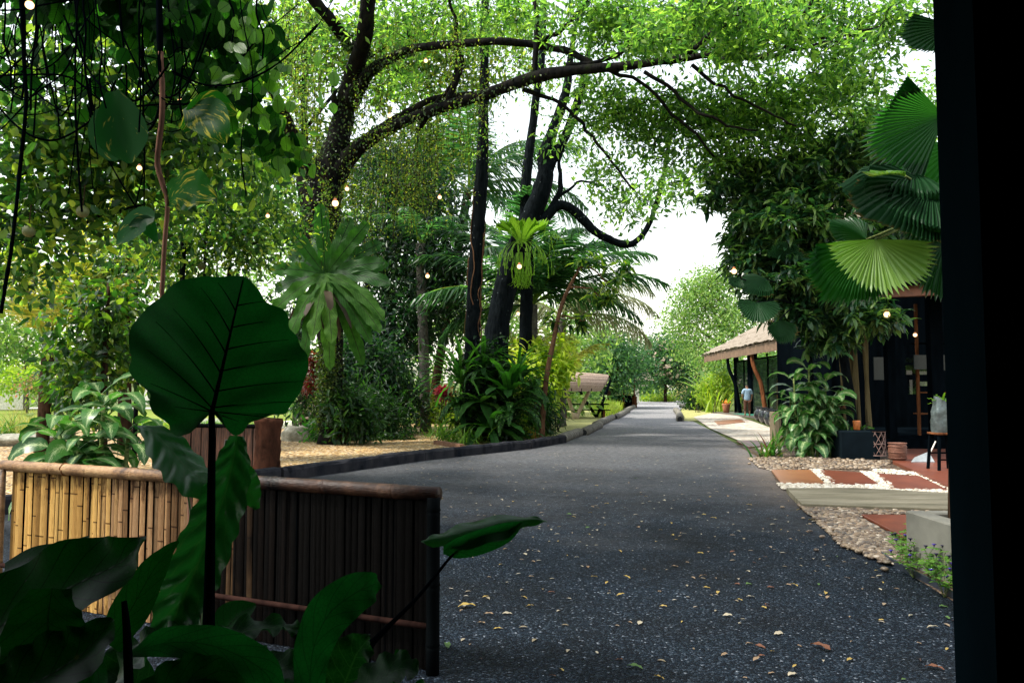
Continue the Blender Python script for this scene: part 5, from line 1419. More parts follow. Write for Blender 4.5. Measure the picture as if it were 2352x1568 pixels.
# stump core (soil and roots) as the mound the ferns sit on
c = G(1125, 1010)
MB().tube([c + [0, 0, -.1], c + [0, 0, .9], c + [-.1, 0, 1.9], c + [-.3, .1, 2.8]], [.7, .5, .6, .3], 18, smooth=4, lump=.1).build('fern_stump', B_moss, smooth=True)
tag(bpy.data.objects['fern_stump'], 'mossy dark stump under the ferns at the leaning tree foot', 'stump')

# staghorn fern
c = P(1198, 560, 24.6)
root = thing('staghorn_fern', 'crown shaped staghorn fern with hanging antler fronds on the leaning trunk', 'fern', c)
rs = np.random.RandomState(71)
mb = MB()
for k in range(8):
    az = math.radians(-90 + (k - 3.5) * 36); n1, n2 = 12, 17
    V = np.zeros((n1 + 1, n2, 3))
    for i in range(n1 + 1):
        t = i / n1
        for j in range(n2):
            w = (j / (n2 - 1) - .5)
            a = az + w * (.75 + .15 * t)
            r = (.12 + .42 * t + .28 * t * t)
            lob = .05 * t ** 4 * math.cos(w * 44 + k) + .05 * t ** 3 * rs.randn() * (i == n1)
            V[i, j] = c + [math.cos(a) * (r + lob * .6), math.sin(a) * (r + lob * .6) * .9, .02 + (.86 * t - .22 * t * t) * (1 - .35 * abs(w) * t) + lob + .03 * math.sin(w * 40) * t]
    mb.grid(V)
mb.build('shield_fronds', L_stag, root, smooth=True)
mb = MB()
def antler(p, az, el, L, w, dep):
    q = blade(mb, p, az, el, L, w, .5, 4, 'stag', 0, .05, 1)
    if dep:
        for s_ in (-1, 1):
            antler(q[-1], az + s_ * rs.uniform(.3, .9), el - rs.uniform(.1, .6), L * .72, w * .72, dep - 1)
for k in range(20):
    az = rs.uniform(-3.1, 0)
    antler(c + [math.cos(az) * .15, math.sin(az) * .15, .1], az, rs.uniform(-.6, .5), rs.uniform(.4, .6), .06, 3)
    antler(c + [math.cos(az) * .2, math.sin(az) * .2, -.3], az, rs.uniform(-1.5, -1.0), rs.uniform(.35, .5), .05, 3)
mb.build('antler_fronds', L_stag, root)

# dieffenbachias
def dieff(label, c, stems, L, Wd, seed, group='speckled dieffenbachias', per=9, mat=L_dieff, azr=None):
    rs = np.random.RandomState(seed)
    root = thing('dieffenbachia', label, 'plant', c, group)
    for (dx, dy, h, ln) in stems:
        b = np.array(c, float) + [dx, dy, 0]
        top = b + [ln, 0, h]
        MB().tube([b + [0, 0, -.05], (b + top) / 2 + [ln * .2, 0, 0], top], [.03, .028, .02], 8, smooth=3).build('stem', B_stem, root, smooth=True)
        mb = MB()
        for i in range(per):
            t = 1 - i / per * .5
            p = b + (top - b) * t
            a = i * 2.4 + rs.randn() * .3
            e = .75 - 1.15 * i / per + rs.randn() * .15
            q = p + np.array([math.cos(a) * math.cos(e), math.sin(a) * math.cos(e), math.sin(e)]) * L * .22
            mb.tube([p, q], .009, 5, cap=False)
            blade(mb, q, a, e, L * rs.uniform(.8, 1.12), Wd * rs.uniform(.85, 1.1), 1.45 + rs.rand() * .6, 10, 'ovate', .008, .1, 3, 4, rs.uniform(0, 6), 0, rs.randn() * .35)
        mb.build('leaves', mat, root, smooth=True)
B_stem = bark('green_stem', (.06, .1, .03), (.2, .22, .08), 12, None, 0, .3, 3)
c = np.array([P(200, 1000, 8.6)[0], 8.6, 0])
dieff('big speckled dieffenbachia rising behind the pale end of the bamboo fence', c,
      [(.12, 0, 1.42, .05), (-.12, -.1, 1.1, -.12), (.0, -.2, .95, .02), (.25, .1, 1.15, .16), (-.25, .15, 1.2, -.1), (.05, -.3, .72, -.05), (-.1, .3, 1.55, .1)], .56, .2, 81, per=14)
c = G(1862, 1048)
dieff('tall speckled dieffenbachia at the corner of the cobbled ramp, by the mango trunk', c,
      [(0, 0, 2.1, .0), (-.3, -.1, 1.85, -.1), (.3, 0, 1.85, .1), (.1, -.2, 1.5, .05), (-.2, -.3, 1.3, -.1), (.25, -.3, 1.1, .1), (0, -.4, .8, 0), (-.28, .1, 1.45, -.15), (-.12, -.5, .45, -.05), (.75, -.2, .5, .1), (-.3, -.3, .95, -.1), (.3, -.4, 1.4, .1)], .56, .25, 82, per=15)
# dark glossy under-leaves beside the left dieffenbachia
nestfern('dark glossy low plant with red veined leaves behind the fence', np.array([P(160, 1060, 9)[0], 9, .15]), .6, .3, 14, 83, leafmat('dark_red_vein', [(.01, .03, .015), (.03, .05, .02)], (1.2, 1.2, 1), .25, .3, .5, 'plain_rib', (.3, .03, .06)), (.2, 1.3), .8, prof='ovate', name='caladium_plant')
bpy.data.objects['caladium_plant']['category'] = 'plant'
nestfern('nearly black broad leaves low beside the thin post', np.array([P(270, 1060, 9.4)[0], 9.4, .3]), .55, .28, 12, 84, leafmat('blackish_leaf', [(.006, .014, .014), (.012, .026, .024)], (1, 1.2, 1), .3, .2, .5), (-.1, .8), 1.3, prof='ovate', name='taro_plant')
bpy.data.objects['taro_plant']['category'] = 'plant'

# clumps of strap leaves, bushes and ground plants
def grassy(name, label, c, n, L, seed, mat=L_grass, Wd=.02, r=.25, bend=1.3, cat='plant', el=(.5, 1.5), group=None):
    rs = np.random.RandomState(seed); mb = MB()
    for i in range(n):
        o = rs.randn(2) * r
        blade(mb, np.array(c) + [o[0], o[1], 0], rs.uniform(0, 6.28), rs.uniform(*el), L * rs.uniform(.6, 1.15), Wd, bend * rs.uniform(.5, 1.3), 6, 'grass', 0, .25, 1)
    o = mb.build(name, mat, smooth=True, origin=c)
    return tag(o, label, cat, group)

bush('croton_bush', 'brilliant yellow green croton bush beside the shingled shelter', [(1250, 850, 27.5, 38, 52, 1.0, 100), (1218, 830, 27.5, 30, 40, .9, 45), (1256, 905, 27, 22, 40, .6, 28), (1290, 845, 27, 14, 24, .4, 12), (1292, 795, 27.5, 14, 12, .4, 7)], L_yel, 91, G(1275, 992), fol=dict(k=16, spread=.2, L=.34, Wd=.13, tm='lance', up=1.2), stems=10)
bush('bamboo_clump', 'dark clumping bamboo hedge below the croton bush', [(1228, 950, 25.5, 28, 42, .6, 50), (1252, 955, 26, 12, 40, .5, 34), (1215, 900, 25.8, 18, 40, .5, 24)], L_under, 92, G(1258, 998), fol=dict(k=18, spread=.24, L=.26, Wd=.04, tm='needle', droop=.9), stems=26, wood=bark('thin_culm', (.02, .03, .012), (.09, .11, .04), 5, None, 0, .2, .1), cat='bamboo')
bush('hedge_shrub', 'bright variegated shrub behind the grey palm trunk', [(1010, 940, 30, 45, 32, .9, 60), (1050, 960, 29, 30, 24, .7, 30)], L_lime, 93, G(1020, 985), fol=dict(k=18, spread=.2, L=.14, Wd=.07, tm='rh'))
bush('cordyline', 'red and pink cordyline between the grey palm trunk and the fern stump', [(1016, 903, 27.5, 16, 8, .3, 7), (1030, 915, 27.5, 10, 8, .3, 3)], L_red, 94, G(1016, 990), fol=dict(k=18, spread=.05, L=.42, Wd=.09, tm='lance', whorl=True, droop=-.3), stems=3, cat='plant')
bush('cordyline', 'dark maroon cordyline just right of the giant leaf edge', [(722, 830, 23.5, 16, 22, .3, 9), (716, 880, 23.5, 12, 20, .3, 6)], L_maroon, 95, G(722, 1000), fol=dict(k=16, spread=.08, L=.42, Wd=.07, tm='lance', whorl=True, droop=.3), stems=3, cat='plant')
bush('ground_shrub', 'low bright leafy plant between the boulder and the vine wrapped post', [(750, 985, 24, 40, 18, .5, 34), (790, 990, 24.5, 24, 12, .4, 14)], L_ferny, 96, G(755, 1006), fol=dict(k=14, spread=.14, L=.26, Wd=.09, tm='lance', droop=.2))
bush('ground_shrub', 'dark spreading cycad like shrub in the middle of the gravel', [(850, 930, 25.5, 60, 40, .8, 60), (890, 970, 25.5, 50, 22, .7, 40), (820, 985, 25, 40, 20, .6, 34)], L_under, 97, G(850, 1006), fol=dict(k=20, spread=.3, L=.3, Wd=.05, tm='lance', droop=.3))
bush('ground_shrub', 'dark shrub massed around the foot of the big trunk', [(785, 940, 22.6, 26, 44, .4, 36), (820, 965, 22.8, 36, 30, .4, 36)], L_under, 99, P(780, 1010, 22.8) * [1, 1, 0], fol=dict(k=18, spread=.22, L=.3, Wd=.1, tm='lance', droop=.3))
bush('ground_shrub', 'low shade plants spilling over the gravel edge', [(920, 1000, 25, 26, 7, .5, 24), (870, 1004, 24.5, 30, 5, .4, 20)], L_under, 98, G(900, 1008), fol=dict(k=12, spread=.1, L=.12, Wd=.05, tm='oval'), stems=3)
for i, (u, v, lab) in enumerate([(1010, 1004, 'spider plant clump in the brick edged bed, left end'), (1035, 1012, 'spider plant clump in the middle of the brick edged bed'), (1070, 1016, 'spider plant clump at the foot of the fern stump')]):
    grassy('spider_plant', lab, G(u, v, .05), 90, .75, 100 + i, L_grass, .03, .28, 1.5, group='spider plants in the brick edged bed')
bush('ground_shrub', 'leafy ground cover between fern stump and bromeliad', [(1160, 990, 23.6, 36, 16, .5, 44), (1190, 1000, 23.8, 20, 10, .4, 20)], L_under, 103, G(1165, 1013), fol=dict(k=14, spread=.12, L=.14, Wd=.06, tm='oval'))
grassy('bromeliad', 'bromeliad with red heart at the kerb beside the sapling foot', G(1222, 1008, .05), 60, .5, 104, leafmat('bromeliad_leaf', [(.12, .2, .02), (.3, .32, .04), (.35, .08, .04)], (1.4, 1.4, .8), .35, .4), .05, .1, 1.0)
bush('tree_vine', 'yellow green leafy vine hanging in a curtain right of the stump', [(1196, 960, 24.6, 8, 50, .2, 30), (1180, 900, 24.8, 14, 30, .3, 14)], L_lime, 105, G(1196, 1005), fol=dict(k=16, spread=.1, L=.08, Wd=.05, tm='oval'), stems=6, cat='vine')
bush('tree_vine', 'small leaved vine wrapping the dark post beside the boulder shrub', [(752, 860, 22.3, 20, 90, .2, 110), (745, 950, 22.8, 20, 50, .2, 50)], L_ivy, 106, G(748, 1008), fol=dict(k=16, spread=.12, L=.08, Wd=.05, tm='oval'), stems=6, cat='vine')
# left edge
for i, (u, v, lab) in enumerate([(20, 985, 'tall tawny grass tuft at the far left edge'), (60, 990, 'second tawny grass tuft from the left, behind the flat rock'), (95, 995, 'grass tuft at the foot of the left palm')]):
    grassy('grass_tuft', lab, G(u, v + 8, .0), 130, 1.3, 110 + i, leafmat('tawny_grass_%s' % 'abc'[i], [(.12, .16, .03), (.28, .26, .08)], (1.4, 1.4, .8)), .018, .4, .9, 'grass', group='grass tufts at the left edge')
grassy('iris_plant', 'green strap leaved plant at the left frame edge', G(12, 1000, .0), 40, 1.0, 113, L_grass, .06, .2, 1.0)
bush('ground_shrub', 'bright weeds around the flat rocks by the pond', [(380, 985, 30, 60, 8, .8, 24), (450, 990, 28, 40, 6, .6, 12)], L_lime, 114, G(400, 992), fol=dict(k=12, spread=.14, L=.14, Wd=.05, tm='oval'), stems=3)
bush('pond_fern', 'feathery plant at the pond edge under the giant leaf', [(690, 930, 27, 14, 26, .4, 16)], L_ferny, 115, G(690, 985), fol=dict(k=16, spread=.2, L=.22, Wd=.03, tm='needle', droop=.8), stems=3, cat='plant')
bush('flowering_shrub', 'pink flowering shrub beyond the lawn, far left', [(90, 880, 48, 60, 14, 1, 40)], leafmat('pink_mix', [(.05, .1, .02), (.1, .2, .03), (.45, .16, .14)], (1.3, 1.3, .9)), 116, G(90, 935), fol=dict(k=20, spread=.4, L=.2, Wd=.12, tm='rh'), stems=4)
# grass bank beside the shelter and far hedges
def tuftbank(name, label, px, n, L, seed, mat, Wd=.03, kind='stuff', cat='grass'):
    rs = np.random.RandomState(seed); mb = MB()
    A = np.array([G(*p)[:2] for p in px])
    for i in range(n):
        w = rs.dirichlet(np.ones(len(A)) * .7)
        q = w @ A
        blade(mb, [q[0], q[1], 0], rs.uniform(0, 6.28), rs.uniform(.9, 1.55), L * rs.uniform(.6, 1.2), Wd, rs.uniform(.3, 1.2), 3, 'grass', 0, .2, 1)
    return tag(mb.build(name, mat, smooth=True), label, cat, None, kind)
tuftbank('grass_bank', 'lush grass bank behind the kerb logs right of the shelter', [(1352, 955), (1365, 938), (1400, 932), (1435, 938), (1412, 956), (1375, 962)], 2600, .85, 120, leafmat('bank_grass', [(.12, .24, .02), (.24, .34, .03), (.36, .36, .06)], (1.4, 1.5, .7)), .05)
tuftbank('lawn_grass_blades', 'grass blades standing along the gravel yard edge', [(0, 985), (120, 978), (400, 975), (640, 972), (700, 980), (300, 990)], 1500, .3, 121, L_grass, .03)
bush('clipped_hedge', 'low clipped hedge right of the white gate', [(1510, 922, 100, 50, 5, 1.2, 120)], L_lime, 122, G(1510, 927), fol=dict(k=20, spread=.4, L=.3, Wd=.2, tm='rh'), stems=0, cat='hedge')
bush('clipped_hedge', 'long taller hedge under the sandy tree at the bend', [(1570, 908, 110, 45, 10, 1.5, 160)], L_far, 123, G(1570, 916), fol=dict(k=20, spread=.5, L=.3, Wd=.2, tm='rh'), stems=0, cat='hedge')
bush('hedge_shrub', 'large bright yellow green bush right of the drive, nearest the pavilion', [(1640, 905, 56, 34, 28, 1.5, 130), (1660, 880, 55, 20, 24, 1, 40)], L_lime, 124, G(1640, 950), fol=dict(k=22, spread=.35, L=.3, Wd=.1, tm='lance', up=1.2), stems=6)
bush('hedge_shrub', 'dark rounded bush at the drive edge left of the bright bush', [(1598, 920, 60, 20, 24, 1.5, 90), (1612, 895, 62, 18, 16, 1.2, 40)], L_under, 125, G(1600, 947), fol=dict(k=22, spread=.35, L=.25, Wd=.12, tm='rh'), stems=4)
tuftbank('ginger_leaves', 'upright ginger leaves at the foot of the bright bush', [(1620, 948), (1670, 948), (1660, 938), (1615, 940)], 260, 2.2, 126, L_lime, .12, None, 'plant')
bpy.data.objects['ginger_leaves']['category'] = 'plant'; bpy.data.objects['ginger_leaves'].name = 'ginger_plant'
c = G(1640, 945)
rs = np.random.RandomState(127); mb = MB()
for k, (az, el) in enumerate([(170, 70), (150, 60), (100, 80), (20, 65), (60, 75), (-90, 70), (180, 50)]):
    blade(mb, c + [0, 2, .8], math.radians(az), math.radians(el), 2.6, .6, .7, 10, 'lance', .03, .25, 2, 5)
tag(mb.build('banana_plant', leafmat('banana_leaf', [(.1, .22, .04), (.2, .32, .08)], (1.5, 1.6, .8), .3, .5, .5, 'plain_rib', (.5, .55, .3)), smooth=True), 'banana plant with upright paddle leaves behind the bright bush', 'plant')
grassy('grass_tuft', 'spiky plant with reddish base left of the right dieffenbachia', G(1768, 1052), 46, .7, 128, leafmat('spiky_leaf', [(.02, .08, .02), (.06, .16, .03), (.14, .04, .03)], (1.6, 1.9, .8)), .07, .12, .7, 'plant')
bpy.data.objects[-1 if False else 'grass_tuft'].name

# blossom specks on the far round tree
rs = np.random.RandomState(130)
mb = MB(); cc = ellip(rs, 240, P(1526, 828, 94), np.array([2.9, 3, 2.6]), .25)
scatter(mb, 'oval', cc, rdir(rs, 240), rdir(rs, 240), .45, .35)
t_ = [o for o in bpy.data.objects if o.get('label', '').startswith('round dark tree with pale')][0]
mb.build('blossom', leafmat('blossom', [(.5, .45, .3), (.6, .4, .35)], (1, 1, 1), .6, .3), t_)

# brick edging of the little bed
for (a, b, lab) in [((1000, 1020), (1062, 1030), 'brick edging along the front of the spider plant bed')]:
    A, B = G(*a), G(*b)
    root = thing('brick_edging', lab, 'bed edging', (A + B) / 2)
    for k in range(5):
        p, q = A + (B - A) * (k / 5), A + (B - A) * ((k + .94) / 5)
        mb = MB(); mb.beam(p + [0, 0, .06], q + [0, 0, .06], .12, .12); mb.build('brick', bpy.data.materials.get('dark_brick') or plain('dark_brick', (.14, .07, .04), .8), root)

# rocks
def rock(label, c, sx_, sy_, sz_, seed, mat, name='boulder'):
    rs = np.random.RandomState(seed)
    n1, n2 = 14, 22
    V = np.zeros((n1, n2, 3))
    from mathutils import noise
    for i in range(n1):
        for j in range(n2):
            a, e = j / n2 * 2 * math.pi, (i / (n1 - 1) - .5) * math.pi
            d = np.array([math.cos(e) * math.cos(a), math.cos(e) * math.sin(a), math.sin(e)])
            d = np.sign(d) * np.abs(d) ** .7
            f = 1 + .28 * noise.fractal(Vector(d * 1.3 + seed), 1, 2, 4)
            V[i, j] = d * f * [sx_, sy_, sz_] + c + [0, 0, sz_ * .55]
    V = np.concatenate([V, V[:, :1]], 1)
    return tag(MB().grid(V).build(name, mat, smooth=True), label, 'rock')
s = NT('lichen_rock')
a = s.noise(5, s.pos(), 6, .7)
M_rock = s.done(s.pr(s.ramp(a, [(.3, (.09, .085, .06)), (.55, (.24, .23, .18)), (.75, (.42, .41, .36))]), .85, s.bump(a, .9, .04), .2))
rock('mossy grey boulder in the gravel left of the low bright plant', G(686, 1012), .52, .38, .3, 1, M_rock)
rock('wide flat pale rock at the left edge behind the gravel', G(38, 1022), .95, .5, .2, 2, M_rock)
rock('flat grey stone at the pond edge near the thin post', G(300, 992), .7, .3, .12, 3, M_rock)
rock('low flat stones beside the wooden armchair', G(668, 984), .6, .3, .1, 4, M_rock)

# ---------------------------------------------------------------- fan palm at the right
L_fand = leafmat('shaded_fan_leaf', [(.006, .03, .012), (.012, .05, .015)], (2.1, 2.6, .7), .45, .35, .15, 'pleat')  # shaded copy of the fan leaf, its shade put into the colour
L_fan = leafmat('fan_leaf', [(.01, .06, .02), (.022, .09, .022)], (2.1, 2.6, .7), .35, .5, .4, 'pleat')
L_fanb = leafmat('bright_fan_leaf', [(.12, .26, .05), (.22, .34, .08)], (1.7, 1.8, .7), .35, .5, .4, 'pleat')  # lit copy of the fan leaf, brightened in its colour
def fanleaf(mb, hub, mid, nrm, R, span, rs, segs=44, droop=.25, cut=.17, cup=.12, fall=.16):
    """round pleated leaf: hub, direction of its middle segment, facing normal, radius, angular span"""
    x = unit(mid); nz = unit(np.array(nrm, float) - x * (np.array(nrm, float) @ x)); y = np.cross(nz, x)
    m = segs * 2 + 1; n = 9
    V = np.zeros((n + 1, m, 3)); UV = np.zeros((n + 1, m, 2))
    for j in range(m):
        f = j / (m - 1) - .5
        a = f * span
        tip = (1 - cut) if j % 2 == 0 else 1.0
        tip *= (1 - fall * (2 * abs(f)) ** (3 if fall < .3 else 1.4)) * (1 + rs.randn() * .03)
        for i in range(n + 1):
            t = i / n
            r = R * t * (tip if i > n - 2 else (1 if i < n - 2 else (1 + tip) / 2))
            pl = (.018 if j % 2 else -.018) * R * min(1, t * 1.6)
            V[i, j] = hub + x * math.cos(a) * r + y * math.sin(a) * r + nz * (pl + cup * r * abs(math.sin(a))) + np.array([0, 0, -1]) * droop * R * t ** 2.2 + nz * .03 * R * math.sin(a * 5) * t
            UV[i, j] = (t, (f + .5))
    mb.grid(V, UV)
fp = thing('fan_palm', 'fan palm with big round pleated leaves beside the black door frame', 'palm', (3.9, 6.9, 0))
FH = np.array([3.95, 6.9, 2.9])
MB().tube([(3.9, 6.9, 0), (3.92, 6.9, 1.5), FH], [.09, .08, .08], 12, smooth=3, lump=.05).build('trunk', B_brown, fp, smooth=True)
rs = np.random.RandomState(140)
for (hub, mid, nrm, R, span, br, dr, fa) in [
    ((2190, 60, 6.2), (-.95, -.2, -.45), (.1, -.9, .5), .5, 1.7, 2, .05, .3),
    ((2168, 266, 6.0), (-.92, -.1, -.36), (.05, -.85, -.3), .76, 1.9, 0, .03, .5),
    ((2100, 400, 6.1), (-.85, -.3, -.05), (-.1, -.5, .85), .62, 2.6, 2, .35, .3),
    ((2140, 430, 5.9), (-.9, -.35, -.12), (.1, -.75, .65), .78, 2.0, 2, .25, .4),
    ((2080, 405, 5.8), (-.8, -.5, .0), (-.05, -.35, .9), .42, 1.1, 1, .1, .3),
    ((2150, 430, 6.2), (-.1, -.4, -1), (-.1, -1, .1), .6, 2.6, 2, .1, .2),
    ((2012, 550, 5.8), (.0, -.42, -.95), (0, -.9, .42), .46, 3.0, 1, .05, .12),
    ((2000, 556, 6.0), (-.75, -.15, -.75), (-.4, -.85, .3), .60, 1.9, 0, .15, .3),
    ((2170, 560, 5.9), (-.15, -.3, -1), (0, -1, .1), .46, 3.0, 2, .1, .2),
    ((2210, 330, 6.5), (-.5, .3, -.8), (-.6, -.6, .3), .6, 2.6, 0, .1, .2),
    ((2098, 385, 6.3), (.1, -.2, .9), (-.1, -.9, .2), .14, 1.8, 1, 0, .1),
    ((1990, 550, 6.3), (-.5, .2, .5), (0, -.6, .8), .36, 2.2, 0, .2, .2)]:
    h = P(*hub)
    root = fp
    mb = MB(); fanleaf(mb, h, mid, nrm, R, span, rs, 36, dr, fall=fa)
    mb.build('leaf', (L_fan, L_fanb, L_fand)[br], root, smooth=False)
    q = FH + [0, 0, -.1]
    if hub[2] > 8:
        q = P(1960, 760, 9.5)
    MB().tube([q, (q + h) / 2 + [0, 0, .18], h], [.016, .012, .009], 6, smooth=4).build('leaf_stalk', B_stem, root, smooth=True)
f2 = thing('fan_palm', 'small dark fan palm at the pavilion eave, left of the mango trunk', 'palm', G(1900, 1044))
q0 = G(1900, 1044); q0[1] = 19.3; q0[0] = P(1880, 900, 19.3)[0]; q0[2] = 0
qt = P(1850, 720, 19.3)
MB().tube([q0, (q0 + qt) / 2, qt], [.07, .06, .06], 10, smooth=3, lump=.05).build('trunk', B_dark, f2, smooth=True)
for (hub, mid, nrm, R, span, dr) in [((1740, 695, 17.6), (-.1, -.5, -.8), (0, -.85, .5), .56, 3.6, .1), ((1760, 640, 18), (-.9, -.2, -.3), (0, -.6, .8), .62, 2.6, .25), ((1700, 640, 18), (-.6, -.3, -.4), (-.2, -.8, .5), .3, 2.4, .2), ((1790, 735, 17.8), (.2, -.3, -.9), (.2, -.9, .3), .5, 2.6, .2), ((1800, 600, 18.4), (.2, -.2, .9), (0, -.8, .4), .55, 2.8, .1)]:
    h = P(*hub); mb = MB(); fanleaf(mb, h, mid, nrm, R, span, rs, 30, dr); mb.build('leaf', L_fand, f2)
    MB().tube([qt, (qt + h) / 2 + [0, 0, .2], h], [.025, .02, .015], 6, smooth=4).build('leaf_stalk', B_dark, f2, smooth=True)
# palm leaf with feathery leaflets behind them
palm('feather_palm', 'feather leaved palm between the fan palm leaves and the roof', (2300, 1040, 9.5), (2230, 470, 9.5), .08,
     [(180, 60, 1, 1.2), (195, 35, 1, 1.2), (165, 30, .9, 1.3), (210, 5, .8, .8), (230, 60, 1, 1.4)], 1.5, .42, 141, n=40, lw=.03, droop=.3)

# ---------------------------------------------------------------- foreground elephant ears
def alomat(name, c, t, tw, rough=.25, vein=(.02, .05, .02), spec=.5, wet=3, rib=.15):
    s = NT(name)
    u, v = s.uv()
    a = s.math('ABSOLUTE', s.math('SUBTRACT', v, .5))
    w = s.math('SINE', s.math('MULTIPLY', s.math('SUBTRACT', u, s.math('MULTIPLY', a, .5)), 44))
    rib = s.math('LESS_THAN', a, .015)
    ve = s.math('MAXIMUM', rib, s.math('GREATER_THAN', w, .975))
    nz = s.noise(9, s.pos(), 4, .6)
    col = s.mix(s.math('MULTIPLY', ve, .6), s.mix(nz, tuple(x * .7 for x in c), tuple(x * 1.3 for x in c)), vein)
    h = s.math('ADD', s.math('MULTIPLY', s.math('ABSOLUTE', w), 1.0), s.math('MULTIPLY', nz, .6))
    drops = s.math('MULTIPLY', s.math('SUBTRACT', .22, s.voro(70, s.pos())), 2, clamp=True)
    drops = s.math('MULTIPLY', drops, s.math('GREATER_THAN', s.noise(14, s.pos(), 2), .55))
    nrm = s.bump(s.math('ADD', s.math('MULTIPLY', h, rib), s.math('MULTIPLY', drops, wet)), .25, .005)
    net = s.math('LESS_THAN', s.voro(85, s.pos(), 'Distance', 'DISTANCE_TO_EDGE'), .05)
    col = s.mix(s.math('MULTIPLY', net, .3), col, vein)
    bl = s.math('MULTIPLY', s.math('SUBTRACT', .09, s.voro(11, s.pos())), 30, clamp=True)
    bl = s.math('MULTIPLY', bl, s.math('GREATER_THAN', s.noise(5, s.pos(), 3), .55))
    col = s.mix(s.math('MULTIPLY', bl, .8), col, (.05, .035, .008))
    x = s.pr(col, rough, nrm, spec)
    b = s.n('ShaderNodeBsdfTranslucent'); s.put(b.inputs[0], s.mix(1.0, col, t, 'MULTIPLY'))
    m = s.n('ShaderNodeMixShader'); s.put(m.inputs[0], tw); s.put(m.inputs[1], x); s.put(m.inputs[2], b.outputs[0])
    return s.done(m.outputs[0])
A_thin = alomat('ear_leaf_backlit', (.003, .026, .007), (1.2, 2.5, 1.0), .68, .6, (.002, .006, .003), .03)
A_gloss = alomat('ear_leaf_wet', (.008, .05, .014), (1.5, 2.6, .7), .4, .32, spec=.16)
A_dark = alomat('ear_leaf_dark', (.003, .024, .007), (1.3, 2.4, .6), .45, .35, (.001, .003, .001), .06)
M_stalk = plain('dark_leaf_stalk', (.0012, .002, .003), .7, .3, 6, .2, 0)
A_gloss2 = alomat('ear_leaf_shade', (.003, .022, .006), (1.4, 2.6, .7), .4, .4, spec=.12, wet=0)  # darker copy of the wet ear leaf, shade put into its colour
A_rib = alomat('ear_leaf_ribbed', (.005, .04, .012), (1.5, 2.4, .8), .35, .34, spec=.3, wet=2, rib=.3)
M_gst = plain('green_leaf_stalk', (.05, .1, .03), .35, .3, 6, .2)

# the giant upright leaf
dg = 2.0
root = thing('elephant_ear', 'giant dark upright elephant ear leaf on a thick black stalk, nearest the camera', 'plant', P(482, 1560, dg) * [1, 1, 0])
hub = np.array([487., 945.])
OUT = [(560, 634), (530, 633), (500, 636), (470, 634), (432, 640), (398, 652), (370, 682), (345, 700), (318, 730), (300, 755), (296, 790), (302, 825), (296, 850), (310, 872), (328, 888), (345, 905), (343, 925), (352, 948), (372, 962), (388, 975), (392, 990), (408, 1002), (425, 998), (440, 992), (452, 975), (458, 960), (474, 952), (487, 947), (500, 946), (509, 952), (512, 966), (524, 988), (540, 1000), (558, 992), (572, 972), (600, 962), (628, 952), (655, 950), (668, 930), (690, 900), (700, 870), (708, 845), (706, 815), (690, 795), (682, 772), (664, 752), (663, 730), (650, 710), (630, 702), (610, 692), (596, 668), (580, 650)]
O = spline(np.array([(a, b, 0) for a, b in OUT + OUT[:1]]), 4)[:, :2]
n = 14
V = np.zeros((n + 1, len(O), 3)); UV = np.zeros((n + 1, len(O), 2))
tipd = np.array([560., 634.]) - hub; tl = np.linalg.norm(tipd); td = tipd / tl; sd_ = np.array([-td[1], td[0]])
for j, o in enumerate(O):
    for i in range(n + 1):
        t = i / n
        p = hub + (o - hub) * t
        q = p - hub; al = q @ td / tl; ac = q @ sd_ / tl
        dep = dg + .09 * al + .22 * abs(ac) ** 1.4 - .10 * max(al - .6, 0) + .016 * math.sin(j * .26) * t ** 3 - .015 * math.cos(al * 22 - abs(ac) * 10) * min(abs(ac) * 4, 1) * .6
        V[i, j] = P(p[0], p[1], dep); UV[i, j] = (.3, .2)
mb = MB(); mb.grid(V, UV)
leaf = mb.build('leaf_blade', A_thin, root, smooth=True)
def gp(al, ac, off=.006):
    q = hub + td * al * tl + sd_ * ac * tl
    return P(q[0], q[1], dg + .09 * al + .22 * abs(ac) ** 1.4 - .10 * max(al - .6, 0) - off)
mb = MB()
mb.tube([gp(a, 0, .008) for a in np.linspace(0, .97, 12)], np.linspace(.0062, .0016, 12), 8)
for sg, L_ in ((1, [(0, -.12, .2), (0, .12, .5), (.03, .3, .64), (.15, .36, .6), (.3, .4, .56), (.46, .4, .42), (.62, .4, .32), (.78, .4, .2)]), (-1, [(0, -.1, .28), (0, .2, .48), (.02, .55, .56), (.13, .75, .54), (.28, .85, .44), (.43, .9, .36), (.58, .95, .28), (.74, 1, .17)])):
    for a0, sl, c1 in L_:
        mb.tube([gp(a0 + sl * c1 * (t + .25 * t * (1 - t)), sg * c1 * t, .004) for t in np.linspace(0, 1, 9)], np.linspace(.0021, .0006, 9), 5)
mb.build('veins', M_stalk, leaf, smooth=True)
mb = MB(); mb.tube([P(486, 940, dg - .01), P(487, 1000, dg - .01), P(484, 1200, dg - .02), P(480, 1400, dg - .04), P(476, 1640, dg - .08), P(474, 1900, dg - .1)], [.007, .0085, .011, .014, .017, .02], 12, smooth=4)
mb.build('leaf_stalk', M_stalk, root, smooth=True)

def ear(label, mat, pts, wid, hint, stalk=None, sm=M_stalk, name='elephant_ear', **kw):
    C = [P(*p) for p in pts]
    b = P(*(stalk[-1] if stalk else pts[0])[:3])
    root = thing(name, label, 'plant', [b[0], b[1], 0], 'elephant ear plants in the foreground')
    mb = MB(); pathleaf(mb, pts, wid, hint, **kw)
    mb.build('leaf_blade', mat, root, smooth=True)
    if stalk:
        q = np.array([P(*p[:3]) for p in stalk]); r = [sp(p[3], p[2]) for p in stalk]
        MB().tube(q, r, 10, smooth=4).build('leaf_stalk', sm, root, smooth=True)
    return root

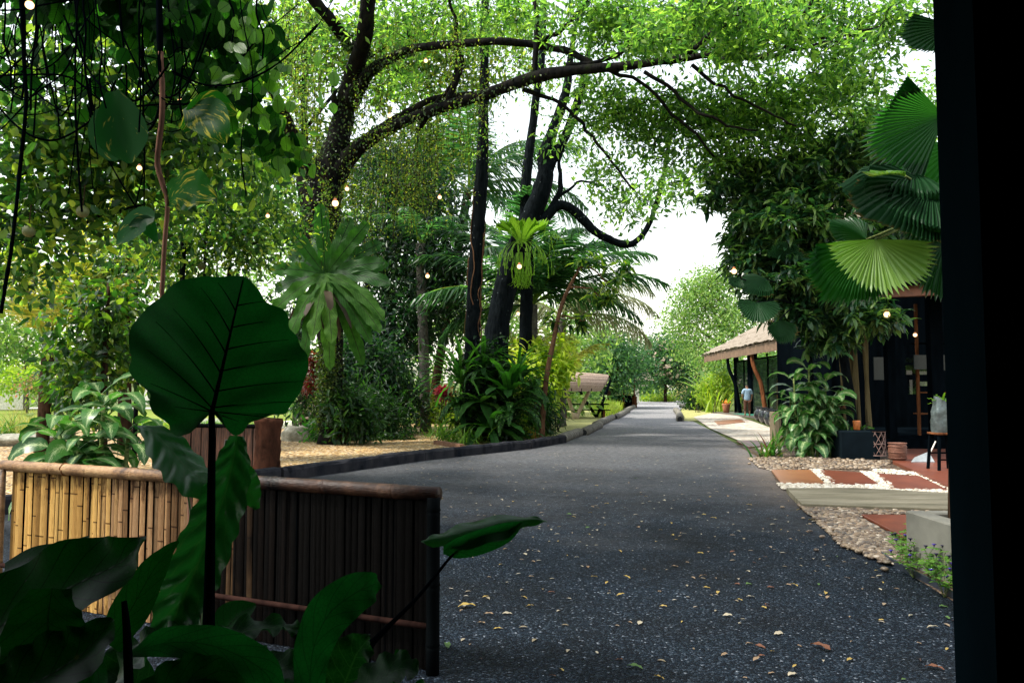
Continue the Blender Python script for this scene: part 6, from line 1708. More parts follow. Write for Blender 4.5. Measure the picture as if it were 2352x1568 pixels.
ear('wet ribbed leaf folded downward beside the giant leaf stalk', A_rib, [(545, 1000, 2.35), (535, 1060, 2.35), (515, 1140, 2.35), (480, 1230, 2.35), (440, 1330, 2.35), (400, 1420, 2.3), (372, 1500, 2.25)], [30, 76, 100, 112, 116, 100, 40], (.35, -1, .1), fold=.45, wave=.01, wf=4, k=12, cross=6, quilt=.022, qn=10,
    stalk=[(520, 1010, 2.36, 3), (505, 1100, 2.4, 4), (470, 1400, 2.45, 6), (462, 1640, 2.5, 8)], sm=M_gst)
ear('green leaf with curled edge arching over the fence rail, left of the stalk', A_gloss, [(305, 975, 3.0), (345, 985, 2.95), (390, 1030, 2.9), (430, 1075, 2.85), (470, 1100, 2.8), (520, 1115, 2.8), (580, 1130, 2.8)], [6, 40, 90, 110, 95, 70, 20], (.2, -.55, .85), fold=-.35, wave=.02, wf=2, k=10, cross=6, quilt=.014, qn=8,
    stalk=[(430, 1130, 2.9, 2), (440, 1200, 2.9, 3), (460, 1500, 2.7, 5), (470, 1640, 2.6, 6)], sm=M_gst)
ear('small dripping wet leaf lobe right of the giant stalk', A_gloss, [(520, 1090, 2.6), (550, 1100, 2.6), (572, 1130, 2.6), (592, 1168, 2.6)], [50, 75, 60, 10], (0, -1, .4), fold=.3, wave=.01)
ear('glossy leaf with pale rolled tip reaching over the drive, right of the fence post', A_gloss, [(968, 1242, 2.6), (1000, 1236, 2.6), (1050, 1225, 2.62), (1110, 1208, 2.66), (1170, 1196, 2.7), (1220, 1192, 2.7), (1256, 1196, 2.7)], [10, 34, 66, 78, 60, 26, 8], (.1, -.6, .8), fold=-.45, wave=.008, wf=4,
    stalk=[(1078, 1232, 2.62, 2), (1040, 1272, 2.6, 3), (960, 1370, 2.5, 4), (880, 1450, 2.4, 6), (845, 1500, 2.35, 9), (835, 1640, 2.3, 11)])
ear('underside of the same glossy leaf hanging over the drive', A_thin, [(1018, 1262, 2.58), (1050, 1256, 2.6), (1100, 1243, 2.64), (1160, 1222, 2.68), (1200, 1200, 2.7)], [20, 52, 62, 50, 8], (.1, -1, -.3), fold=.15)
ear('tall smooth leaf curving right at the bottom centre', A_thin, [(716, 1640, 1.7), (712, 1560, 1.7), (722, 1480, 1.7), (755, 1410, 1.7), (805, 1368, 1.72), (850, 1345, 1.75), (872, 1338, 1.77)], [60, 70, 84, 100, 92, 66, 14], (.15, -1, .2), fold=.15, wave=.008)
ear('large black green leaf with torn holes at the lower left', A_dark, [(-90, 1500, 1.6), (0, 1440, 1.6), (100, 1380, 1.6), (200, 1330, 1.6), (280, 1290, 1.6), (335, 1235, 1.6)], [200, 230, 220, 200, 130, 20], (-.2, -.8, .55), fold=.25, wave=.012, wf=3,
    stalk=[(285, 1380, 1.6, 6), (292, 1460, 1.6, 9), (298, 1640, 1.6, 11)])
ear('pointed dark leaf behind the torn leaf, in front of the pale bamboo', A_dark, [(10, 1310, 2.0), (70, 1285, 2.0), (140, 1268, 2.0), (205, 1232, 2.0)], [40, 62, 50, 8], (-.2, -.7, .7), fold=.2)
ear('narrow pointed dark leaf aiming up right over the pale bamboo', A_dark, [(250, 1480, 1.75), (300, 1400, 1.75), (345, 1320, 1.75), (385, 1265, 1.75), (410, 1242, 1.75)], [60, 84, 66, 30, 6], (.3, -1, .1), fold=.2, jag=.03)
ear('hanging dark leaf filling the bottom left corner', A_dark, [(120, 1350, 1.5), (110, 1430, 1.5), (120, 1520, 1.5), (140, 1640, 1.5)], [80, 170, 190, 120], (.2, -1, .1), fold=.2, wave=.01)
ear('broad dark leaf at the bottom left under the torn leaf', A_dark, [(-60, 1640, 1.4), (60, 1580, 1.4), (190, 1500, 1.42), (260, 1420, 1.45)], [120, 190, 150, 30], (0, -.7, .7), fold=.3, wave=.01)
ear('arched dark leaf crossing the bottom from the stalk to the right', A_thin, [(300, 1500, 1.8), (380, 1476, 1.8), (470, 1478, 1.8), (550, 1505, 1.8), (610, 1545, 1.8), (640, 1600, 1.8)], [20, 60, 80, 84, 74, 30], (0, -.9, .45), fold=.3, wave=.01, wf=3)
ear('shiny wet leaf left of the giant stalk base', A_gloss2, [(270, 1560, 2.1), (330, 1500, 2.1), (400, 1470, 2.1), (450, 1460, 2.1)], [60, 100, 80, 20], (0, -.5, 1), fold=.3, wave=.02, wf=4)
ear('shiny wet leaf behind the stalk base with white highlights', A_gloss2, [(500, 1480, 2.2), (560, 1450, 2.25), (640, 1440, 2.3), (700, 1450, 2.3)], [50, 70, 50, 8], (0, -.4, 1), fold=.3, wave=.02, wf=4)
ear('round topped green leaf right of the stalk above the middle rail', A_dark, [(500, 1470, 2.4), (530, 1430, 2.4), (560, 1405, 2.4), (588, 1388, 2.4)], [60, 90, 60, 8], (-.2, -1, .5), fold=.2)
ear('large wet grey green leaf at the bottom centre, midrib pale', A_gloss2, [(760, 1640, 2.0), (795, 1560, 2.0), (820, 1500, 2.0), (850, 1462, 2.0)], [170, 150, 110, 20], (.2, -.7, .8), fold=.25, wave=.02, wf=4)
ear('low rounded blue green leaf at the bottom, right of centre', A_gloss2, [(800, 1640, 1.9), (860, 1570, 1.9), (920, 1535, 1.9), (960, 1545, 1.9)], [80, 110, 90, 30], (0, -.5, 1), fold=.2, wave=.012)
ear('dark wet leaf blade at the bottom between the stalks', A_gloss2, [(560, 1640, 1.9), (600, 1570, 1.9), (660, 1530, 1.9), (700, 1560, 1.9)], [110, 110, 80, 20], (-.2, -.5, .9), fold=.3, wave=.01)
ear('small upright leaf tip beside the black fence post', A_dark, [(880, 1600, 2.2), (900, 1550, 2.2), (915, 1520, 2.2), (912, 1490, 2.2)], [50, 50, 36, 6], (0, -1, .3), fold=.3)
ear('dark leaf along the bottom edge near the left stalk', A_dark, [(330, 1640, 1.5), (400, 1580, 1.5), (480, 1560, 1.5), (560, 1600, 1.5)], [110, 120, 100, 40], (0, -.7, .7), fold=.3, wave=.01)
ear('leaf edge at the bottom left corner, yellow green underside', A_thin, [(150, 1640, 1.9), (165, 1560, 1.9), (160, 1500, 1.9), (150, 1440, 1.9)], [90, 90, 70, 20], (.2, -1, 0), fold=.2)

for k, (u, v, d, du, dv, w, lab) in enumerate([(640, 1660, 2.0, 80, -110, 90, 'dark leaf low at the bottom, right of the giant stalk'), (930, 1660, 2.3, 60, -90, 80, 'dark leaf at the bottom beside the fence post foot'), (20, 1660, 1.7, -60, -190, 130, 'dark leaf standing at the bottom left frame corner'), (330, 1650, 2.2, -70, -200, 100, 'dark upright leaf behind the left stalk'), (210, 1660, 2.2, 90, -170, 110, 'broad shaded leaf between the left stalk and the frame corner'), (470, 1660, 2.4, -60, -150, 110, 'shaded leaf close behind the giant stalk foot'), (540, 1660, 2.5, 70, -180, 110, 'shaded leaf rising right behind the giant stalk foot'), (760, 1660, 2.4, -70, -150, 100, 'shaded leaf left of the tall curved leaf'), (870, 1660, 2.5, -40, -120, 100, 'shaded leaf at the bottom before the dark fence panel')]):
    ear(lab, (A_dark, A_gloss2)[k % 2], [(u, v, d), (u + du * .3, v + dv * .4, d), (u + du * .7, v + dv * .8, d + .03), (u + du, v + dv, d + .06)], [w * .5, w, w * .7, 6], (.2 - .1 * (k % 5), -.8, .5), fold=.25, wave=.012, wf=3, ph=k)

# ---------------------------------------------------------------- vine tangle above
vt = thing('hanging_vine', 'dark tangled vine with looping aerial roots hanging in the upper left', 'vine', P(300, 0, 4.0))
rs = np.random.RandomState(150)
mb = MB()
def strand(pts, r, k=5):
    mb.tube(np.array([P(*p) for p in pts]), r, 5, smooth=k, lump=.08, rs=rs, cap=False)
strand([(45, -60, 3.6), (56, 150, 3.6), (60, 240, 3.6), (45, 400, 3.6), (28, 560, 3.6), (12, 660, 3.6), (2, 720, 3.6)], .009)
strand([(366, -40, 3.4), (368, 120, 3.4), (372, 180, 3.4)], .014)
for k in range(46):         # near-vertical strands
    u = rs.uniform(-20, 620); d = rs.uniform(3.2, 4.6)
    L_ = rs.uniform(120, 380) if k % 4 else rs.uniform(300, 560); m = 6
    us = u + np.cumsum(rs.randn(m) * 9)
    strand([(us[i], -60 + L_ * i / (m - 1), d) for i in range(m)], rs.uniform(.0015, .0055), 3)
for k in range(55):         # looping strands
    u0 = rs.uniform(-60, 480); u1 = u0 + rs.choice([-1, 1]) * rs.uniform(80, 330)
    v0, v1 = rs.uniform(-20, 230, 2); d = rs.uniform(3.3, 4.4); s_ = rs.uniform(10, 160)
    strand([(u0 + (u1 - u0) * t + rs.randn() * 5, v0 + (v1 - v0) * t + s_ * 4 * t * (1 - t) + rs.randn() * 5, d + rs.randn() * .04) for t in np.linspace(0, 1, 6)], rs.uniform(.0015, .005), 4)
strand([(205, 180, 3.6), (215, 250, 3.6), (250, 300, 3.6), (300, 318, 3.6), (350, 290, 3.6), (372, 220, 3.6)], .006)
strand([(-20, 175, 3.7), (60, 172, 3.7), (160, 178, 3.7), (250, 240, 3.7), (370, 240, 3.7), (460, 230, 3.7), (540, 150, 3.7), (600, 80, 3.7)], .005)
strand([(200, 240, 3.6), (230, 330, 3.6), (290, 440, 3.6), (330, 500, 3.6)], .004)
mb.build('aerial_roots', M_stalk, vt, smooth=True)
mb, m2 = MB(), MB()
def rleaves(mbx, u, v, ru, rv, d, rd, n, L):
    C = P(u, v, d); R = np.array([sp(ru, d), rd, sp(rv, d)])
    p = ellip(rs, n, C, R, .5)
    D = np.stack([rs.randn(n) * .5, rs.randn(n) * .5, -np.abs(rs.randn(n)) - .4], -1)
    N = np.stack([rs.randn(n) * .6, -np.ones(n), rs.randn(n) * .5 + .3], -1)
    scatter(mbx, 'oval', p, D, N, L * rs.uniform(.7, 1.3, n), L * .8)
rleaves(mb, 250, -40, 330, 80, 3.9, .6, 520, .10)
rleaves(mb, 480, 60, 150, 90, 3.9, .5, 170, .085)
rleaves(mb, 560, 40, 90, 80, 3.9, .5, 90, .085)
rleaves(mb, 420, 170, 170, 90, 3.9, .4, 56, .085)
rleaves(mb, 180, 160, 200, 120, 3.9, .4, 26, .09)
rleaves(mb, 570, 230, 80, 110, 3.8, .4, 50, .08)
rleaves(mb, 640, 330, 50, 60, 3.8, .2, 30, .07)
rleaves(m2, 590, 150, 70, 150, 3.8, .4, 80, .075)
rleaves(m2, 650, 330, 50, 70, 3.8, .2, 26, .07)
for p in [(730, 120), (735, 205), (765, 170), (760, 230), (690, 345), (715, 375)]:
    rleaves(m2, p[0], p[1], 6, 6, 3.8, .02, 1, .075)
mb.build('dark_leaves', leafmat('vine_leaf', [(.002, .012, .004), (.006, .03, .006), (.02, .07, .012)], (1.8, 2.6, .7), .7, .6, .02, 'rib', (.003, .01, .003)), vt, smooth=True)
m2.build('lit_leaves', leafmat('lit_vine_leaf', [(.05, .13, .02), (.09, .2, .03)], (2.0, 2.4, .7), .35, .6, .3, 'rib', (.03, .08, .01)), vt, smooth=True)  # lit copy of the vine leaf, light put into the colour
# variegated climber with pink stem
L_var = leafmat('variegated_leaf', [(.006, .045, .01), (.012, .07, .015)], (2.2, 2.8, .7), .5, .65, .1, 'splash', (.5, .48, .05))
vc = thing('variegated_climber', 'climber with pinkish stem and large yellow streaked leaves', 'climber', P(380, 640, 3.4) * [1, 1, 0])
MB().tube([P(u, v, 3.4) for u, v in [(369, 120), (373, 200), (372, 270), (365, 330), (362, 380), (376, 430), (385, 470), (378, 560), (374, 640), (374, 700), (400, 900), (418, 1000), (430, 1040), (440, 1300)]], [.012] * 6 + [.010] * 8, 9, smooth=3, lump=.04).build('stem', bark('pink_stem', (.07, .035, .025), (.28, .15, .1), 8, None, 0, .3, .3), vc, smooth=True)
L_vard = leafmat('variegated_dark_leaf', [(.004, .035, .012), (.008, .05, .015)], (2.0, 2.6, .9), .5, .55, .1, 'splash', (.4, .38, .06))
def vleaf(pts, wid, hint, mat=None, **kw):
    mb = MB(); pathleaf(mb, pts, wid, hint, **kw); mb.build('leaf', mat or L_var, vc, smooth=True)
vleaf([(385, 470, 3.4), (405, 447, 3.38), (445, 440, 3.36), (496, 455, 3.36)], [20, 80, 110, 10], (0, -1, .3), fold=.15, wave=.01)
vleaf([(430, 245, 3.5), (470, 265, 3.45), (500, 300, 3.4), (518, 330, 3.4)], [30, 100, 70, 8], (0, -1, .3), fold=.2)
vleaf([(420, 300, 3.5), (460, 258, 3.5), (500, 245, 3.5), (545, 262, 3.5)], [20, 60, 70, 8], (0, -1, -.2), fold=.2)
vleaf([(260, 210, 3.3), (275, 270, 3.3), (290, 330, 3.3), (300, 375, 3.3)], [30, 100, 110, 14], (.1, -1, .1), L_vard, fold=.25)
vleaf([(240, 250, 3.35), (240, 300, 3.35), (262, 345, 3.35), (285, 360, 3.35)], [40, 80, 60, 10], (-.1, -1, 0), L_vard, fold=.1)
vleaf([(355, 500, 3.5), (330, 505, 3.5), (295, 535, 3.5), (268, 562, 3.5)], [30, 72, 60, 6], (0, -1, .5), L_vard, fold=.2)
vleaf([(360, 555, 3.5), (340, 520, 3.5), (320, 510, 3.5), (296, 520, 3.5)], [10, 40, 30, 6], (0, -1, .2), L_vard, fold=.2)

# ---------------------------------------------------------------- globe lamps on thin cords, many standing in for window reflections
M_bulb = emit('warm_bulb', (1.0, .6, .28), 1.6)
M_amber = plain('amber_glass', (.45, .14, .04), .2)
lamps = [(68, 12, 3.0, .022, 'amber globe in the top left corner among dark roots'), (770, 467, 13, .075, 'largest glowing globe in front of the big trunk'), (797, 434, 17, .06, 'small glowing globe just above the largest one'),
         (982, 634, 20, .07, 'glowing globe in the dark evergreen crown'), (1193, 612, 17, .07, 'glowing globe below the staghorn fern'), (1010, 453, 18, .06, 'dim glowing globe left of the straight black trunk'),
         (615, 496, 15, .05, 'small glowing globe left of the big trunk'), (895, 266, 17, .06, 'glowing globe under the mossy limb'), (978, 140, 18, .06, 'glowing globe under the upper limb'), (320, 386, 9, .04, 'small glowing globe left of the pink stem'), (414, 233, 4.2, .02, 'small glowing globe just right of the pink stem, high up'),
         (1686, 623, 15, .07, 'glowing globe hanging at the left side of the mango tree'), (2037, 722, 17.5, .09, 'glowing lamp under the shop eave beam'), (2102, 769, 21.2, .07, 'glowing lamp inside the dark shop'), (1895, 833, 30, .09, 'small glowing globe under the pavilion eave'), (1190, 720, 27, .08, 'glowing globe behind the leaning trunk')]
for (u, v, d, r, lab) in lamps:
    r *= .72
    c = P(u, v, d)
    root = thing('glow_globe', lab, 'lamp', c, 'small globe lamps hung in the trees')
    pr_ = [(r * math.sin(a) + .0005, -r * math.cos(a)) for a in np.linspace(0, math.pi, 9)]
    MB().rev(c, pr_, 14).build('bulb', M_bulb, root, smooth=True)
    MB().rev(c + [0, 0, r * .8], [(r * .62, 0), (r * .55, r * .5), (r * .3, r * .8), (r * .05, r * .9)], 12).build('cap', M_amber, root, smooth=True)
    MB().tube([c + [0, 0, r * 1.5], c + [.01, 0, r * 1.5 + .35 + r * 4]], max(.0015, r * .06), 4).build('cord', M_black, root)

# hanging fruits
for (u, v, d, lab) in [(190, 486, 11.5, 'green pomelo like fruit hanging upper left'), (66, 531, 11.5, 'tan fruit hanging at the left edge'), (462, 610, 17, 'small green fruit hanging above the giant leaf')]:
    c = P(u, v, d)
    root = thing('hanging_fruit', lab, 'fruit', c, 'fruits hanging in the garden trees')
    MB().rev(c, [(.09 * math.sin(a) + .0004, -.09 * math.cos(a)) for a in np.linspace(0, math.pi, 10)], 16).build('fruit', bpy.data.materials.get('fruit_skin') or plain('fruit_skin', (.08, .09, .03), .6, .2, 20), root, smooth=True)
    MB().tube([c + [0, 0, .088], c + [.02, 0, .4]], .008, 5).build('stem', B_brown, root)

# ---------------------------------------------------------------- things by the shop
M_plb = plain('dark_planter', (.004, .008, .011), .8, .3, 3, .2, .05)
c = G(1975, 1056)
pb = thing('planter_box', 'large dark square planter box by the shop entrance', 'planter', c)
MB().box(c + [-.45, -.05, 0], c + [.45, .75, .66], bev=.03).build('box', M_plb, pb)
rs = np.random.RandomState(160)
mb = MB(); rosette(mb, c + [-.25, .3, .6], 16, .3, .08, rs, (.2, 1.4), .8); mb.build('foliage', L_under, pb, smooth=True)
mb = MB(); rosette(mb, c + [.2, .35, .6], 14, .28, .1, rs, (.2, 1.4), .8); mb.build('foliage', L_under, pb, smooth=True)
o = MB().rev(P(1968, 988, c[1] + .2) * [1, 1, 0] + [0, 0, .66], [(.05, 0), (.075, .02), (.085, .2), (.08, .22), (.07, .2)], 14).build('clay_cup', plain('orange_clay', (.4, .12, .03), .5), smooth=True)
tag(o, 'slim orange clay cup on the dark planter box', 'pot')
mb = MB()
c3 = P(1936, 940, 18.5)
for k in range(18):
    blade(mb, c3, k * 2.4, rs.uniform(-.2, 1.3), .32, .04, .8, 5, 'grass', 0, .2, 1)
MB_ = mb.build('dried_flower', leafmat('dried', [(.2, .08, .04), (.3, .14, .07)], (1, 1, 1)), smooth=True, origin=c3)
tag(MB_, 'spiky dried brown flower head left of the planter box', 'plant')
MB().tube([c3, c3 * [1, 1, 0] + [0, 0, 0]], .012, 5).build('stem', B_brown, MB_)

M_ratt = plain('rattan', (.13, .055, .035), .6, .4, 12, .5, .3, 0, (1, 1, 8))
c = G(2062, 1056, .08)
bk = thing('barrel_basket', 'reddish woven barrel basket beside the shop post', 'basket', c)
MB().rev(c, [(.15, 0), (.17, .02), (.185, .18), (.18, .3), (.165, .37), (.15, .37), (.15, .1)], 24).build('basket', M_ratt, bk, smooth=True)
for z in (.05, .17, .29, .36):
    an = np.linspace(0, 2 * math.pi, 25)
    MB().tube([c + [math.cos(a) * .186, math.sin(a) * .186, z] for a in an], .009, 5).build('hoop', M_ratt, bk, smooth=True)
c = G(2030, 1050, .08) + [0, .35, 0]
stl = thing('rattan_stool', 'open weave rattan stool with hexagon pattern', 'stool', c)
M_ratt2 = plain('pale_rattan', (.2, .12, .1), .5)
mb = MB()
for z, r in ((.02, .2), (.28, .19), (.56, .2)):
    mb.tube([c + [math.cos(a) * r, math.sin(a) * r, z] for a in np.linspace(0, 2 * math.pi, 25)], .012, 5)
mb.build('ring', M_ratt2, stl, smooth=True)
mb = MB()
for sgn in (-1, 1):
    for k in range(9):
        a0 = k / 9 * 6.283
        mb.tube([c + [math.cos(a0 + sgn * t * 1.5) * .195, math.sin(a0 + sgn * t * 1.5) * .195, .02 + .54 * t] for t in np.linspace(0, 1, 8)], .008, 4)
mb.build('lattice', M_ratt2, stl, smooth=True)
mb = MB(); mb.rev(c + [0, 0, .56], [(.21, 0), (.22, .02), (.2, .045), (.0005, .05)], 20); mb.build('seat', M_black, stl, smooth=True)

c = G(2168, 1078, .08)
st = thing('bar_stool', 'dark wooden stool carrying the silver bag at the door frame', 'stool', c)
for dx, dy in ((-.17, -.17), (.17, -.17), (.17, .17), (-.17, .17)):
    mb = MB(); mb.beam(c + [dx * 1.15, dy * 1.15, 0], c + [dx * .9, dy * .9, .66], .045, .045); mb.build('leg', M_black, st)
mb = MB(); mb.box(c + [-.2, -.2, .66], c + [.2, .2, .7], bev=.01); mb.build('seat', M_rust, st)
for z in (.2,):
    mb = MB(); mb.beam(c + [-.18, -.18, z], c + [.18, -.18, z], .03, .03); mb.build('stretcher', M_black, st)
    mb = MB(); mb.beam(c + [-.18, .18, z + .1], c + [.18, .18, z + .1], .03, .03); mb.build('stretcher', M_black, st)
from mathutils import noise
bg = thing('silver_bag', 'crumpled silver grow bag with green sprouts on the dark stool', 'bag', c + [-.02, 0, .702])
n1, n2 = 12, 28
V = np.zeros((n1, n2, 3))
for i in range(n1):
    t = i / (n1 - 1)
    for j in range(n2):
        a = j / n2 * 6.283
        r = .17 + .03 * math.sin(t * 3) + .035 * noise.noise(Vector((math.cos(a) * 2.5, math.sin(a) * 2.5, t * 4))) + .012 * math.sin(a * 7 + t * 9)
        V[i, j] = c + [-.02 + math.cos(a) * r + .05 * t, math.sin(a) * r * .8, .702 + t * .62 + (.06 * math.sin(a * 2 + 1) if t > .9 else 0)]
V = np.concatenate([V, V[:, :1]], 1)
mb = MB(); mb.grid(V); mb.build('bag', plain('silver_foil', (.08, .1, .1), .35, .3, 14, .8, .5, .4), bg, smooth=True)
mb = MB(); rosette(mb, c + [.02, 0, 1.22], 16, .28, .05, rs, (.3, 1.4), .9); mb.build('sprouts', L_grass, bg, smooth=True)
c = G(2118, 1060, .08)
dp = thing('dustpan', 'flat grey dustpan leaning on the red floor by the stool', 'dustpan', c)
mb = MB(); mb.add([c + [-.28, -.1, .0], c + [.2, -.12, 0], c + [.22, .15, .04], c + [-.1, .12, .03], c + [-.28, -.1, .012], c + [.2, -.12, .012], c + [.22, .15, .2], c + [-.1, .12, .08]], [[[0, 3, 2, 1], [4, 5, 6, 7], [2, 3, 7, 6], [1, 2, 6, 5], [0, 1, 5, 4], [3, 0, 4, 7]]]); mb.build('pan', plain('grey_plastic', (.22, .24, .25), .4), dp)
MB().tube([c + [.16, .05, .1], c + [.35, .1, .42]], .014, 6).build('handle', M_white, dp)

# wooden garden armchair, back to the pond
c = G(706, 984)
ch = thing('garden_chair', 'weathered wooden armchair with fan shaped slatted back', 'chair', c)
M_chair = plain('weathered_wood', (.16, .12, .1), .8, .35, 6, .4, .2, 0, (1, 1, .2))
M_chd = plain('dark_weathered_wood', (.04, .035, .03), .8)
for sx_ in (-.42, .42):
    mb = MB(); mb.box(c + [sx_ - .07, -.45, 0], c + [sx_ + .07, -.31, .78]); mb.build('leg', M_chd, ch)
    mb = MB(); mb.box(c + [sx_ - .06, .35, 0], c + [sx_ + .06, .47, .7]); mb.build('leg', M_chd, ch)
    mb = MB(); mb.box(c + [sx_ - .1, -.5, .781], c + [sx_ + .1, .5, .83], bev=.01); mb.build('armrest', M_chair, ch)
mb = MB(); mb.box(c + [-.38, -.45, .4], c + [.38, .4, .46], bev=.01); mb.build('seat', M_chair, ch)
for k in range(7):
    a = (k - 3) * .23
    p = c + [(k - 3) * .07, .38, .46]; q = c + [math.sin(a) * .62, .55, .5 + math.cos(a) * .62]
    mb = MB(); mb.beam(p, q, .1, .03, (0, 1, 0)); mb.build('back_slat', M_chair, ch)
mb = MB(); mb.tube([c + [math.sin(a) * .66, .56, .48 + math.cos(a) * .66] for a in np.linspace(-1.35, 1.35, 16)], .055, 8); mb.build('back_frame', M_chair, ch, smooth=True)

# ---------------------------------------------------------------- plants in and before the concrete planter
x0, x1, y0, y1, h = PLX
rs = np.random.RandomState(170)
bed = bpy.data.objects['concrete_planter']
mb = MB()
k = 260
B = np.stack([rs.uniform(x0 + t + .1, x1 - .1, k), rs.uniform(y0 + t + .1, y1 - t - .1, k), h - .1 + rs.uniform(.02, .3, k)], -1)
scatter(mb, 'lance', np.repeat(B, 7, 0), rdir(rs, k * 7) + [0, 0, .3], rdir(rs, k * 7) + [0, 0, 1], .09, .04)
mb.build('foliage', L_ferny, bed)
L_tor = leafmat('wishbone_leaf', [(.05, .15, .02), (.1, .24, .03), (.16, .3, .05)], (1.8, 2, .7), .4, .5)
M_pet = plain('violet_petal', (.07, .03, .35), .6, .4, 30)
M_petb = plain('dark_violet_petal', (.015, .005, .05), .6)
spots_ = [(2070, 1268), (2085, 1290), (2110, 1300), (2100, 1330), (2130, 1330), (2150, 1300), (2150, 1350), (2180, 1340), (2185, 1300), (2170, 1375), (2200, 1370), (2195, 1325), (2075, 1310), (2210, 1350)]
for i, (u, v) in enumerate(spots_):
    c = G(u, v)
    pl_ = thing('wishbone_flower', ['low wishbone flower plant at the foot of the planter corner', 'purple flowered plant spreading along the planter front'][min(i, 1)], 'flowering plant', c, 'purple flowered plants along the concrete planter')
    mb, tb_, fb = MB(), MB(), MB()
    for k in range(7):
        q = c + [rs.uniform(-.16, .16), rs.uniform(-.12, .12), rs.uniform(.12, .3)]
        mid = (c + q) / 2 + [0, 0, .03]
        tb_.tube([c, mid, q], .0025, 4, cap=False)
        for b_ in (mid, q, (mid + q) / 2):
            a = rs.uniform(0, 6.28, 4)
            scatter(mb, 'lance', np.repeat(b_[None], 4, 0), np.stack([np.cos(a), np.sin(a), np.full(4, .1)], -1), np.array([0, 0, 1.]) + rs.randn(4, 3) * .2, .055 * rs.uniform(.7, 1.2, 4), .03)
        if k < 3:
            fb.rev(q + [0, -.01, .012], [(.003, 0), (.006, .015), (.016, .024), (.019, .027)], 8)
    mb.build('leaves', L_tor, pl_); tb_.build('stems', B_stem, pl_)
    fb.build('flowers', M_pet if i % 2 else M_petb, pl_, smooth=True)

# ---------------------------------------------------------------- fallen leaves on the drive
cols = [('yellow', (.4, .28, .07)), ('tan', (.25, .17, .1)), ('rust brown', (.15, .06, .03)), ('pale straw', (.4, .35, .25)), ('green', (.07, .14, .03)), ('dark brown', (.04, .022, .02))]
rs = np.random.RandomState(180)
proto = []
for nm, c in cols:
    mb = MB()
    blade(mb, (0, 0, .006), 0, .25, .075, .028, .55, 6, 'ovate', .003, .35, 1, 2, 1)
    o = mb.build('fallen_leaf', leafmat('fallen_%s' % nm.replace(' ', '_'), [tuple(x * .75 for x in c), c], (1, 1, 1), .55, .2), smooth=True, origin=(0, 0, 0))
    proto.append((nm, o))
road = [(1030, 1560), (1030, 1210), (760, 1105), (1000, 1058), (1290, 1022), (1400, 985), (1560, 985), (1690, 1035), (1770, 1080), (1850, 1180), (2010, 1300), (2190, 1410), (2200, 1568)]
def inpoly(q, A):
    c = False; j = len(A) - 1
    for i in range(len(A)):
        if (A[i][1] > q[1]) != (A[j][1] > q[1]) and q[0] < (A[j][0] - A[i][0]) * (q[1] - A[i][1]) / (A[j][1] - A[i][1]) + A[i][0]:
            c = not c
        j = i
    return c
seenp = set(); cnt = 0
named = [(1052, 1395, 0, .13, .2, 'long yellow fallen leaf near the black fence post'), (1908, 1496, 2, .14, 2.2, 'large rust brown fallen leaf at the lower right of the drive'), (1440, 1530, 4, .1, -.6, 'green fallen leaf at the bottom centre of the drive'), (1030, 1490, 4, .1, 1.8, 'green fallen leaf pair at the post foot'), (2125, 1531, 2, .1, -.7, 'orange brown fallen leaf at the lower right corner')]
for (u, v, ci, L_, rz, lab) in named:
    o = proto[ci][1].copy(); COL.objects.link(o)
    o.location = tuple(G(u, v, .018)); o.rotation_euler = (0, 0, rz); o.scale = (L_ / .075,) * 3
    tag(o, lab, 'leaf')
tail = MB()
while cnt < 590:
    # more leaves toward the far bend than near
    u = rs.uniform(900, 2200); v = 985 + 583 * (rs.beta(.9, 3.2) if cnt < 400 else rs.beta(1.4, 1.6))
    if not inpoly((u, v), road):
        continue
    q = G(u, v, .018)
    ci = rs.choice(6, p=[.3, .22, .16, .18, .04, .1])
    s_ = rs.uniform(.45, 1.15) * (1 if q[1] > 9 else .85)
    if cnt < 400:
        blade(tail, q, rs.uniform(0, 6.28), .25, .075 * s_, .03 * s_, .5, 3, 'ovate', 0, .3, 1)
    else:
        if v < 1090 or sum(1 for _ in seenp) > 250:
            cnt += 1
            blade(tail, q, rs.uniform(0, 6.28), .25, .075 * s_, .03 * s_, .5, 3, 'ovate', 0, .3, 1)
            continue
        o = proto[ci][1].copy(); COL.objects.link(o)
        o.location = tuple(q); o.rotation_euler = (rs.uniform(-.3, .3), rs.uniform(-.2, .2), rs.uniform(0, 6.28)); o.scale = (s_, s_ * rs.uniform(.7, 1.3), s_)
        tag(o, 'small %s leaf lying on the dark stone chips' % proto[ci][0], 'leaf', 'small %s leaves scattered over the drive' % proto[ci][0])
        seenp.add(o.name)
    cnt += 1
tag(tail.build('leaf_litter', leafmat('litter', [(.16, .12, .07), (.26, .22, .15), (.34, .3, .24), (.2, .12, .06)], (1, 1, 1), .55, .2), smooth=True), 'smallest fallen leaves scattered over the far drive', 'leaves', None, 'stuff')
for _, o in proto:
    bpy.data.objects.remove(o)

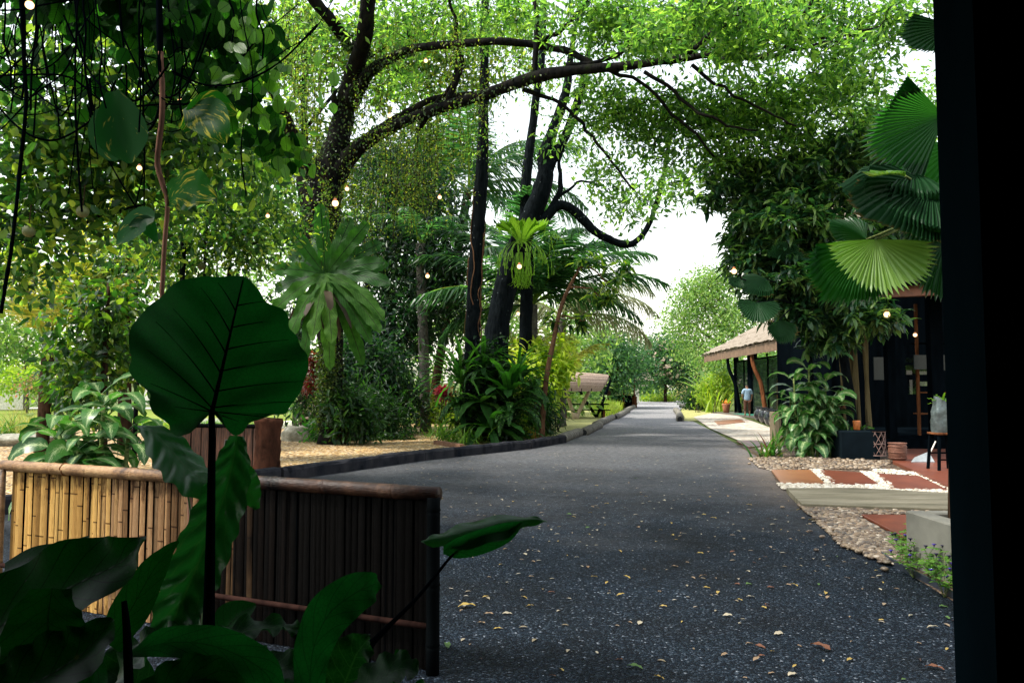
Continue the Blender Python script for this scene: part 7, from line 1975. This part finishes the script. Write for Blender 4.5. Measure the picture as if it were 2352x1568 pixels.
# ---------------------------------------------------------------- the person in the pavilion, seen from behind
def skin(name, V, E, R, mat, parent, lvl=2, sub=2):
    me = bpy.data.meshes.new(name); me.from_pydata([tuple(v) for v in V], E, []); me.update()
    o = bpy.data.objects.new(name, me); COL.objects.link(o)
    m = o.modifiers.new('skin', 'SKIN')
    for i, r in enumerate(R):
        me.skin_vertices[0].data[i].radius = (r, r) if np.isscalar(r) else r
    me.skin_vertices[0].data[0].use_root = True
    o.modifiers.new('sub', 'SUBSURF').levels = lvl
    bpy.context.view_layer.update()
    ev = o.evaluated_get(bpy.context.evaluated_depsgraph_get())
    nm = bpy.data.meshes.new_from_object(ev)
    bpy.data.objects.remove(o)
    q = bpy.data.objects.new(name, nm); COL.objects.link(q)
    nm.materials.clear(); nm.materials.append(mat)
    nm.polygons.foreach_set('use_smooth', [True] * len(nm.polygons))
    q.parent = parent
    return q
c = G(1717, 957, .13)
pe = thing('person', 'person in pale blue shirt and brown trousers standing in the pavilion, seen from behind', 'person', c)
M_skin = plain('skin', (.35, .19, .12), .5, .1); M_hair = plain('dark_hair', (.012, .01, .009), .5)
bodyV = [(0, 0, .9), (0, 0, 1.1), (0, -.01, 1.3), (0, -.01, 1.42), (0, 0, 1.5), (0, .01, 1.58), (0, .015, 1.68),
         (-.1, 0, .84), (-.11, 0, .5), (-.12, .02, .1), (-.12, .12, .03), (.1, 0, .84), (.12, .03, .5), (.13, .05, .1), (.13, .15, .03),
         (-.19, -.01, 1.4), (-.26, .0, 1.14), (-.2, .14, .98), (-.16, .2, .95), (.19, -.01, 1.4), (.27, .02, 1.14), (.25, .1, .9), (.25, .13, .82)]
bodyE = [(0, 1), (1, 2), (2, 3), (3, 4), (4, 5), (5, 6), (0, 7), (7, 8), (8, 9), (9, 10), (0, 11), (11, 12), (12, 13), (13, 14), (3, 15), (15, 16), (16, 17), (17, 18), (3, 19), (19, 20), (20, 21), (21, 22)]
bodyR = [(.15, .1), (.135, .095), (.16, .1), (.12, .08), .05, .085, .08, .085, .055, .04, .035, .085, .055, .04, .035, .06, .042, .032, .03, .06, .042, .032, .03]
skin('body', bodyV, bodyE, bodyR, M_skin, pe)
skin('shirt', [(0, 0, .82), (0, 0, 1.0), (0, -.01, 1.3), (0, -.01, 1.44), (-.19, -.01, 1.4), (-.25, 0, 1.18), (.19, -.01, 1.4), (.26, .02, 1.18)], [(0, 1), (1, 2), (2, 3), (3, 4), (4, 5), (3, 6), (6, 7)], [(.2, .14), (.18, .13), (.19, .125), (.12, .09), .085, .075, .085, .075], plain('pale_blue_cotton', (.32, .47, .6), .8, .12, 10, .4), pe)
skin('trousers', [(0, 0, .92), (-.1, 0, .82), (-.11, 0, .5), (-.12, .02, .3), (.1, 0, .82), (.12, .03, .5), (.13, .05, .3)], [(0, 1), (1, 2), (2, 3), (0, 4), (4, 5), (5, 6)], [(.17, .12), .105, .085, .075, .105, .085, .075], plain('brown_cloth', (.12, .05, .03), .8), pe)
skin('hair', [(0, .0, 1.6), (0, .0, 1.7)], [(0, 1)], [.088, .09], M_hair, pe)

# nothing may keep the helper property
for o in bpy.data.objects:
    if '_w' in o:
        del o['_w']
